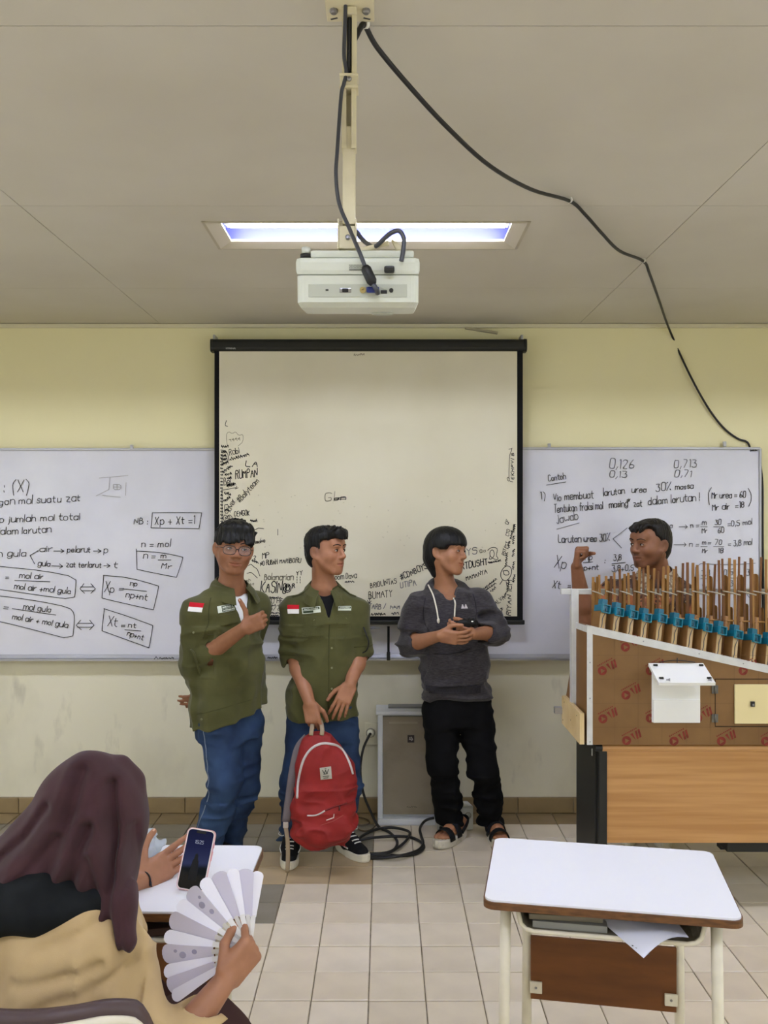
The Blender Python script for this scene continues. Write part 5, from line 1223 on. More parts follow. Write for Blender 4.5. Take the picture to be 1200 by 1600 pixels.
def flag(bv, c, n, up, parent, w=.062, h=.044):
    M_R = mat('red flag cloth', (190, 22, 38), .7, .2); M_W = mat('white flag cloth', (236, 234, 230), .7, .2)
    n = Vector(n).normalized(); up = Vector(up); up = (up - n * up.dot(n)).normalized()
    f = patch(bv, 'flag_patch', Vector(c) + up * h / 4, n, up, w, h / 2, M_R, parent, .002, .0015, 6, 3, label='red upper half of the flag patch')
    patch(bv, 'flag_half', Vector(c) - up * h / 4, n, up, w, h / 2, M_W, parent, .002, .0015, 6, 3, label='white lower half of the flag patch')
def badge(bv, c, n, up, parent, w, h, lines, dark=True):
    M_B = mat('white badge cloth', (214, 220, 206), .7, .2); M_G = mat('dark green badge cloth', (52, 66, 46), .7, .2)
    p = patch(bv, 'name_badge', c, n, up, w, h, M_B, parent, .002, .0012, 8, 3, label='cloth name badge')
    n = Vector(n).normalized(); up_ = Vector(up); up_ = (up_ - n * up_.dot(n)).normalized(); rt = up_.cross(n)
    for k, (t0, t1, s0, s1, txt) in enumerate(lines):
        cc = Vector(c) + up_ * (t0 + t1) / 4 * h + rt * (s0 + s1) / 4 * w
        patch(bv, 'badge_field', cc, n, up, (s1 - s0) / 2 * w, (t1 - t0) / 2 * h, M_G, parent, .0028, .001, 8, 2)
        if txt:
            W = (s1 - s0) / 2 * w * .85; hh = (t1 - t0) / 2 * h * 500; st = [[(W * 1000 * (k + .1) / txt, 0), (W * 1000 * (k + .3) / txt, -hh), (W * 1000 * (k + .6) / txt, -hh * HR.uniform(.1, .6)), (W * 1000 * (k + .85) / txt, -hh * HR.uniform(0, 1))] for k in range(txt)]
            def tp(u, v): return hit(bv, cc + rt * (u / 1000 - W / 2) + up_ * (-v / 1000 - (t1 - t0) / 4 * h * .55), n)[0] + n * .0055
            ribbons(st, tp, .0022, -n).build('badge_lettering', M_B, parent, kind='stuff')
def button(bv, c, n, parent, r=.0055):
    q, _ = hit(bv, c, n); b = MB(); b.lathe([(r, 0), (r, .002), (r * .8, .003), (r * .5, .0015)], q + Vector(n).normalized() * .0015, n, 10); return b.build('button', mat('olive button', (124, 124, 92), .4), parent)
M_RUB = mat('off-white shoe rubber', (222, 216, 198), .55, .3, var=.06, vscale=30)
M_SHOE = mat('black canvas shoe', (24, 24, 27), .8, .2, var=.2, vscale=60)
M_LACE = mat('white lace', (230, 228, 224), .7, .2)
def outline(L, w, n=26):
    out = []
    for k in range(n):
        t = 2 * math.pi * k / n; y = math.cos(t); x = math.sin(t); ww = w * (1 + .10 * y) * (1 - .10 * math.exp(-((y + .15) / .35) ** 2)); out.append((x * ww, y * L / 2))
    return out
def shoe(heel, yaw, parent, side=1, L=.285, detail=True):
    """low canvas sneaker; heel = its rear point on the floor"""
    R = frame(yaw); h = V3(heel); T = lambda x, y, z: Vector(h + R @ np.array([x, y, z], dtype=np.float32))
    o = outline(L, .049); vs = []; 
    for z, f in ((0, .97), (.004, 1.0), (.030, 1.0), (.034, .965)): vs += [T(x * f, L / 2 + y * f, z + (.008 * max(0, y / (L / 2)) ** 3 if z else .003 * max(0, y / (L / 2)) ** 4)) for x, y in o]
    n = len(o); fs = [tuple(range(n))[::-1], tuple(range(3 * n, 4 * n))] + [(j * n + i, j * n + (i + 1) % n, (j + 1) * n + (i + 1) % n, (j + 1) * n + i) for j in range(3) for i in range(n)]
    b = MB(); b.add(vs, fs); sh = b.build('shoe', M_RUB, parent, label='white rubber shoe sole')
    lo = h - .33; hi = h + .33; lo[2], hi[2] = .0, .16
    F = Field(lo, hi, .0055)
    F.cone(T(0, .045, .05), T(0, .13, .052), .037, .042, .01); F.cone(T(0, .13, .05), T(0, .225, .034), .042, .037, .02)
    F.cone(T(0, .045, .05), T(0, .052, .092), .037, .040, .02); F.cone(T(0, .12, .06), T(0, .075, .10), .036, .036, .03)
    F.cone(T(0, .058, .085), T(0, .05, .14), .031, .034, .006, 's'); F.plane((0, 0, .024), (0, 0, -1))
    up, V, Q = sdf_obj(F, 'shoe_upper', M_SHOE, sh, 1); bv = bvh_of(V, Q)
    if detail:
        for sd in (-1, 1):
            nn = R[:, 0] * sd
            seam(bv, 'side_stripe', [T(sd * .04, .06, .045), T(sd * .04, .10, .065), T(sd * .04, .13, .055), T(sd * .04, .165, .045)], nn, .0042, M_LACE, sh, .0)
        for k in range(5):
            y = .105 + k * .022; pts = [T(-.02, y, .14), T(0, y + .004, .14), T(.02, y, .14)]
            seam(bv, 'lace', pts, (0, 0, 1), .0034, M_LACE, sh, .001, 3)
        b = MB()
        for sd in (-1, 1):
            q = hit(bv, T(sd * .01, .10, .15), (0, 0, 1))[0]; b.tube(smooth_path([q, q + Vector(R[:, 0] * sd * .03) + Vector((0, 0, .012)), q + Vector(R[:, 0] * sd * .05) + Vector((0, 0, -.006)), q + Vector(R[:, 0] * sd * .03 + R[:, 1] * .02) + Vector((0, 0, -.01)), q], 4), .0022, 6)
        b.build('lace_bow', M_LACE, sh)
    return sh
def wcl(V, c): return V3(c)
M_GREEN = mat('olive green twill', (84, 83, 47), .82, .2, col2=(72, 72, 39), vscale=9, sheen=.15, bump=.10, bscale=420, detail=6)
M_DENIM = mat('blue denim', (52, 74, 108), .8, .2, col2=(29, 43, 70), vscale=5, bump=.10, bscale=500, detail=6)
M_STITCH = mat('pale denim stitching', (120, 132, 150), .7, .2)
M_DENIMS = mat('denim seam', (58, 82, 120), .8, .2)
zv = lambda v, Y: CAMZ - (v - 800) * Y / FPX
xu = lambda u, Y: (u - 600) * Y / FPX

def person_root(name, loc, label): return root(name, loc, label, 'person')

# ---------------------------------------------------------------- man with glasses giving a thumbs-up
def man_glasses():
    Y = 4.52; yaw = .70; R = frame(yaw); l = Vector(R[:, 0]); f = Vector(R[:, 1])
    r = person_root('person', (xu(345, Y), Y, 0), 'man in glasses and olive shirt with a white T-shirt, giving a thumbs-up')
    H = Head(P(366, 857, 4.47), frame(.30, 0, .10), 1.06, 1.04)
    nb = P(361, 915, 4.53); cc = P(355, 952, 4.52)
    shR, shL = cc - l * .168 + Vector((0, 0, -.01)), cc + l * .165
    elR, wrR = P(308, 1034, 4.45), P(382, 981, 4.27)
    elL, wrL = P(384, 1042, 4.74), P(330, 1088, 4.74)
    hR, kR, aR = P(346, 1130, 4.47), P(352, 1222, 4.42), P(320, 1338, 4.50)
    hL, kL, aL = P(378, 1126, 4.58), P(379, 1226, 4.54), P(349, 1334, 4.63)
    hx, hz = H.c[0], H.c[2]
    F = Field((-1.12, 4.1, .03), (-.50, 4.92, 1.83), .0085, [(2, hz - .15, hz + .15, .003), (0, hx - .10, hx + .10, .003), (1, H.c[1] - .13, H.c[1] + .10, .0032), (2, zv(1000, 4.27), zv(930, 4.27), .003), (0, xu(378, 4.3), xu(415, 4.3), .003), (1, 4.22, 4.34, .0032)])
    H.sculpt(F, jaw=1.06, nose=1.12, neck=(nb, .056, .062), smile=.002)
    cx, cy = cc.x, cc.y
    F.column([(.70, xu(358, Y), Y, .15, .10), (.95, xu(354, Y), Y, .145, .10), (1.2, cx, cy, .15, .10), (1.33, xu(358, Y), Y, .12, .07)], yaw, .03)
    F.cone(nb, shR, .05, .045, .03); F.cone(nb, shL, .05, .045, .03)
    arm(F, shR, elR, wrR, (.05, .044, .029)); arm(F, shL, elL, wrL)
    tips = sculpt_hand(F, wrR, P(412, 968, 4.25) - wrR, Vector((.15, 1, .1)), 'R', (1.45, 1.65, .9), ((.35, 1, .0), (.0, 1, -.15), (-.05, 1, -.05)), 1.04, .02)
    sculpt_hand(F, wrL, P(300, 1096, 4.72) - wrL, Vector((0, 1, .2)), 'L', (.25, .35, .2), ((.6, .7, .2), (.8, .4, .2), (.9, .3, .2)), 1.0, .05)
    leg(F, hR, kR, aR); leg(F, hL, kL, aL); F.cone(aR, aR + f * .1 - Vector((0, 0, .03)), .035, .03, .02); F.cone(aL, aL + f * .1 - Vector((0, 0, .03)), .035, .03, .02)
    body, V, Q = sdf_obj(F, 'body', skin('warm brown skin', (147, 99, 71)), r, 1, lambda V: H.tint(V, beard=.25)); bv = bvh_of(V, Q)
    H.eyes(r, bv, .002, 1.1, .75, .027)
    b = MB(); tp, tv = tips[4]; b.tube([tp - tv * .004 + Vector((0, -.0075, 0)), tp + tv * .006 + Vector((0, -.006, 0))], [.006, .005], 8, flat=.5); b.build('thumbnail', mat('nail', (204, 160, 136), .3), body)
    # hair
    F = Field(H.c - .2, H.c + .2, .004)
    F.ell(H.T(0, -.016, .050), np.array([.092, .106, .088]) * H.s, H.R); F.ell(H.T(0, -.045, .0), np.array([.080, .075, .085]) * H.s, H.R, .03)
    F.ell(H.T(0, .055, .092), np.array([.078, .042, .034]) * H.s, H.R, .03)
    F.box(H.T(0, .115, -.048), np.array([.064, .095, .088]) * H.s, H.R, .03, .012, 's')
    for sd in (-1, 1): F.box(H.T(sd * .085, .045, -.075), np.array([.04, .075, .082]) * H.s, H.R, .02, .01, 's')
    F.box(H.T(0, 0, -.145), np.array([.15, .15, .08]) * H.s, H.R, .02, .01, 's')
    rg = random.Random(4)
    for k in range(46):
        a = rg.uniform(-1.0, 1.0); x = .074 * math.sin(a); y = .055 + .045 * math.cos(a); z0 = rg.uniform(.072, .10)
        F.cone(H.T(x * .9, y - .02, z0), H.T(x * 1.06 + rg.uniform(-.012, .012), y + .004, rg.uniform(.030, .048) - .012 * abs(math.sin(a))), .010, .0035, .008)
    for k in range(40):
        a = rg.uniform(0, 6.28); e = rg.uniform(.3, 1.4); q = np.array([.088 * math.cos(a) * math.cos(e), -.016 + .10 * math.sin(a) * math.cos(e), .05 + .085 * math.sin(e)]); d = np.array([rg.uniform(-1, 1), rg.uniform(-.2, 1.2), rg.uniform(-.3, .5)]) * .012
        F.cone(H.T(*(q * .97)), H.T(*(q * 1.02 + d)), .011, .003, .008)
    H.ear_gap(F); hair_flow(F, H, .003)
    sdf_obj(F, 'hair', M_HAIR, r, 0)
    # white T-shirt at the neck
    M_TEE = mat('white cotton', (236, 238, 240), .8, .2, sheen=.1)
    F = Field((cx - .2, cy - .2, 1.02), (cx + .2, cy + .2, 1.40), .005)
    F.column([(1.05, cx, cy, .150, .118), (1.24, cx, cy, .148, .112), (1.32, xu(357, Y), cy, .115, .088), (1.345, xu(359, Y), cy, .085, .075)], yaw, .02)
    F.cone(H.T(0, -.03, -.055), V3(nb) - V3((0, 0, .02)), .064, .068, .004, 's'); F.ell(V3(nb) + R[:, 1] * .08, (.06, .06, .05), R, .01, 's')
    sdf_obj(F, 't_shirt', M_TEE, r, 1)
    # olive work shirt, open in front
    F = Field((-1.16, 4.15, .68), (-.48, 4.95, 1.43), .005)
    F.column([(.69, xu(358, Y), Y, .196, .150), (.85, xu(356, Y), Y, .192, .150), (1.0, xu(353, Y), Y, .188, .148), (1.15, xu(352, Y), Y, .188, .140), (1.26, cx, cy, .180, .128), (1.33, xu(358, Y), Y, .135, .098), (1.375, xu(360, Y), Y, .085, .08)], yaw, .03)
    F.cone(nb - Vector((0, 0, .02)), shR, .062, .070, .03); F.cone(nb - Vector((0, 0, .02)), shL, .062, .066, .03)
    d = (wrR - elR).normalized(); F.cone(shR, elR + Vector((-.005, 0, 0)), .080, .076, .03); F.cone(elR + Vector((-.004, 0, -.004)), elR + d * .075, .076, .066, .02)
    F.cone(shL, elL, .074, .066, .03); F.cone(elL, elL + (wrL - elL) * .5, .066, .06, .02)
    F.ell(elR + Vector((.012, -.004, -.02)), (.07, .075, .07), I3, .02); F.cone(elR + d * .10, elR + d * .125, .048, .044, .006, 's')
    F.plane(P(358, 1121, Y) , Vector((.30, .10, -1)), .004)
    # neck opening and the gap down the front
    F.cone(H.T(0, -.03, -.055), V3(nb) - V3((0, 0, .03)), .066, .070, .008, 's')
    top = Vector(nb) + f * .13; 
    F.vcut(V3(cc + l * .018 + f * .045 + Vector((0, 0, -.135))), R, .27, .5)
    F.cone(cc + f * .17 + l * .022 + Vector((0, 0, -.10)), P(404, 1112, 4.42) + l * .01, .010, .018, .006, 's')
    F.wrinkle(.010, (14, 14, 3.2), (-1.16, 4.15, .68), (-.48, 4.95, 1.2), 3.1); F.wrinkle(.009, (7, 7, 14), None, None, 1.7, R)
    F.wrinkle(.006, (10, 10, 24), elR - Vector((.1, .1, .06)), elR + Vector((.1, .12, .14)), 5)
    sh, V, Q = sdf_obj(F, 'olive_shirt', M_GREEN, r, 1); bv = bvh_of(V, Q)
    collar(sh, V3(nb) + V3((0, 0, .004)), R, M_GREEN, 0, .072, .106, .07, 24, .05)
    fn = f * .75 - l * .5
    flag(bv, P(309, 949, 4.36), Vector((-.35, -1, .15)), (0.04, 0, 1), sh)
    cb = P(355.5, 951, 4.36); badge(bv, cb, f * .8 - l * .4, Vector((-.16, 0, 1)), sh, .092, .032, [(.0, .86, -.55, .55, 9), (-.9, -.1, -.55, .9, 8), (.05, .86, .62, .95, None)])
    patch(bv, 'pocket_flap', P(358, 968, 4.36), f * .8 - l * .4, Vector((-.16, 0, 1)), .105, .048, M_GREEN, sh, .002, .003, 8, 6, rounded_low)
    patch(bv, 'name_badge', P(399, 947, 4.40), f + l * .3, Vector((.2, 0, 1)), .05, .02, mat('white badge cloth', (214, 220, 206), .7, .2), sh, .002, .001, 5, 2)
    button(bv, P(316.5, 1123, 4.37), Vector((-.2, -1, 0)), sh); button(bv, P(306, 987, 4.36), Vector((-.2, -1, 0)), sh)
    seam(bv, 'shoulder_seam', [shR + Vector((.05, -.12, .10)), shR + Vector((.055, -.12, .04)), shR + Vector((.05, -.12, -.05)), shR + Vector((.03, -.12, -.10))], Vector((-.2, -1, .2)), .0024, mat('olive seam', (66, 66, 38), .8, .2), sh, .0, 4)
    seam(bv, 'hem_stitch', [P(303, 1118, 4.35), P(330, 1112, 4.33), P(360, 1105, 4.33), P(395, 1095, 4.4)], Vector((-.1, -1, 0)), .0018, mat('olive seam', (66, 66, 38), .8, .2), sh, .0, 4)
    tb = elR + d * .03 + Vector((-.01, -.07, .03)); b = MB(); b.tube(smooth_path([hit(bv, tb + Vector((-.02, 0, .03)), (0, -1, 0))[0], hit(bv, tb, (0, -1, 0))[0] + Vector((0, -.004, 0)), tb + Vector((.02, .01, -.09)), tb + Vector((.03, .015, -.13))], 4), [.010] * 13, 8, flat=.35); b.build('sleeve_tab', M_GREEN, sh)
    b = MB(); q = hit(bv, P(327, 1036, 4.35), (0, -1, 0))[0] + Vector((0, -.006, 0)); b.box(q, (.024, .014, .026), .005); b.build('tab_toggle', M_BLACKP, sh)
    # glasses
    M_FR = mat('dark spectacle frame', (44, 30, 28), .35, .5); M_LENS = mat('spectacle lens', (235, 240, 245), .05, .6, alpha=.07)
    g = root('eyeglasses', H.T(0, .11, 0), 'thin dark-framed eyeglasses worn by the man giving a thumbs-up', 'glasses')
    for sd in (-1, 1):
        pts = []; c0 = (sd * .0335, .108, -.006)
        for k in range(20):
            t = 2 * math.pi * k / 20; x = .0275 * math.copysign(abs(math.cos(t)) ** .8, math.cos(t)); z = .0205 * math.copysign(abs(math.sin(t)) ** .75, math.sin(t)); pts.append(H.T(c0[0] + x, c0[1] - .25 * abs(c0[0] + x) ** 1.2 - .002, c0[2] + z))
        b = MB(); b.tube(pts + [pts[0]], .0019, 6, cap=False); b.build('rim', M_FR, g)
        b = MB(); b.add(pts, [tuple(range(20))]); b.build('lens', M_LENS, g)
        b = MB(); b.tube(smooth_path([H.T(sd * .060, .100, .002), H.T(sd * .072, .085, .003), H.T(sd * .080, .02, .002), H.T(sd * .079, -.012, -.002)], 4), .0018, 6); b.build('temple_arm', M_FR, g)
    b = MB(); b.tube(smooth_path([H.T(-.008, .1075, -.003), H.T(0, .111, 0), H.T(.008, .1075, -.003)], 4), .002, 6); b.build('bridge', M_FR, g)
    # jeans
    F = Field((-1.12, 4.1, .04), (-.5, 4.9, .86), .0065)
    F.column([(.64, xu(360, Y), Y, .17, .12), (.75, xu(358, Y), Y, .168, .12), (.84, xu(357, Y), Y, .16, .115)], yaw, .03)
    for (h_, k_, a_) in ((hR, kR, aR), (hL, kL, aL)):
        F.cone(h_, k_, .103, .080, .035); F.cone(k_, a_ + Vector((0, 0, .0)), .080, .066, .03); F.cone(a_ + Vector((.004, -.01, -.005)), a_ + Vector((.004, -.01, -.03)), .074, .078, .02)
    F.plane((0, 0, .055), (0, 0, -1), .004)
    F.wrinkle(.010, (8, 8, 16), None, None, 2.2); F.wrinkle(.014, (7, 7, 22), (-1.1, 4.2, .05), (-.5, 4.9, .34), 4.4)
    jn, V, Q = sdf_obj(F, 'jeans', M_DENIM, r, 1); bv = bvh_of(V, Q)
    seam(bv, 'side_seam', [P(322, 1135, 4.4), P(326, 1180, 4.4), P(329, 1215, 4.4), P(328, 1240, 4.4), P(318, 1270, 4.4), P(306, 1300, 4.45)], Vector((-.25, -1, 0)), .0026, M_STITCH, jn, .0)
    shoe(aR + Vector((0, 0, -aR.z)) - f * .06, yaw + .1, r, detail=False); shoe(aL + Vector((0, 0, -aL.z)) - f * .06, yaw - .1, r, detail=False)
man_glasses()
M_SEAM = mat('olive seam', (66, 66, 38), .8, .2)
# ---------------------------------------------------------------- man in the olive shirt holding the backpack
def man_backpack():
    Y = 4.65; yaw = .12; R = frame(yaw); l = Vector(R[:, 0]); f = Vector(R[:, 1])
    r = person_root('person', (xu(500, Y), Y, 0), 'man in olive shirt, jeans and black sneakers looking aside, holding the red backpack')
    H = Head(P(510, 861, 4.63), frame(1.0, .05, .03), 1.02, .98)
    nb = P(506, 918, 4.67); cc = P(508, 955, 4.66)
    shR, shL = cc - l * .160, cc + l * .152
    elR, wrR = P(460, 1024, 4.65), P(484, 1099, 4.46)
    elL, wrL = P(561, 1024, 4.67), P(547, 1070, 4.52)
    hR, kR, aR = P(480, 1130, 4.63), P(462, 1226, 4.58), P(455, 1316, 4.66)
    hL, kL, aL = P(530, 1128, 4.67), P(541, 1220, 4.62), P(531, 1308, 4.74)
    hx, hz = H.c[0], H.c[2]
    F = Field((-.62, 4.28, .03), (-.02, 4.92, 1.80), .0085, [(2, hz - .15, hz + .15, .003), (0, hx - .12, hx + .12, .003), (1, H.c[1] - .12, H.c[1] + .10, .0032), (2, zv(1150, 4.46), zv(1062, 4.5), .003), (0, xu(470, 4.46), xu(560, 4.5), .003), (1, 4.38, 4.54, .0032)])
    H.sculpt(F, jaw=1.0, nose=1.08, neck=(nb, .052, .060), open_=.0012)
    cx, cy = cc.x, cc.y
    F.column([(.70, xu(503, Y), Y, .145, .095), (.95, xu(505, Y), Y, .14, .095), (1.2, cx, cy, .15, .10), (1.31, xu(507, Y), Y, .12, .07)], yaw, .03)
    F.cone(nb, shR, .05, .045, .03); F.cone(nb, shL, .05, .045, .03)
    arm(F, shR, elR, wrR, (.05, .042, .028)); arm(F, shL, elL, wrL, (.05, .042, .028))
    tR = sculpt_hand(F, wrR, P(491, 1135, 4.44) - wrR, Vector((.15, 1, .1)), 'R', ((.25, .35, .3), (.75, 1.0, .5), (.85, 1.2, .6), (.9, 1.2, .7)), ((.75, .5, .5), (.9, .1, .5), (.9, 0, .5)), 1.02, .05)
    tL = sculpt_hand(F, wrL, P(528, 1112, 4.47) - wrL, Vector((.1, 1, -.1)), 'L', ((.30, .35, .2), (.28, .35, .2), (.28, .32, .2), (.25, .3, .2)), ((.75, .6, .2), (.9, .35, .25), (.95, .2, .25)), 1.04, .11)
    leg(F, hR, kR, aR); leg(F, hL, kL, aL); F.cone(aR, aR + Vector((0, -.1, -.03)), .035, .03, .02); F.cone(aL, aL + Vector((.05, -.08, -.03)), .035, .03, .02)
    body, V, Q = sdf_obj(F, 'body', skin('tan skin', (158, 108, 79)), r, 1, lambda V: H.tint(V, beard=.12, fade=.8)); bv = bvh_of(V, Q)
    H.eyes(r, bv, .0015, 1.15, 1.0, .027)
    # hair: short sides, thick top swept forward
    F = Field(H.c - .2, H.c + .2, .004)
    F.ell(H.T(0, -.020, .042), np.array([.081, .100, .080]) * H.s, H.R); F.ell(H.T(0, -.052, -.01), np.array([.072, .062, .085]) * H.s, H.R, .03)
    F.ell(H.T(0, .0, .078), np.array([.076, .104, .042]) * H.s, H.R, .03); F.ell(H.T(0, .078, .086), np.array([.060, .034, .030]) * H.s, H.R, .02)
    F.box(H.T(0, .125, -.03), np.array([.085, .062, .092]) * H.s, H.R, .03, .012, 's')
    for sd in (-1, 1):
        F.box(H.T(sd * .07, .072, -.02), np.array([.04, .058, .072]) * H.s, H.R, .02, .01, 's'); F.box(H.T(sd * .085, .01, -.085), np.array([.045, .045, .085]) * H.s, H.R, .02, .01, 's')
    F.box(H.T(0, 0, -.165), np.array([.15, .15, .08]) * H.s, H.R, .02, .01, 's')
    rg = random.Random(9)
    for k in range(50):
        x = rg.uniform(-.058, .058); y = rg.uniform(-.02, .085); z = .088 + .033 * math.sqrt(max(0, 1 - (x / .075) ** 2)) - .15 * max(0, y - .03) ** 1.3
        F.cone(H.T(x, y - .02, z - .02), H.T(x * 1.1 + rg.uniform(-.01, .01), y + rg.uniform(.015, .035), z + rg.uniform(-.012, .008)), .011, .003, .008)
    for k in range(16):
        x = rg.uniform(-.055, .055); F.cone(H.T(x, .085, .092), H.T(x * 1.05, .112 - abs(x) * .4, .062 + rg.uniform(-.008, .008)), .010, .003, .008)
    H.ear_gap(F); hair_flow(F, H, .0025, seed=3); sdf_obj(F, 'hair', M_HAIR, r, 0)
    M_BT = mat('black T-shirt', (22, 22, 26), .85, .15)
    F = Field((cx - .2, cy - .2, 1.02), (cx + .2, cy + .2, 1.38), .005)
    F.column([(1.05, cx, cy, .145, .112), (1.22, cx, cy, .145, .110), (1.30, xu(507, Y), cy, .11, .088), (1.335, xu(506, Y), cy, .082, .074)], yaw, .02)
    F.cone(H.T(0, -.03, -.055), V3(nb) - V3((0, 0, .02)), .060, .064, .004, 's'); F.ell(V3(nb) + R[:, 1] * .08 + V3((0, 0, .01)), (.055, .06, .05), R, .01, 's')
    sdf_obj(F, 't_shirt', M_BT, r, 1)
    F = Field((-.64, 4.38, .69), (.0, 4.95, 1.40), .005)
    F.column([(.70, xu(503, Y), Y, .176, .130), (.85, xu(504, Y), Y, .174, .130), (1.0, xu(506, Y), Y, .172, .130), (1.12, xu(507, Y), Y, .174, .130), (1.22, cx, cy, .172, .124), (1.30, xu(507, Y), Y, .130, .096), (1.345, xu(506, Y), Y, .082, .078)], yaw, .03)
    F.cone(nb - Vector((0, 0, .022)), shR, .060, .066, .03); F.cone(nb - Vector((0, 0, .022)), shL, .060, .064, .03)
    for (s_, e_, w_, t1) in ((shR, elR, wrR, 1.10), (shL, elL, wrL, .92)):
        q = s_ + (e_ - s_) * t1; d = (e_ - s_).normalized(); F.cone(s_, q, .076, .064, .03); F.cone(q - d * .055, q, .067, .068, .006); F.cone(q - d * .02, q + d * .05, .050, .052, .005, 's'); 
        F.box(V3(q + d * .098), (.13, .13, .09), np.array(Matrix(basis(d)).transposed(), dtype=np.float32), .004, .003, 's') if False else None
    F.plane((0, 0, zv(1115, Y)), Vector((.03, 0, -1)), .004)
    F.cone(H.T(0, -.03, -.055), V3(nb) - V3((0, 0, .03)), .062, .068, .008, 's')
    F.vcut(V3(cc + l * .012 + f * .045 + Vector((0, 0, -.012))), R, .42, .5)
    F.wrinkle(.010, (13, 13, 3.0), (-.64, 4.38, .69), (.0, 4.95, 1.12), 8.1); F.wrinkle(.009, (7, 7, 13), None, None, 6.7, R)
    F.wrinkle(.006, (9, 9, 22), elR - Vector((.1, .1, .02)), elR + Vector((.1, .12, .16)), 5)
    sh, V, Q = sdf_obj(F, 'olive_shirt', M_GREEN, r, 1); bv = bvh_of(V, Q)
    collar(sh, V3(nb) + V3((0, 0, .002)), R, M_GREEN, 0, .068, .100, .07, 22, .05)
    flag(bv, P(451, 950, 4.5), Vector((-.25, -1, .2)), (-.05, 0, 1), sh, .056, .044)
    badge(bv, P(487, 955, 4.5), f, Vector((-.12, 0, 1)), sh, .092, .030, [(.1, .8, -.9, .9, 10), (-.8, -.1, -.9, .2, None)])
    badge(bv, P(540.5, 953, 4.5), f, Vector((.05, 0, 1)), sh, .068, .022, [(-.05, .75, -.92, .92, 8)])
    for (u, v) in ((490, 972), (540, 970)):
        patch(bv, 'pocket_flap', P(u, v, 4.5), f, (0, 0, 1), .108 if u < 500 else .078, .044, M_GREEN, sh, .002, .003, 8, 6, rounded_low); button(bv, P(u + 2, v - 1, 4.5) + Vector((0, -.002, 0)), f, sh)
        patch(bv, 'pocket', P(u, v + 14, 4.5), f, (0, 0, 1), .100 if u < 500 else .072, .105, M_GREEN, sh, .0005, .0018, 8, 8)
    seam(bv, 'placket', [P(517, 952, 4.5), P(515, 985, 4.5), P(514, 1020, 4.5), P(514, 1060, 4.5), P(514, 1112, 4.5)], f, .003, M_SEAM, sh, -.0012)
    for v in (1014, 1045, 1078): button(bv, P(519, v, 4.5), f, sh)
    for (s_, e_, t1) in ((shR, elR, 1.10), (shL, elL, .92)):
        q = s_ + (e_ - s_) * (t1 - .16); b = MB(); pts = [hit(bv, q + Vector((.066 * math.cos(a), .066 * math.sin(a), 0)) , Vector((math.cos(a), math.sin(a), 0)), .06)[0] for a in [-math.pi + math.pi * k / 9 for k in range(10)]]
        b.tube(pts, .0022, 6); b.build('cuff_seam', M_SEAM, sh)
    b = MB(); q = P(570, 985, 4.6); b.tube(smooth_path([P(568, 980, 4.6), P(572, 990, 4.59), P(576, 1004, 4.59), P(573, 1016, 4.6), P(567, 1020, 4.61)], 4), .006, 8, flat=.4); b.build('sleeve_tab', M_BLACKP, sh)
    for sd, p0, p1 in ((-1, nb, shR), (1, nb, shL)):
        e0, e1 = p0.lerp(p1, .45), p0.lerp(p1, 1.05); pts = [hit(bv, e0.lerp(e1, t) + Vector((0, -.03, .1)), Vector((0, -.25, 1)))[0] + Vector((0, 0, .002)) for t in (0, .33, .66, 1)]
        b = MB(); b.tube(pts, .016, 8, flat=.2); b.build('shoulder_strap', M_GREEN, sh)
    F = Field((-.62, 4.35, .05), (-.0, 4.9, .84), .0065)
    F.column([(.60, xu(503, Y), Y, .165, .115), (.74, xu(503, Y), Y, .164, .115), (.82, xu(504, Y), Y, .155, .11)], yaw, .03)
    for (h_, k_, a_) in ((hR, kR, aR), (hL, kL, aL)):
        F.cone(h_, k_, .094, .073, .03); F.cone(k_, a_, .073, .060, .03); F.cone(a_ + Vector((0, 0, -.005)), a_ + Vector((0, -.004, -.022)), .066, .066, .02)
    F.plane((0, 0, .07), (0, 0, -1), .004)
    F.wrinkle(.010, (8, 8, 16), None, None, 12.2); F.wrinkle(.014, (7, 7, 22), (-.62, 4.35, .05), (0, 4.9, .36), 14.4)
    jn, V, Q = sdf_obj(F, 'jeans', M_DENIM, r, 1); bv = bvh_of(V, Q)
    seam(bv, 'inner_seam', [P(503, 1150, 4.5), P(488, 1200, 4.5), P(476, 1260, 4.5)], (0, -1, 0), .0024, M_DENIMS, jn, 0)
    shoe((-.478, 4.71, 0), .04, r); shoe((-.245, 4.76, 0), .62, r)
man_backpack()

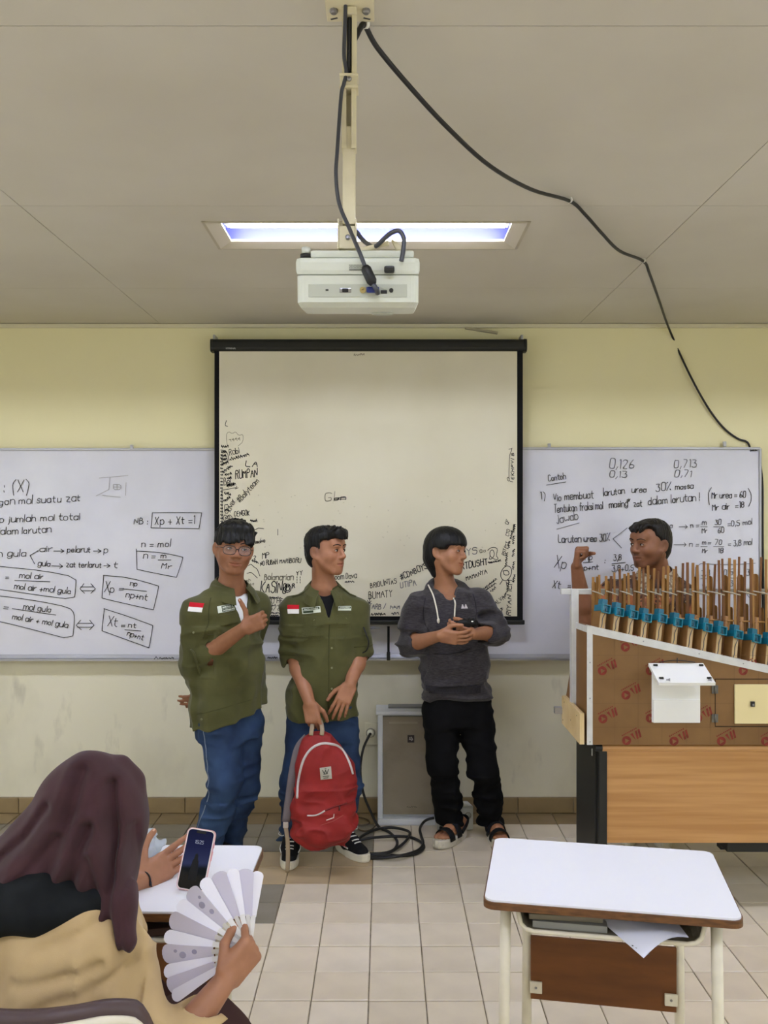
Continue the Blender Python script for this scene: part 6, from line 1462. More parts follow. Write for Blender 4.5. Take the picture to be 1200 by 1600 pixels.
# ---------------------------------------------------------------- young man in the grey hoodie
M_HOOD = mat('marled charcoal knit', (70, 66, 70), .9, .15, col2=(44, 42, 46), vscale=70, stretch=(.6, 1, 3.2), lo=.3, hi=.7, sheen=.2, bump=.15, bscale=300)
M_RIB = mat('dark rib knit', (44, 42, 46), .9, .15, var=.2, vscale=90, stretch=(3, 3, .4))
M_BLKT = mat('black trousers', (13, 13, 15), .9, .12, var=.2, vscale=20)
def man_hoodie():
    Y = 4.84; yaw = .10; R = frame(yaw); l = Vector(R[:, 0]); f = Vector(R[:, 1])
    r = person_root('person', (xu(712, Y), Y, 0), 'smiling young man with bowl-cut hair in grey hoodie and black trousers, hands clasped')
    H = Head(P(698, 862, 4.82), frame(1.0, .04, .10), 1.02, .98)
    nb = P(697, 925, 4.86); cc = P(702, 948, 4.85)
    shR, shL = cc - l * .165 + Vector((0, 0, -.005)), cc + l * .160 + Vector((0, 0, .012))
    elR, wrR = P(637, 1008, 4.84), P(688, 993, 4.58)
    elL, wrL = P(775, 988, 4.82), P(738, 991, 4.60)
    hR, kR, aR = P(690, 1115, 4.83), P(691, 1196, 4.80), P(704, 1282, 4.90)
    hL, kL, aL = P(741, 1110, 4.85), P(755, 1198, 4.82), P(768, 1284, 4.92)
    hx, hz = H.c[0], H.c[2]
    F = Field((.02, 4.46, .01), (.74, 5.12, 1.80), .0085, [(2, hz - .15, hz + .15, .003), (0, hx - .12, hx + .12, .003), (1, H.c[1] - .12, H.c[1] + .10, .0032), (2, zv(1018, 4.58), zv(975, 4.58), .003), (0, xu(686, 4.58), xu(745, 4.58), .003), (1, 4.50, 4.66, .0032), (2, 0, .09, .004)])
    H.sculpt(F, jaw=1.0, nose=1.0, neck=(nb, .050, .056), smile=.005, open_=.001)
    cx, cy = cc.x, cc.y
    F.column([(.72, xu(713, Y), Y, .14, .095), (.95, xu(708, Y), Y, .135, .095), (1.2, cx, cy, .15, .10), (1.31, xu(699, Y), Y, .12, .07)], yaw, .03)
    F.cone(nb, shR, .05, .045, .03); F.cone(nb, shL, .05, .045, .03)
    arm(F, shR, elR, wrR, (.048, .040, .027)); arm(F, shL, elL, wrL, (.048, .040, .027))
    sculpt_hand(F, wrR, P(719, 998, 4.55) - wrR, Vector((.1, 1, .35)), 'R', ((.45, .6, .3), (.4, .55, .3), (.35, .5, .3), (.3, .45, .3)), ((.7, .6, .3), (.95, .2, .2), (1, .05, .15)), .98, .06)
    sculpt_hand(F, wrL, P(712, 985, 4.585) - wrL, Vector((-.1, 1, .2)), 'L', ((.6, .9, .5), (.7, 1.0, .5), (.75, 1.0, .5), (.8, 1.0, .5)), ((.8, .5, .2), (.95, .15, .1), (1, .0, .0)), .98, .04)
    leg(F, hR, kR, aR); leg(F, hL, kL, aL)
    SD = [(Vector((.440, 4.945, 0)), -.62), (Vector((.585, 4.97, 0)), .10)]
    for (hp, yw), an in zip(SD, (aR, aL)):                                   # bare feet in sandals
        Rf = frame(yw); T = lambda x, y, z: V3(hp) + Rf @ np.array([x, y, z], dtype=np.float32)
        F.cone(an, T(0, .05, .07), .038, .036, .03); F.cone(T(0, .04, .066), T(0, .16, .062), .030, .034, .03); F.cone(T(0, .10, .075), T(0, .17, .06), .03, .03, .02)
        for k, (x, ln, rr) in enumerate(((-.026, .262, .0125), (-.006, .262, .010), (.009, .256, .0095), (.022, .246, .009), (.033, .234, .0085))):
            sgn = 1 if hp.x < .5 else -1; F.cone(T(x * sgn, .17, .058), T(x * sgn, ln - .01, .05), rr * 1.2, rr, .004)
    body, V, Q = sdf_obj(F, 'body', skin('light tan skin', (160, 111, 81)), r, 1, lambda V: H.tint(V)); bv = bvh_of(V, Q)
    H.eyes(r, bv, .0015, .9, .75, .027)
    # bowl-cut hair
    F = Field(H.c - .22, H.c + .2, .004)
    F.ell(H.T(0, -.008, .040), np.array([.101, .114, .094]) * H.s, H.R); F.ell(H.T(0, -.055, -.02), np.array([.082, .070, .080]) * H.s, H.R, .04); F.cone(H.T(0, -.07, -.04), H.T(0, -.055, -.105), .055, .036, .03)
    F.box(H.T(0, .14, -.060), np.array([.13, .10, .088]) * H.s, H.R, .02, .010, 's')
    for sd in (-1, 1): F.box(H.T(sd * .09, .050, -.082), np.array([.05, .072, .088]) * H.s, H.R, .025, .012, 's')
    H.ear_gap(F, (.028, .022, .028)); hair_flow(F, H, .0016, 40, 4, 5); sdf_obj(F, 'hair', M_HAIR, r, 0)
    # hoodie
    F = Field((-.02, 4.52, .72), (.78, 5.14, 1.46), .005)
    F.column([(.735, xu(713, Y), Y, .172, .128), (.80, xu(713, Y), Y, .186, .142), (.90, xu(711, Y), Y, .188, .145), (1.02, xu(707, Y), Y, .180, .138), (1.15, xu(703, Y), Y, .180, .132), (1.24, cx, cy, .172, .122), (1.31, xu(699, Y), Y, .13, .095), (1.35, xu(697, Y), Y, .08, .075)], yaw, .03)
    F.cone(nb - Vector((0, 0, .03)), shR, .058, .070, .03); F.cone(nb - Vector((0, 0, .03)), shL, .058, .070, .03)
    for (s_, e_, w_) in ((shR, elR, wrR), (shL, elL, wrL)):
        d = (w_ - e_).normalized(); F.cone(s_, e_, .078, .068, .03); F.cone(e_, e_ + d * .070, .066, .060, .02); F.cone(e_ + d * .055, e_ + d * .085, .058, .056, .01); F.cone(e_ + d * .095, e_ + d * .13, .048, .046, .005, 's')
    # hood: rolls round the neck and hangs behind
    n = 14
    ring = []
    for k in range(n + 1):
        a = math.radians(22) + (2 * math.pi - math.radians(44)) * k / n; fr = (1 + math.cos(a)) / 2
        ring.append(V3(nb) + R[:, 0] * math.sin(a) * (.078 + .01 * (1 - fr)) + R[:, 1] * (math.cos(a) * .082 + .022 * fr) + V3((0, 0, .030 - .075 * fr ** 1.5)))
    F.chain(ring, [.022 + .014 * (1 - abs(2 * k / n - 1)) for k in range(n + 1)], .02)
    F.ell(V3(nb) - R[:, 1] * .115 + V3((0, 0, -.02)), (.11, .05, .075), R, .04)
    F.cone(H.T(0, -.03, -.055), V3(nb) - V3((0, 0, .03)), .056, .060, .01, 's'); F.ell(V3(nb) + R[:, 1] * .085 + V3((0, 0, .02)), (.046, .06, .062), R, .015, 's')
    F.plane((0, 0, zv(1091, Y)), Vector((0, 0, -1)), .008)
    F.wrinkle(.011, (8, 8, 12), None, None, 21.2); F.wrinkle(.013, (9, 9, 24), elR - Vector((.1, .12, .04)), elR + Vector((.1, .12, .13)), 15); F.wrinkle(.013, (9, 9, 24), elL - Vector((.1, .12, .04)), elL + Vector((.1, .12, .13)), 25)
    F.wrinkle(.010, (5, 5, 22), (.1, 4.5, .72), (.7, 5.1, .86), 31)
    hd, V, Q = sdf_obj(F, 'hoodie', M_HOOD, r, 1); bv = bvh_of(V, Q)
    patch(bv, 'waistband', P(713, 1085, 4.6), f, (0, 0, 1), .30, .040, M_RIB, hd, .001, .003, 18, 3)
    def pk(s, t): return (s * (1 - .33 * max(0, (t + .55) / 1.55)), t)
    patch(bv, 'front_pocket', P(716, 1052, 4.6), f, Vector((-.03, 0, 1)), .30, .165, M_HOOD, hd, .001, .004, 16, 10, pk)
    seam(bv, 'pocket_edge', [P(684, 1027, 4.6), P(705, 1027, 4.6), P(725, 1024, 4.6), P(741, 1019, 4.6)], f, .003, M_RIB, hd, .004)
    for (sh_, s_) in ((shR, -1), (shL, 1)):
        q = sh_ + l * (-s_ * .035); seam(bv, 'shoulder_seam', [q + Vector((0, -.1, .06)), q + Vector((s_ * .012, -.1, .0)), q + Vector((s_ * .004, -.1, -.07)), q + Vector((-s_ * .02, -.1, -.12))], f, .003, M_RIB, hd, -.001)
    M_STR = mat('cream cord', (226, 220, 204), .7, .2)
    for (a, bq, knot) in (((680, 920), (690, 972), True), ((717, 918), (716, 968), False)):
        pts = [hit(bv, P(a[0] + (bq[0] - a[0]) * t + 1.5 * math.sin(3 * t), a[1] + (bq[1] - a[1]) * t, 4.6), f)[0] + f * .005 for t in (0, .25, .5, .75, 1)]
        b = MB(); b.tube(smooth_path(pts, 4), .0042, 8); cd = b.build('drawstring', M_STR, hd)
        if knot: b = MB(); p = pts[-1]; b.tube([p + Vector((0, 0, .006)), p, p + Vector((.001, 0, -.012)), p + Vector((.001, 0, -.02))], [.004, .0075, .0075, .003], 8); b.build('knot', M_STR, hd)
    M_LG = mat('grey print', (186, 180, 180), .5)
    for k in (0, 1):
        def tri(s, t): return (s * (1 - .75 * (t + 1) / 2) + .0, t)
        patch(bv, 'chest_logo', P(731 + 5.5 * k, 952, 4.6), f, (0, 0, 1), .019, .020, M_LG, hd, .001, .001, 3, 3, tri)
    # trousers
    F = Field((.05, 4.55, .04), (.78, 5.16, .82), .0065)
    F.column([(.62, xu(714, Y), Y, .165, .115), (.74, xu(713, Y), Y, .165, .118), (.80, xu(713, Y), Y, .158, .112)], yaw, .03)
    for (h_, k_, a_) in ((hR, kR, aR), (hL, kL, aL)):
        F.cone(h_, k_, .098, .078, .03); F.cone(k_, a_, .078, .068, .03); F.cone(a_, a_ + Vector((0, -.004, -.03)), .070, .070, .02)
    F.ell((xu(715, Y), Y, zv(1120, Y)), (.05, .09, .07), I3, .03); F.plane((0, 0, .075), (0, 0, -1), .004); F.wrinkle(.010, (8, 8, 16), None, None, 42.2); F.wrinkle(.013, (7, 7, 20), (.05, 4.5, .05), (.8, 5.2, .36), 44.4)
    sdf_obj(F, 'trousers', M_BLKT, r, 1)
    # platform sandals
    M_SOLE = mat('speckled sandal sole', (206, 200, 182), .6, .3, col2=(150, 140, 120), vscale=26, lo=.5, hi=.75)
    M_STRAP = mat('black sandal strap', (20, 20, 22), .75, .2)
    for (hp, yw) in SD:
        Rf = frame(yw); T = lambda x, y, z: Vector(V3(hp) + Rf @ np.array([x, y, z], dtype=np.float32)); o = outline(.305, .053); n = len(o); vs = []
        for z, q in ((0, .96), (.006, 1), (.036, 1), (.040, .97)): vs += [T(x * q, .150 + y * q, z + (.010 * max(0, y / .142) ** 3 if z else .006 * max(0, y / .142) ** 4)) for x, y in o]
        b = MB(); b.add(vs, [tuple(range(n))[::-1], tuple(range(3 * n, 4 * n))] + [(j * n + i, j * n + (i + 1) % n, (j + 1) * n + (i + 1) % n, (j + 1) * n + i) for j in range(3) for i in range(n)]); so = b.build('sandal', M_SOLE, r)
        for (y, hh, wd) in ((.205, .056, .026), (.135, .074, .024)):
            b = MB(); pts = [T(.050 * math.cos(a), y + (.0 if y > .1 else -.02 * math.sin(a)), .03 + hh * math.sin(a)) for a in [math.pi * k / 10 for k in range(11)]]
            b.tube(pts, .0045, 8, flat=wd / .0045, up=Rf[:, 1]); b.build('strap', M_STRAP, so)
        b = MB(); b.tube(smooth_path([T(.050, .11, .05), T(.046, .06, .075), T(.030, .015, .09), T(0, -.002, .093), T(-.030, .015, .09), T(-.046, .06, .075), T(-.050, .11, .05)], 3), .0045, 8, flat=3.2); b.build('heel_strap', M_STRAP, so)
    # black bundle in the hands
    F = Field(P(700, 1000, 4.62) - Vector((0, .12, .05)), P(760, 955, 4.62) + Vector((0, .1, .03)), .004)
    c = P(724, 976, 4.60); F.ell(c, (.050, .030, .030), np.array(Matrix.Rotation(-.25, 3, 'Y'), dtype=np.float32), .01); F.ell(c + Vector((.04, .01, .008)), (.035, .025, .022), I3, .02); F.ell(c + Vector((-.03, -.005, -.012)), (.03, .02, .018), I3, .02); F.wrinkle(.006, (40, 40, 40))
    pch = sdf_obj(F, 'black_pouch', mat('black soft fabric', (14, 14, 16), .6, .3), None, 1, label='small crumpled black pouch held in the clasped hands of the hoodie wearer', cat='pouch', org=c)[0]
    b = MB(); q = P(738, 971, 4.56); b.box(q, (.010, .002, .006), .001); b.build('zip_tag', M_LACE, pch)
man_hoodie()
# ---------------------------------------------------------------- lecturer behind the instrument
def batik():
    m = bpy.data.materials.new('brown batik cotton'); m.use_nodes = True; nt = m.node_tree; N = nt.nodes; L = nt.links; b = N['Principled BSDF']; b.inputs['Roughness'].default_value = .8; b.inputs['Specular IOR Level'].default_value = .2
    tc = N.new('ShaderNodeTexCoord')
    def mixc(a, c, f):
        x = N.new('ShaderNodeMix'); x.data_type = 'RGBA'; L.new(f, x.inputs[0])
        for q, i in ((a, 6), (c, 7)):
            if isinstance(q, tuple): x.inputs[i].default_value = q
            else: L.new(q, x.inputs[i])
        return x.outputs[2]
    def rng(o, lo, hi):
        r = N.new('ShaderNodeMapRange'); r.inputs[1].default_value = lo; r.inputs[2].default_value = hi; L.new(o, r.inputs[0]); return r.outputs[0]
    n1 = N.new('ShaderNodeTexNoise'); n1.inputs['Scale'].default_value = 5; L.new(tc.outputs['Object'], n1.inputs[0])
    v1 = N.new('ShaderNodeTexVoronoi'); v1.inputs['Scale'].default_value = 46; L.new(tc.outputs['Object'], v1.inputs[0])
    n2 = N.new('ShaderNodeTexNoise'); n2.inputs['Scale'].default_value = 34; n2.inputs['Detail'].default_value = 4; L.new(tc.outputs['Object'], n2.inputs[0])
    base = mixc(rgb(84, 66, 60), rgb(168, 104, 68), rng(n1.outputs[0], .46, .56))
    base = mixc(base, rgb(176, 156, 124), rng(v1.outputs[0], .30, .14)); base = mixc(base, rgb(58, 44, 40), rng(n2.outputs[0], .56, .66))
    L.new(base, b.inputs['Base Color']); return m
def man_batik():
    M_B = batik(); Y = 4.92; yaw = -.25; R = frame(yaw); l = Vector(R[:, 0]); f = Vector(R[:, 1])
    r = person_root('person', (xu(1018, Y), Y, 0), 'man in brown batik shirt with a raised fist, standing behind the bamboo instrument')
    H = Head(P(1015, 850, 4.88), frame(-1.08, -.02, 0), 1.08, 1.0)
    nb = P(1026, 895, 4.94); cc = P(1012, 930, 4.93)
    shR, shL = cc - l * .180, cc + l * .180
    elR, wrR = P(914, 968, 4.83), P(901, 886, 4.74); elL, wrL = P(1088, 1040, 4.95), P(1060, 1100, 4.78)
    hx, hz = H.c[0], H.c[2]
    F = Field((.92, 4.56, .02), (1.86, 5.2, 1.84), .0085, [(2, hz - .15, hz + .15, .003), (0, hx - .12, hx + .12, .003), (1, H.c[1] - .12, H.c[1] + .10, .0032), (2, zv(895, 4.74), zv(840, 4.74), .0032), (0, xu(888, 4.74), xu(925, 4.74), .0032), (1, 4.66, 4.80, .0034)])
    H.sculpt(F, jaw=1.08, nose=1.1, neck=(nb, .062, .07), open_=.003)
    cx, cy = cc.x, cc.y
    F.column([(.70, cx, cy, .16, .11), (.95, cx, cy, .155, .11), (1.15, cx, cy, .16, .11), (1.28, xu(1020, Y), Y, .12, .08)], yaw, .03)
    F.cone(nb, shR, .05, .045, .03); F.cone(nb, shL, .05, .045, .03)
    arm(F, shR, elR, wrR, (.055, .048, .030)); arm(F, shL, elL, wrL, (.055, .046, .030))
    sculpt_hand(F, wrR, P(903, 850, 4.72) - wrR, Vector((1, -.25, 0)), 'R', ((1.45, 1.65, 1.0), (1.45, 1.65, 1.0), (1.5, 1.65, 1.0), (1.5, 1.65, 1.0)), ((.7, .2, .7), (.6, -.3, .9), (.2, -.6, .8)), 1.06, .02)
    sculpt_hand(F, wrL, Vector((-.4, -.6, -.5)), Vector((0, 0, -1)), 'L', (.3, .4, .3), ((.7, .6, .2), (.9, .3, .2), (.95, .2, .2)), 1.04)
    hips = [(cc + l * (s * .09)) for s in (-1, 1)]
    for h_ in hips: q = Vector((h_.x, h_.y, .82)); leg(F, q, Vector((h_.x, h_.y - .02, .46)), Vector((h_.x, h_.y + .02, .09)))
    body, V, Q = sdf_obj(F, 'body', skin('brown skin', (138, 92, 66)), r, 1, lambda V: H.tint(V, beard=.75, fade=.5)); bv = bvh_of(V, Q)
    H.eyes(r, bv, -.002, 1.05, .9, .026)
    F = Field(H.c - .2, H.c + .2, .004)
    F.ell(H.T(0, -.022, .042), np.array([.082, .098, .082]) * H.s, H.R); F.ell(H.T(0, -.052, -.012), np.array([.074, .062, .085]) * H.s, H.R, .03); F.ell(H.T(0, .0, .082), np.array([.07, .092, .036]) * H.s, H.R, .03)
    F.box(H.T(0, .125, -.02), np.array([.085, .060, .092]) * H.s, H.R, .03, .012, 's')
    for sd in (-1, 1):
        F.ell(H.T(sd * .062, .085, .045), np.array([.045, .060, .055]) * H.s, H.R, .01, 's'); F.box(H.T(sd * .075, .06, -.03), np.array([.04, .058, .070]) * H.s, H.R, .02, .01, 's'); F.box(H.T(sd * .085, .012, -.09), np.array([.045, .045, .085]) * H.s, H.R, .02, .01, 's')
    F.box(H.T(0, 0, -.168), np.array([.15, .15, .08]) * H.s, H.R, .02, .01, 's')
    rg = random.Random(19)
    for k in range(26):
        x = rg.uniform(-.045, .045); F.cone(H.T(x, .05, .098), H.T(x * 1.1 + rg.uniform(-.01, .01), .098 - abs(x) * .3 + rg.uniform(-.006, .006), .068 + rg.uniform(-.01, .012)), .010, .0035, .008)
    H.ear_gap(F); hair_flow(F, H, .0022, seed=8); sdf_obj(F, 'hair', mat('dark brown-black hair', (22, 18, 17), .5, .3, var=.3, vscale=60, bump=.25, bscale=90), r, 0)
    F = Field((.98, 4.62, .70), (1.82, 5.22, 1.40), .0055)
    F.column([(.72, cx, cy, .19, .14), (1.0, cx, cy, .19, .142), (1.15, cx, cy, .188, .135), (1.24, cx, cy, .178, .122), (1.31, xu(1021, Y), Y, .13, .098), (1.345, xu(1024, Y), Y, .085, .085)], yaw, .03)
    F.cone(nb - Vector((0, 0, .025)), shR, .066, .070, .03); F.cone(nb - Vector((0, 0, .025)), shL, .066, .070, .03)
    for (s_, e_) in ((shR, elR), (shL, elL)): q = s_ + (e_ - s_) * .72; F.cone(s_, q, .080, .074, .03); d = (e_ - s_).normalized(); F.cone(q + d * .04, q + d * .08, .058, .058, .005, 's')
    F.cone(H.T(0, -.03, -.055), V3(nb) - V3((0, 0, .03)), .070, .076, .008, 's'); F.vcut(V3(cc + f * .045 + Vector((0, 0, .0))), R, .38, .5)
    F.wrinkle(.010, (9, 9, 8), None, None, 52); sh, V, Q = sdf_obj(F, 'batik_shirt', M_B, r, 1)
    collar(sh, V3(nb) + V3((0, 0, .004)), R, mat('beige batik collar', (176, 164, 140), .8, .2, col2=(120, 100, 82), vscale=60, lo=.45, hi=.6), 0, .076, .108, .06, 22, .05)
    F = Field((1.1, 4.7, .05), (1.75, 5.15, .86), .009)
    F.column([(.66, cx, cy, .165, .12), (.84, cx, cy, .16, .115)], yaw, .03)
    for h_ in hips: F.cone(Vector((h_.x, h_.y, .76)), Vector((h_.x, h_.y - .02, .46)), .095, .075, .03); F.cone(Vector((h_.x, h_.y - .02, .46)), Vector((h_.x, h_.y + .02, .08)), .075, .066, .03)
    F.wrinkle(.009, (8, 8, 16)); sdf_obj(F, 'trousers', mat('dark grey trousers', (44, 44, 48), .85, .15), r, 1)
    for h_ in hips: shoe(Vector((h_.x, h_.y + .07, 0)), yaw, r, detail=False)
man_batik()

# ---------------------------------------------------------------- woman with the headscarf, seated with her back to us
M_HIJAB = mat('maroon-brown scarf crepe', (66, 42, 46), .86, .15, col2=(58, 37, 40), vscale=14, sheen=.08, bump=.06, bscale=500)
M_KHAKI = mat('khaki uniform cotton', (190, 164, 121), .8, .2, col2=(176, 150, 108), vscale=7, sheen=.1, bump=.06, bscale=500)
M_BLKC = mat('black cotton', (26, 28, 30), .9, .12, var=.15, vscale=30)
M_SKIRT = mat('dark brown skirt', (62, 40, 38), .85, .15)
def polydist(q, pl):
    d = np.full(len(q), 9.0)
    for a, b in zip(pl[:-1], pl[1:]):
        a, b = np.array(a), np.array(b); e = b - a; t = np.clip(((q - a) @ e) / (e @ e), 0, 1); d = np.minimum(d, np.linalg.norm(q - a - t[:, None] * e, axis=1))
    return d
def woman():
    yaw = math.pi - .42; R = frame(yaw); f = Vector(R[:, 1]); l = Vector(R[:, 0])
    r = person_root('person', (-.66, 1.92, 0), 'seated woman in maroon headscarf and khaki shirt, seen from behind, with phone and fan')
    H = Head(P(150, 1266, 2.03), frame(math.pi - .75, -.32, 0), .93, .96)
    nb = Vector((-.665, 1.955, .965)); shR = P(168, 1462, 1.95); shL = Vector((-.895, 2.06, .875))
    elR = P(246, 1672, 1.86); wrR = P(352, 1532, 1.95); elL = Vector((-.79, 2.24, .80)); wrL = P(222, 1376, 2.43)
    F = Field((-1.05, 1.68, .3), (-.22, 2.62, 1.30), .0075, [(0, -.36, -.28, .0028), (0, xu(205, 2.4), xu(300, 2.4), .0028), (1, 1.90, 2.02, .0028), (1, 2.36, 2.56, .003), (2, .75, .90, .0028)])
    H.sculpt(F, jaw=.95, nose=.9, neck=(nb, .048, .055))
    F.column([(.42, -.70, 1.90, .17, .12), (.60, -.70, 1.90, .14, .10), (.80, -.71, 1.94, .15, .10), (.92, -.69, 1.96, .12, .07)], yaw, .03)
    F.cone(nb, shR, .045, .04, .03); F.cone(nb, shL, .045, .04, .03)
    arm(F, shR, elR, wrR, (.045, .038, .024)); arm(F, shL, elL, wrL, (.045, .036, .0245))
    # right hand closes on the fan's rivet end; left hand cradles the phone
    tr = sculpt_hand(F, wrR, P(386, 1490, 1.98) - wrR, Vector((-.45, .9, .25)), 'R', ((1.0, 1.25, .6), (1.25, 1.4, .8), (1.35, 1.5, .8), (1.4, 1.5, .8)), ((.75, .35, .55), (1.0, -.1, .45), (1.0, -.2, .2)), .95, .03)
    tl = sculpt_hand(F, wrL, P(262, 1350, 2.50) - wrL, Vector((.35, -.75, .5)), 'L', ((.12, .25, .2), (.2, .3, .2), (.25, .35, .2), (.3, .4, .3)), ((.45, .9, .25), (.75, .7, .35), (.95, .35, .45)), .98, .05)
    body, V, Q = sdf_obj(F, 'body', skin('tan skin of the seated woman', (158, 110, 82)), r, 1, lambda V: H.tint(V)); bv = bvh_of(V, Q)
    # khaki shirt
    F = Field((-1.08, 1.64, .40), (-.28, 2.34, 1.04), .0055)
    F.column([(.42, -.71, 1.90, .20, .15), (.60, -.71, 1.90, .188, .145), (.75, -.71, 1.92, .192, .142), (.86, -.70, 1.945, .180, .125), (.93, -.68, 1.955, .13, .095), (.965, -.67, 1.957, .08, .07)], yaw, .03)
    F.cone(nb - Vector((0, 0, .03)), shR, .06, .076, .03); F.cone(nb - Vector((0, 0, .03)), shL, .06, .072, .03)
    F.cone(shR, elR, .078, .068, .03); d = (wrR - elR).normalized(); F.cone(elR, elR + d * .17, .062, .050, .02); Rd = np.array(Matrix(basis(d)).transposed(), dtype=np.float32); F.box(V3(elR + d * .225), (.10, .10, .075), Rd, .002, .003, 's'); F.cone(elR + d * .138, elR + d * .2, .041, .041, .004, 's')
    F.cone(shL, elL, .078, .064, .03); F.cone(elL, elL + (wrL - elL) * .4, .064, .058, .02)
    F.wrinkle(.012, (6, 6, 13), None, None, 61.3, R); F.wrinkle(.012, (16, 10, 6), (-1, 1.6, .4), (-.5, 2.0, .95), 67)
    def folds(p):
        q = p[:, [0, 2]]; w = np.zeros(len(p)); back = p[:, 1] < 2.0
        for pl, am, wd in (([P(60, 1490, 1.8), P(120, 1470, 1.8), P(175, 1440, 1.8)], .010, .012), ([P(20, 1540, 1.8), P(90, 1530, 1.8), P(150, 1515, 1.8)], .010, .011), ([P(60, 1570, 1.8), P(120, 1555, 1.8), P(190, 1530, 1.8)], .010, .012), ([P(205, 1450, 1.8), P(222, 1520, 1.8), P(238, 1580, 1.8)], .008, .010), ([P(165, 1430, 1.8), P(185, 1480, 1.8), P(190, 1520, 1.8)], .008, .012)):
            dd = polydist(q, [(a.x, a.z) for a in pl]); w += am * np.exp(-(dd / wd) ** 2)
        return w * back
    F.disp(folds)
    sdf_obj(F, 'khaki_shirt', M_KHAKI, r, 1)
    # black inner cloth across the upper back
    F = Field((-1.05, 1.66, .78), (-.45, 2.2, 1.06), .006)
    F.chain([Vector((-.95, 1.95, .905)), Vector((-.84, 1.875, .92)), Vector((-.71, 1.875, .94)), Vector((-.60, 1.91, .925))], [.060, .056, .055, .05], .03)
    F.wrinkle(.006, (8, 8, 16)); sdf_obj(F, 'inner_cloth', M_BLKC, r, 1)
    # headscarf
    F = Field((-1.10, 1.70, .74), (-.40, 2.34, 1.29), .005)
    c = H.c; F.ell(c + V3((-.012, -.012, .014)), (.098, .118, .116), frame(math.pi - .75, -.2, 0), .01)
    F.cone(P(207, 1220, 2.06), P(201, 1285, 2.06), .021, .018, .018); F.cone(P(190, 1197, 2.05), P(207, 1220, 2.06), .020, .021, .018)
    F.chain([P(150, 1285, 2.02), P(110, 1335, 1.97), P(60, 1372, 1.95), P(-10, 1392, 1.97)], [.100, .088, .074, .066], .05)
    F.chain([P(112, 1262, 2.02), P(66, 1318, 2.02), P(0, 1372, 2.04), P(-60, 1400, 2.04)], [.060, .062, .060, .06], .05)
    F.chain([P(168, 1290, 2.05), P(172, 1350, 2.0), P(184, 1415, 1.885), P(198, 1468, 1.855)], [.070, .050, .032, .022], .04)
    F.chain([P(148, 1300, 2.0), P(146, 1345, 1.93)], [.085, .06], .04)
    def ff(p):
        q = p[:, [0, 2]]; w = np.zeros(len(p)); near = np.clip((2.05 - p[:, 1]) / .05, 0, 1)
        for pl, am, wd in (([(120, 1215), (112, 1290), (80, 1360), (30, 1415)], .014, .013), ([(95, 1300), (60, 1350), (5, 1400)], .012, .010), ([(140, 1290), (132, 1345), (105, 1395)], .016, .012), ([(165, 1235), (178, 1300), (182, 1370), (190, 1450)], .014, .010), ([(150, 1330), (168, 1400)], .010, .010), ([(200, 1300), (203, 1380), (209, 1460)], .008, .007), ([(75, 1260), (40, 1310), (0, 1345)], .008, .009)):
            dd = polydist(q, [((a - 600) * 1.93 / FPX, CAMZ - (b - 800) * 1.93 / FPX) for a, b in pl]); w += am * np.exp(-(dd / wd) ** 2) - am * .45 * np.exp(-((dd - 2.2 * wd) / wd) ** 2)
        return w * near
    F.disp(ff); F.wrinkle(.005, (9, 9, 5), None, None, 71)
    F.plane(P(100, 1410, 1.9), Vector((-.30, -.55, -1)), .01) if False else None
    sdf_obj(F, 'headscarf', M_HIJAB, r, 1)
    # skirt over the lap
    F = Field((-1.0, 1.66, .02), (-.22, 2.64, .66), .009)
    F.ell((-.70, 1.90, .50), (.20, .17, .11), R, .05)
    for s_ in (-1, 1): k_ = Vector((-.70, 1.90, .50)) + f * .36 + l * (s_ * .10); F.cone(Vector((-.70, 1.90, .50)) + l * (s_ * .10), k_, .105, .09, .06); F.cone(k_, Vector((k_.x, k_.y + .06, .08)), .09, .10, .06)
    F.cone(P(290, 1640, 2.05), P(345, 1640, 2.2), .085, .085, .06)
    F.plane((0, 0, .05), (0, 0, -1), .01); F.wrinkle(.008, (8, 8, 6)); sdf_obj(F, 'skirt', M_SKIRT, r, 1)
    for s_ in (-1, 1): q = Vector((-.70, 1.90, 0)) + f * .36 + l * (s_ * .10); shoe(Vector((q.x, q.y + .0, 0)), yaw, r, detail=False)
    # wrist cord and fingernails
    ax = (P(262, 1350, 2.50) - wrL).normalized(); a, b_, _ = basis(ax); q = wrL + ax * .006
    b = MB(); b.tube([q + a * .0265 * math.cos(t) + b_ * .0235 * math.sin(t) + ax * .004 * math.sin(2 * t) for t in [2 * math.pi * k / 24 for k in range(25)]], .0022, 6); br = b.build('wrist_cord', M_BLACKP, r, label='black cord bracelet')
    b = MB(); kn = q + (-b_) * .0 + a * .027; b.tube([kn, kn + Vector((.004, -.004, -.012))], [.004, .002], 6); b.build('cord_knot', M_BLACKP, br)
    M_NAIL = mat('nail', (214, 172, 150), .3)
    for (tp, tv) in (tr[4], tl[4]):
        b = MB(); up_ = Vector((0, -.5, .85)); b.tube([tp - tv * .003 + up_ * .0066, tp + tv * .006 + up_ * .0048], [.0058, .0048], 8, flat=.4); b.build('thumbnail', M_NAIL, body)
    return wrR, wrL
WR_R, WR_L = woman()

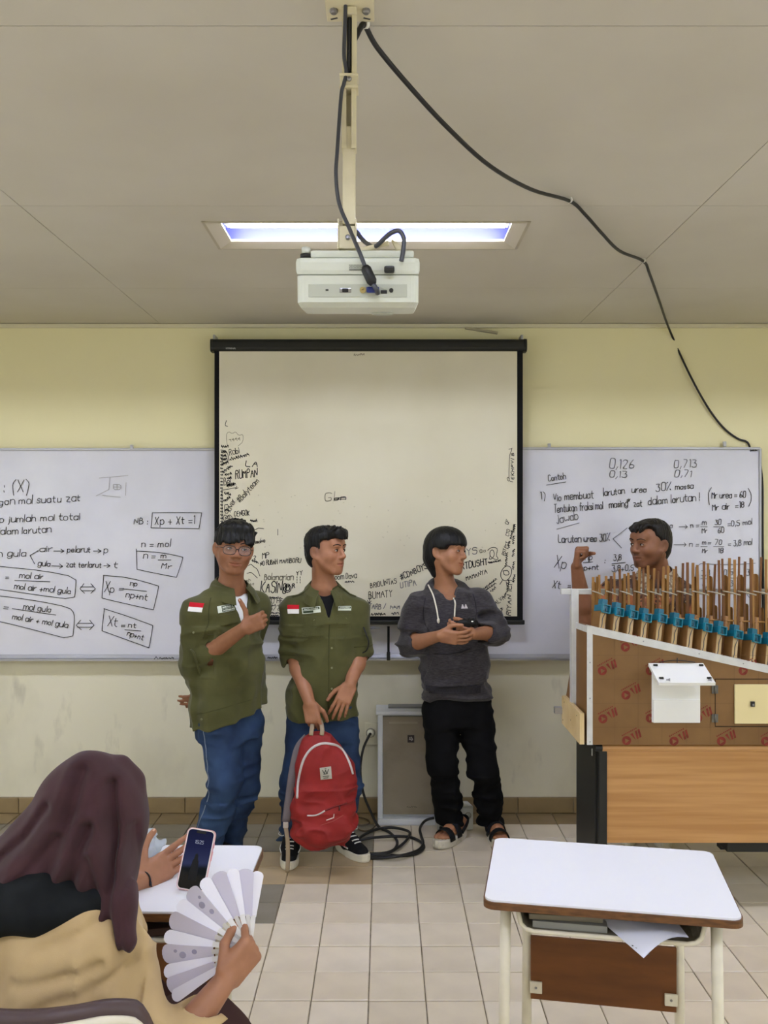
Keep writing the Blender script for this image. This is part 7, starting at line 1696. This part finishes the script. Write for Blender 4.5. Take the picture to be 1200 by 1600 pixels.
# ---------------------------------------------------------------- what they hold
# folding plastic fan: blades riveted at the hand
M_FAN = mat('translucent lilac plastic', (240, 238, 248), .35, .4, alpha=.86)
M_FANP = mat('printed lilac plastic', (222, 218, 236), .35, .4, alpha=.84)
M_FANR = mat('milky fan rib', (224, 222, 220), .35, .4, alpha=.92)
M_PRINT = mat('pale grey print', (190, 186, 212), .6, .2, alpha=.5)
FP = P(389, 1483, 1.985); FPY = 1.985; sF = FPY / FPX
fan = root('hand_fan', FP, 'translucent lilac plastic folding fan held in the seated woman\'s right hand', 'fan')
fan_n = Vector((-.12, -1, .22)).normalized(); fx = Vector((1, 0, 0)); fx = (fx - fan_n * fx.dot(fan_n)).normalized(); fz = fx.cross(fan_n) * -1
if fz.z < 0: fz = -fz
angs = [86, 96, 106, 117, 128, 140, 151, 162, 173, 184, 195, 205, 211]
for k, a in enumerate(angs):
    a = math.radians(a); d = fx * math.cos(a) + fz * math.sin(a); s_ = d.cross(fan_n); off = fan_n * (.0022 * k - .012) ; tilt = (.35 if k % 2 else -.35)
    s_ = (s_ + fan_n * tilt).normalized(); rad = (114 + 24 * math.sin(math.radians(angs[k] - 86) * .9)) * sF
    b = MB(); w0 = .0042; o = [FP + off + d * .004 - s_ * w0, FP + off + d * .004 + s_ * w0, FP + off + d * rad * .42 + s_ * w0 * 1.3, FP + off + d * rad * .42 - s_ * w0 * 1.3]; b.prism(o, fan_n * .0016); rib = b.build('rib', M_FANR, fan)
    w1, w2 = (.008, .0145) if k % 2 == 0 else (.014, .0225)
    prof = [(rad * .40, -w1 * .8), (rad * .40, w1 * .8)]; 
    for t in range(9): th = math.pi * (t / 8 - .5); prof.append((rad * .93 + rad * .07 * math.cos(th), -w2 * math.sin(th) * 1.0 if False else w2 * math.sin(-th)))
    b = MB(); b.prism([FP + off + d * p + s_ * q for p, q in prof], fan_n * .0012); bl = b.build('blade', M_FAN if k % 2 == 0 else M_FANP, fan)
    if k in (5, 9):
        b = MB()
        for (pp, qq, rr) in ((.62, .002, .006), (.76, -.004, .008), (.84, .006, .004)):
            cc_ = FP + off + d * rad * pp + s_ * qq + fan_n * .0016; b.prism([cc_ + (d * math.cos(t) + s_ * math.sin(t)) * rr for t in [2 * math.pi * j / 10 for j in range(10)]], fan_n * .0003)
        b.build('print', M_PRINT, bl, kind='stuff')
b = MB(); b.lathe([(.006, -.016), (.006, .016), (.004, .018)], FP, -fan_n, 12); b.build('rivet', M_FANR, fan)
# smartphone with a clear pink case
PHC = P(307, 1343, 2.43); up_ = (P(316, 1297, 2.455) - P(297, 1389, 2.405)).normalized(); pn = Vector((-.02, -1, .45)); pn = (pn - up_ * pn.dot(up_)).normalized(); pr_ = up_.cross(pn)
if pr_.x < 0: pr_ = -pr_
Rph = Matrix((pr_, -pn, up_)).transposed()
ph = root('smartphone', PHC - up_ * .078, 'smartphone in a clear pink case showing its lock screen, held over the desk', 'phone')
TP = lambda x, y, z: PHC + pr_ * x + pn * y + up_ * z
b = MB(); b.prism([TP(x, -.0055, z) for x, z in rrect(.077, .156, .013, 6)], pn * .011); b.build('case', mat('clear pink case', (228, 182, 184), .25, .5, var=.05, vscale=30), ph)
b = MB(); b.prism([TP(x, .0054, z) for x, z in rrect(.0735, .1525, .0115, 6)], pn * .0008); b.build('bezel', mat('pale rose metal rim', (238, 226, 222), .3, metal=.1), ph)
def screen_mat():
    m = bpy.data.materials.new('dim phone screen'); m.use_nodes = True; nt = m.node_tree; N = nt.nodes; L = nt.links; b = N['Principled BSDF']; b.inputs['Roughness'].default_value = .08; b.inputs['Base Color'].default_value = rgb(8, 9, 14)
    tc = N.new('ShaderNodeTexCoord'); sp = N.new('ShaderNodeSeparateXYZ'); L.new(tc.outputs['Generated'], sp.inputs[0]); cr = N.new('ShaderNodeValToRGB'); L.new(sp.outputs[2], cr.inputs[0])
    e = cr.color_ramp.elements; e[0].position = 0; e[0].color = rgb(12, 14, 16); e[1].position = 1; e[1].color = rgb(26, 30, 58)
    for p, c in ((.36, (24, 28, 30)), (.44, (52, 58, 92)), (.7, (34, 38, 74))): q = e.new(p); q.color = rgb(*c)
    L.new(cr.outputs[0], b.inputs['Emission Color']); b.inputs['Emission Strength'].default_value = .55; return m
b = MB(); b.prism([TP(x, .0062, z) for x, z in rrect(.069, .148, .010, 6)], pn * .0005); scn = b.build('screen', screen_mat(), ph)
b = MB(); b.prism([TP(x, .0068, z + .0695) for x, z in rrect(.026, .007, .003, 4)], pn * .0003); b.build('notch', M_BLACKP, scn)
st = text_strokes('15:25', (-11, 0), (11, 0), 8, jit=.05, slant=0); ribbons(st, lambda u, v: TP(u / 1000, .0070, .040 - v / 1000), .0013, pn).build('clock_digits', mat('grey screen digits', (120, 124, 140), .5, emit=rgb(120, 124, 140), estr=.5), scn, kind='stuff')
b = MB(); b.prism([TP(x, .0068, z) for x, z in ((-.011, -.052), (.011, -.052), (.011, -.03), (.008, -.004), (.005, .002), (.004, .012), (0, .016), (-.004, .012), (-.005, .002), (-.008, -.004), (-.011, -.03))], pn * .0003); b.build('wallpaper_figure', mat('dark wallpaper shape', (12, 14, 18), .4), scn)
for z in (.05, .03, .018):
    b = MB(); b.box(TP(.0395 if z > .04 else .0395, 0, z - .01), (.002, .004, .012), .0008, Rph); b.build('button', mat('rose button', (214, 150, 156), .3), ph)
# crumpled cloth on the desk
c = P(221, 1348, 2.6); F = Field(c - Vector((.12, .16, .06)), c + Vector((.12, .16, .08)), .0045)
F.ell((c.x, c.y, .775), (.045, .09, .028), I3, .01); F.ell((c.x - .03, c.y - .02, .795), (.04, .06, .026), I3, .02); F.ell((c.x + .01, c.y + .05, .79), (.034, .045, .03), I3, .02); F.plane((0, 0, .7515), (0, 0, -1)); F.wrinkle(.020, (26, 12, 26)); F.wrinkle(.012, (14, 40, 30), seed=4.)
sdf_obj(F, 'folded_cloth', mat('light grey cloth', (176, 182, 188), .85, .15), None, 1, label='crumpled light grey cloth on the seated woman\'s desk', cat='cloth', org=(c.x, c.y, .751))
# chair behind her: vinyl back pad on a cream tube frame
M_VIN = mat('dark brown vinyl', (74, 58, 58), .45, .4, bump=.05, bscale=120)
ch = root('classroom_chair', (-.66, 1.86, 0), 'classroom chair with brown vinyl back and cream tube frame, under the seated woman', 'chair')
bx = lambda s: Vector((-.665 + .235 * s, 1.70 + .045 * (1 - abs(s) ** 2) * -1 + .05 * abs(s) ** 2, 0))
pts = []
for k in range(49):
    s = -1 + 2 * k / 48; z = .842 - .045 * max(0, abs(s) - .55) ** 2 * 5 - .11 * max(0, abs(s) - .82) ** 2 * 22; pts.append(bx(s) + Vector((0, 0, z)))
vs = []; n = len(pts)
for p in pts: 
    k = max(.45, 1 - abs(p.x + .665) / .235 * .0)
    prof = [(-.012, 0), (-.018, -.012), (-.018, -.15), (-.008, -.165), (.008, -.165), (.012, -.15), (.012, -.012), (.006, 0)]
    for (dy, dz) in prof: vs.append(p + Vector((0, dy, dz if dz > -.1 else dz + .0)))
m_ = 8; b = MB(); b.add(vs, [tuple(range(m_))[::-1], tuple((n - 1) * m_ + j for j in range(m_))] + [(i * m_ + j, i * m_ + (j + 1) % m_, (i + 1) * m_ + (j + 1) % m_, (i + 1) * m_ + j) for i in range(n - 1) for j in range(m_)], True); b.build('back_pad', M_VIN, ch)
b = MB(); b.tube([p + Vector((0, -.026, -.026)) for p in pts[1:-1]], .010, 10); b.build('back_rail', M_LEG, ch)
for s_ in (-1, 1):
    p = pts[1] if s_ < 0 else pts[-2]; q = p + Vector((0, -.026, -.026))
    b = MB(); b.tube(smooth_path([q, Vector((q.x + s_ * .006, q.y + .005, .66)), Vector((q.x + s_ * .004, 1.74, .45)), Vector((q.x + s_ * .01, 1.64, .012))], 4), .011, 10); b.build('leg', M_LEG, ch)
    b = MB(); b.tube([Vector((q.x - s_ * .02, 2.04, .42)), Vector((q.x, 2.09, .012))], .011, 10); b.build('leg', M_LEG, ch)
    b = MB(); b.tube([Vector((q.x, 1.74, .42)), Vector((q.x - s_ * .02, 2.04, .42))], .010, 10); b.build('seat_rail', M_LEG, ch)
b = MB(); b.box((-.665, 1.89, .438), (.42, .40, .035), .012); b.build('seat', M_VIN, ch)

# red backpack hanging from the hand
M_RED = mat('red nylon', (146, 34, 32), .6, .3, col2=(128, 28, 27), vscale=9, sheen=.03, bump=.08, bscale=300)
M_REDD = mat('dark red nylon', (100, 22, 24), .6, .3)
M_WEB = mat('beige webbing', (158, 140, 116), .75, .2); M_GREYS = mat('grey padded strap', (112, 104, 106), .75, .2); M_ZIP = mat('pale grey zip tape', (196, 186, 184), .6, .3)
YK = 4.40; Rk = frame(.12); kf = Vector(Rk[:, 1])
bp = root('backpack', P(507, 1318, YK), 'red backpack with a pale zip arc and grey tag, hanging from the hand', 'backpack')
zb = lambda v: zv(v, YK)
F = Field((-.48, 4.24, .10), (-.08, 4.54, .74), .005)
F.column([(zb(1320), xu(505, YK), YK, .095, .045), (zb(1312), xu(505, YK), YK, .122, .062), (zb(1296), xu(506, YK), YK, .142, .075), (zb(1260), xu(509, YK), YK, .150, .082), (zb(1220), xu(510, YK), YK, .147, .080), (zb(1190), xu(507, YK), YK, .130, .072), (zb(1165), xu(502, YK), YK, .098, .060), (zb(1150), xu(497, YK), YK, .062, .048), (zb(1142), xu(496, YK), YK, .035, .034)], .12, .02, 2.5)
F.ell(P(512, 1290, YK) + kf * .055, (.115, .04, .075), Rk, .03); F.cone(P(466, 1262, YK), P(470, 1296, YK), .045, .045, .03)
F.wrinkle(.010, (7, 7, 10), None, None, 81); F.wrinkle(.008, (10, 10, 22), (-.5, 4.2, .1), (0, 4.6, .42), 85)
sh, V, Q = sdf_obj(F, 'bag_body', M_RED, bp, 1); bv = bvh_of(V, Q)
seam(bv, 'zip_arc', [P(464.5, 1250, 4.3), P(467, 1222, 4.3), P(473, 1195, 4.3), P(483, 1177, 4.3), P(496, 1168, 4.3), P(512, 1166, 4.3), P(527, 1171, 4.3), P(539, 1182, 4.3), P(548, 1199, 4.3), P(553, 1216, 4.3)], kf, .0068, M_ZIP, bp, -.001)
seam(bv, 'pocket_zip', [P(480, 1276, 4.3), P(494, 1275, 4.3), P(508, 1268, 4.3)], kf, .0042, M_ZIP, bp, -.0005)
seam(bv, 'pocket_zip', [P(508, 1268, 4.3), P(522, 1263, 4.3), P(543, 1258, 4.3)], kf, .004, M_REDD, bp, -.0005)
b = MB(); q = hit(bv, P(531, 1262, 4.3), kf)[0] + kf * .004; b.tube([q, q + Vector((-.001, 0, -.02))], .003, 6); b.build('zip_pull', mat('dark metal', (70, 60, 60), .4, metal=.6), bp)
tg = patch(bv, 'grey_tag', P(509.5, 1210, 4.3), kf, Vector((-.08, 0, 1)), .054, .056, mat('grey woven tag', (172, 166, 152), .7, .2), bp, .002, .001, 6, 6)
def onbag(u, v): return hit(bv, P(u, v, 4.3), kf)[0] + kf * .0045
ribbons([[(504, 1205), (507, 1210), (509, 1205), (511, 1210), (514, 1204)], [(506, 1211), (512, 1210)], [(505, 1215), (514, 1214)], [(506, 1217.5), (513, 1216.5)], [(508, 1203), (510, 1203)]], onbag, .0032, kf).build('tag_emblem', mat('dark green thread', (44, 50, 44), .7), tg, kind='stuff')
ribbons([[(510.5, 1282), (520.5, 1279)], [(522, 1273), (521.5, 1279)]], onbag, .0042, kf).build('white_print', mat('white print', (226, 210, 204), .6), bp, kind='stuff')
ribbons([[(501, 1290), (520, 1284), (537, 1277)]], onbag, .002, kf).build('thin_print', mat('faded pink print', (170, 90, 80), .6), bp, kind='stuff')
for u in (486.5, 503):
    b = MB(); b.tube(smooth_path([P(u - .5, 1149, YK - .03), P(u + .5, 1140, YK - .02), P(u + (2 if u < 490 else -1), 1130, YK + .055), P(u + (5 if u < 490 else -4), 1122, YK + .085)], 4), .0105, 8, flat=.25, up=(0, 1, 0)); b.build('handle', M_WEB, bp)
b = MB(); b.tube(smooth_path([P(491, 1122, YK + .085), P(495, 1120, YK + .085), P(499, 1122, YK + .085)], 4), .009, 8, flat=.3); b.build('handle', M_WEB, bp)
b = MB(); b.tube(smooth_path([P(480, 1152, YK + .03), P(466, 1170, YK + .0), P(458, 1205, YK - .02), P(453, 1240, YK - .02), P(447, 1284, YK - .015)], 5), .021, 8, flat=.3, up=(0, 1, 0)); b.build('shoulder_strap', M_GREYS, bp)
b = MB(); b.box(P(446.5, 1289, YK - .02), (.026, .014, .028), .004); b.build('strap_buckle', mat('beige plastic', (176, 164, 150), .5), bp)
b = MB(); b.tube(smooth_path([P(446, 1290, YK - .022), P(449, 1310, YK - .02), P(450, 1335, YK - .015), P(449, 1363, YK - .01)], 5), .0105, 8, flat=.18, up=(0, 1, 0)); b.build('strap_tail', M_WEB, bp)
b = MB(); b.tube([P(509, 1316, YK + .02), P(510, 1326, YK + .03)], .006, 8, flat=.4); b.build('strap_loop', M_WEB, bp)
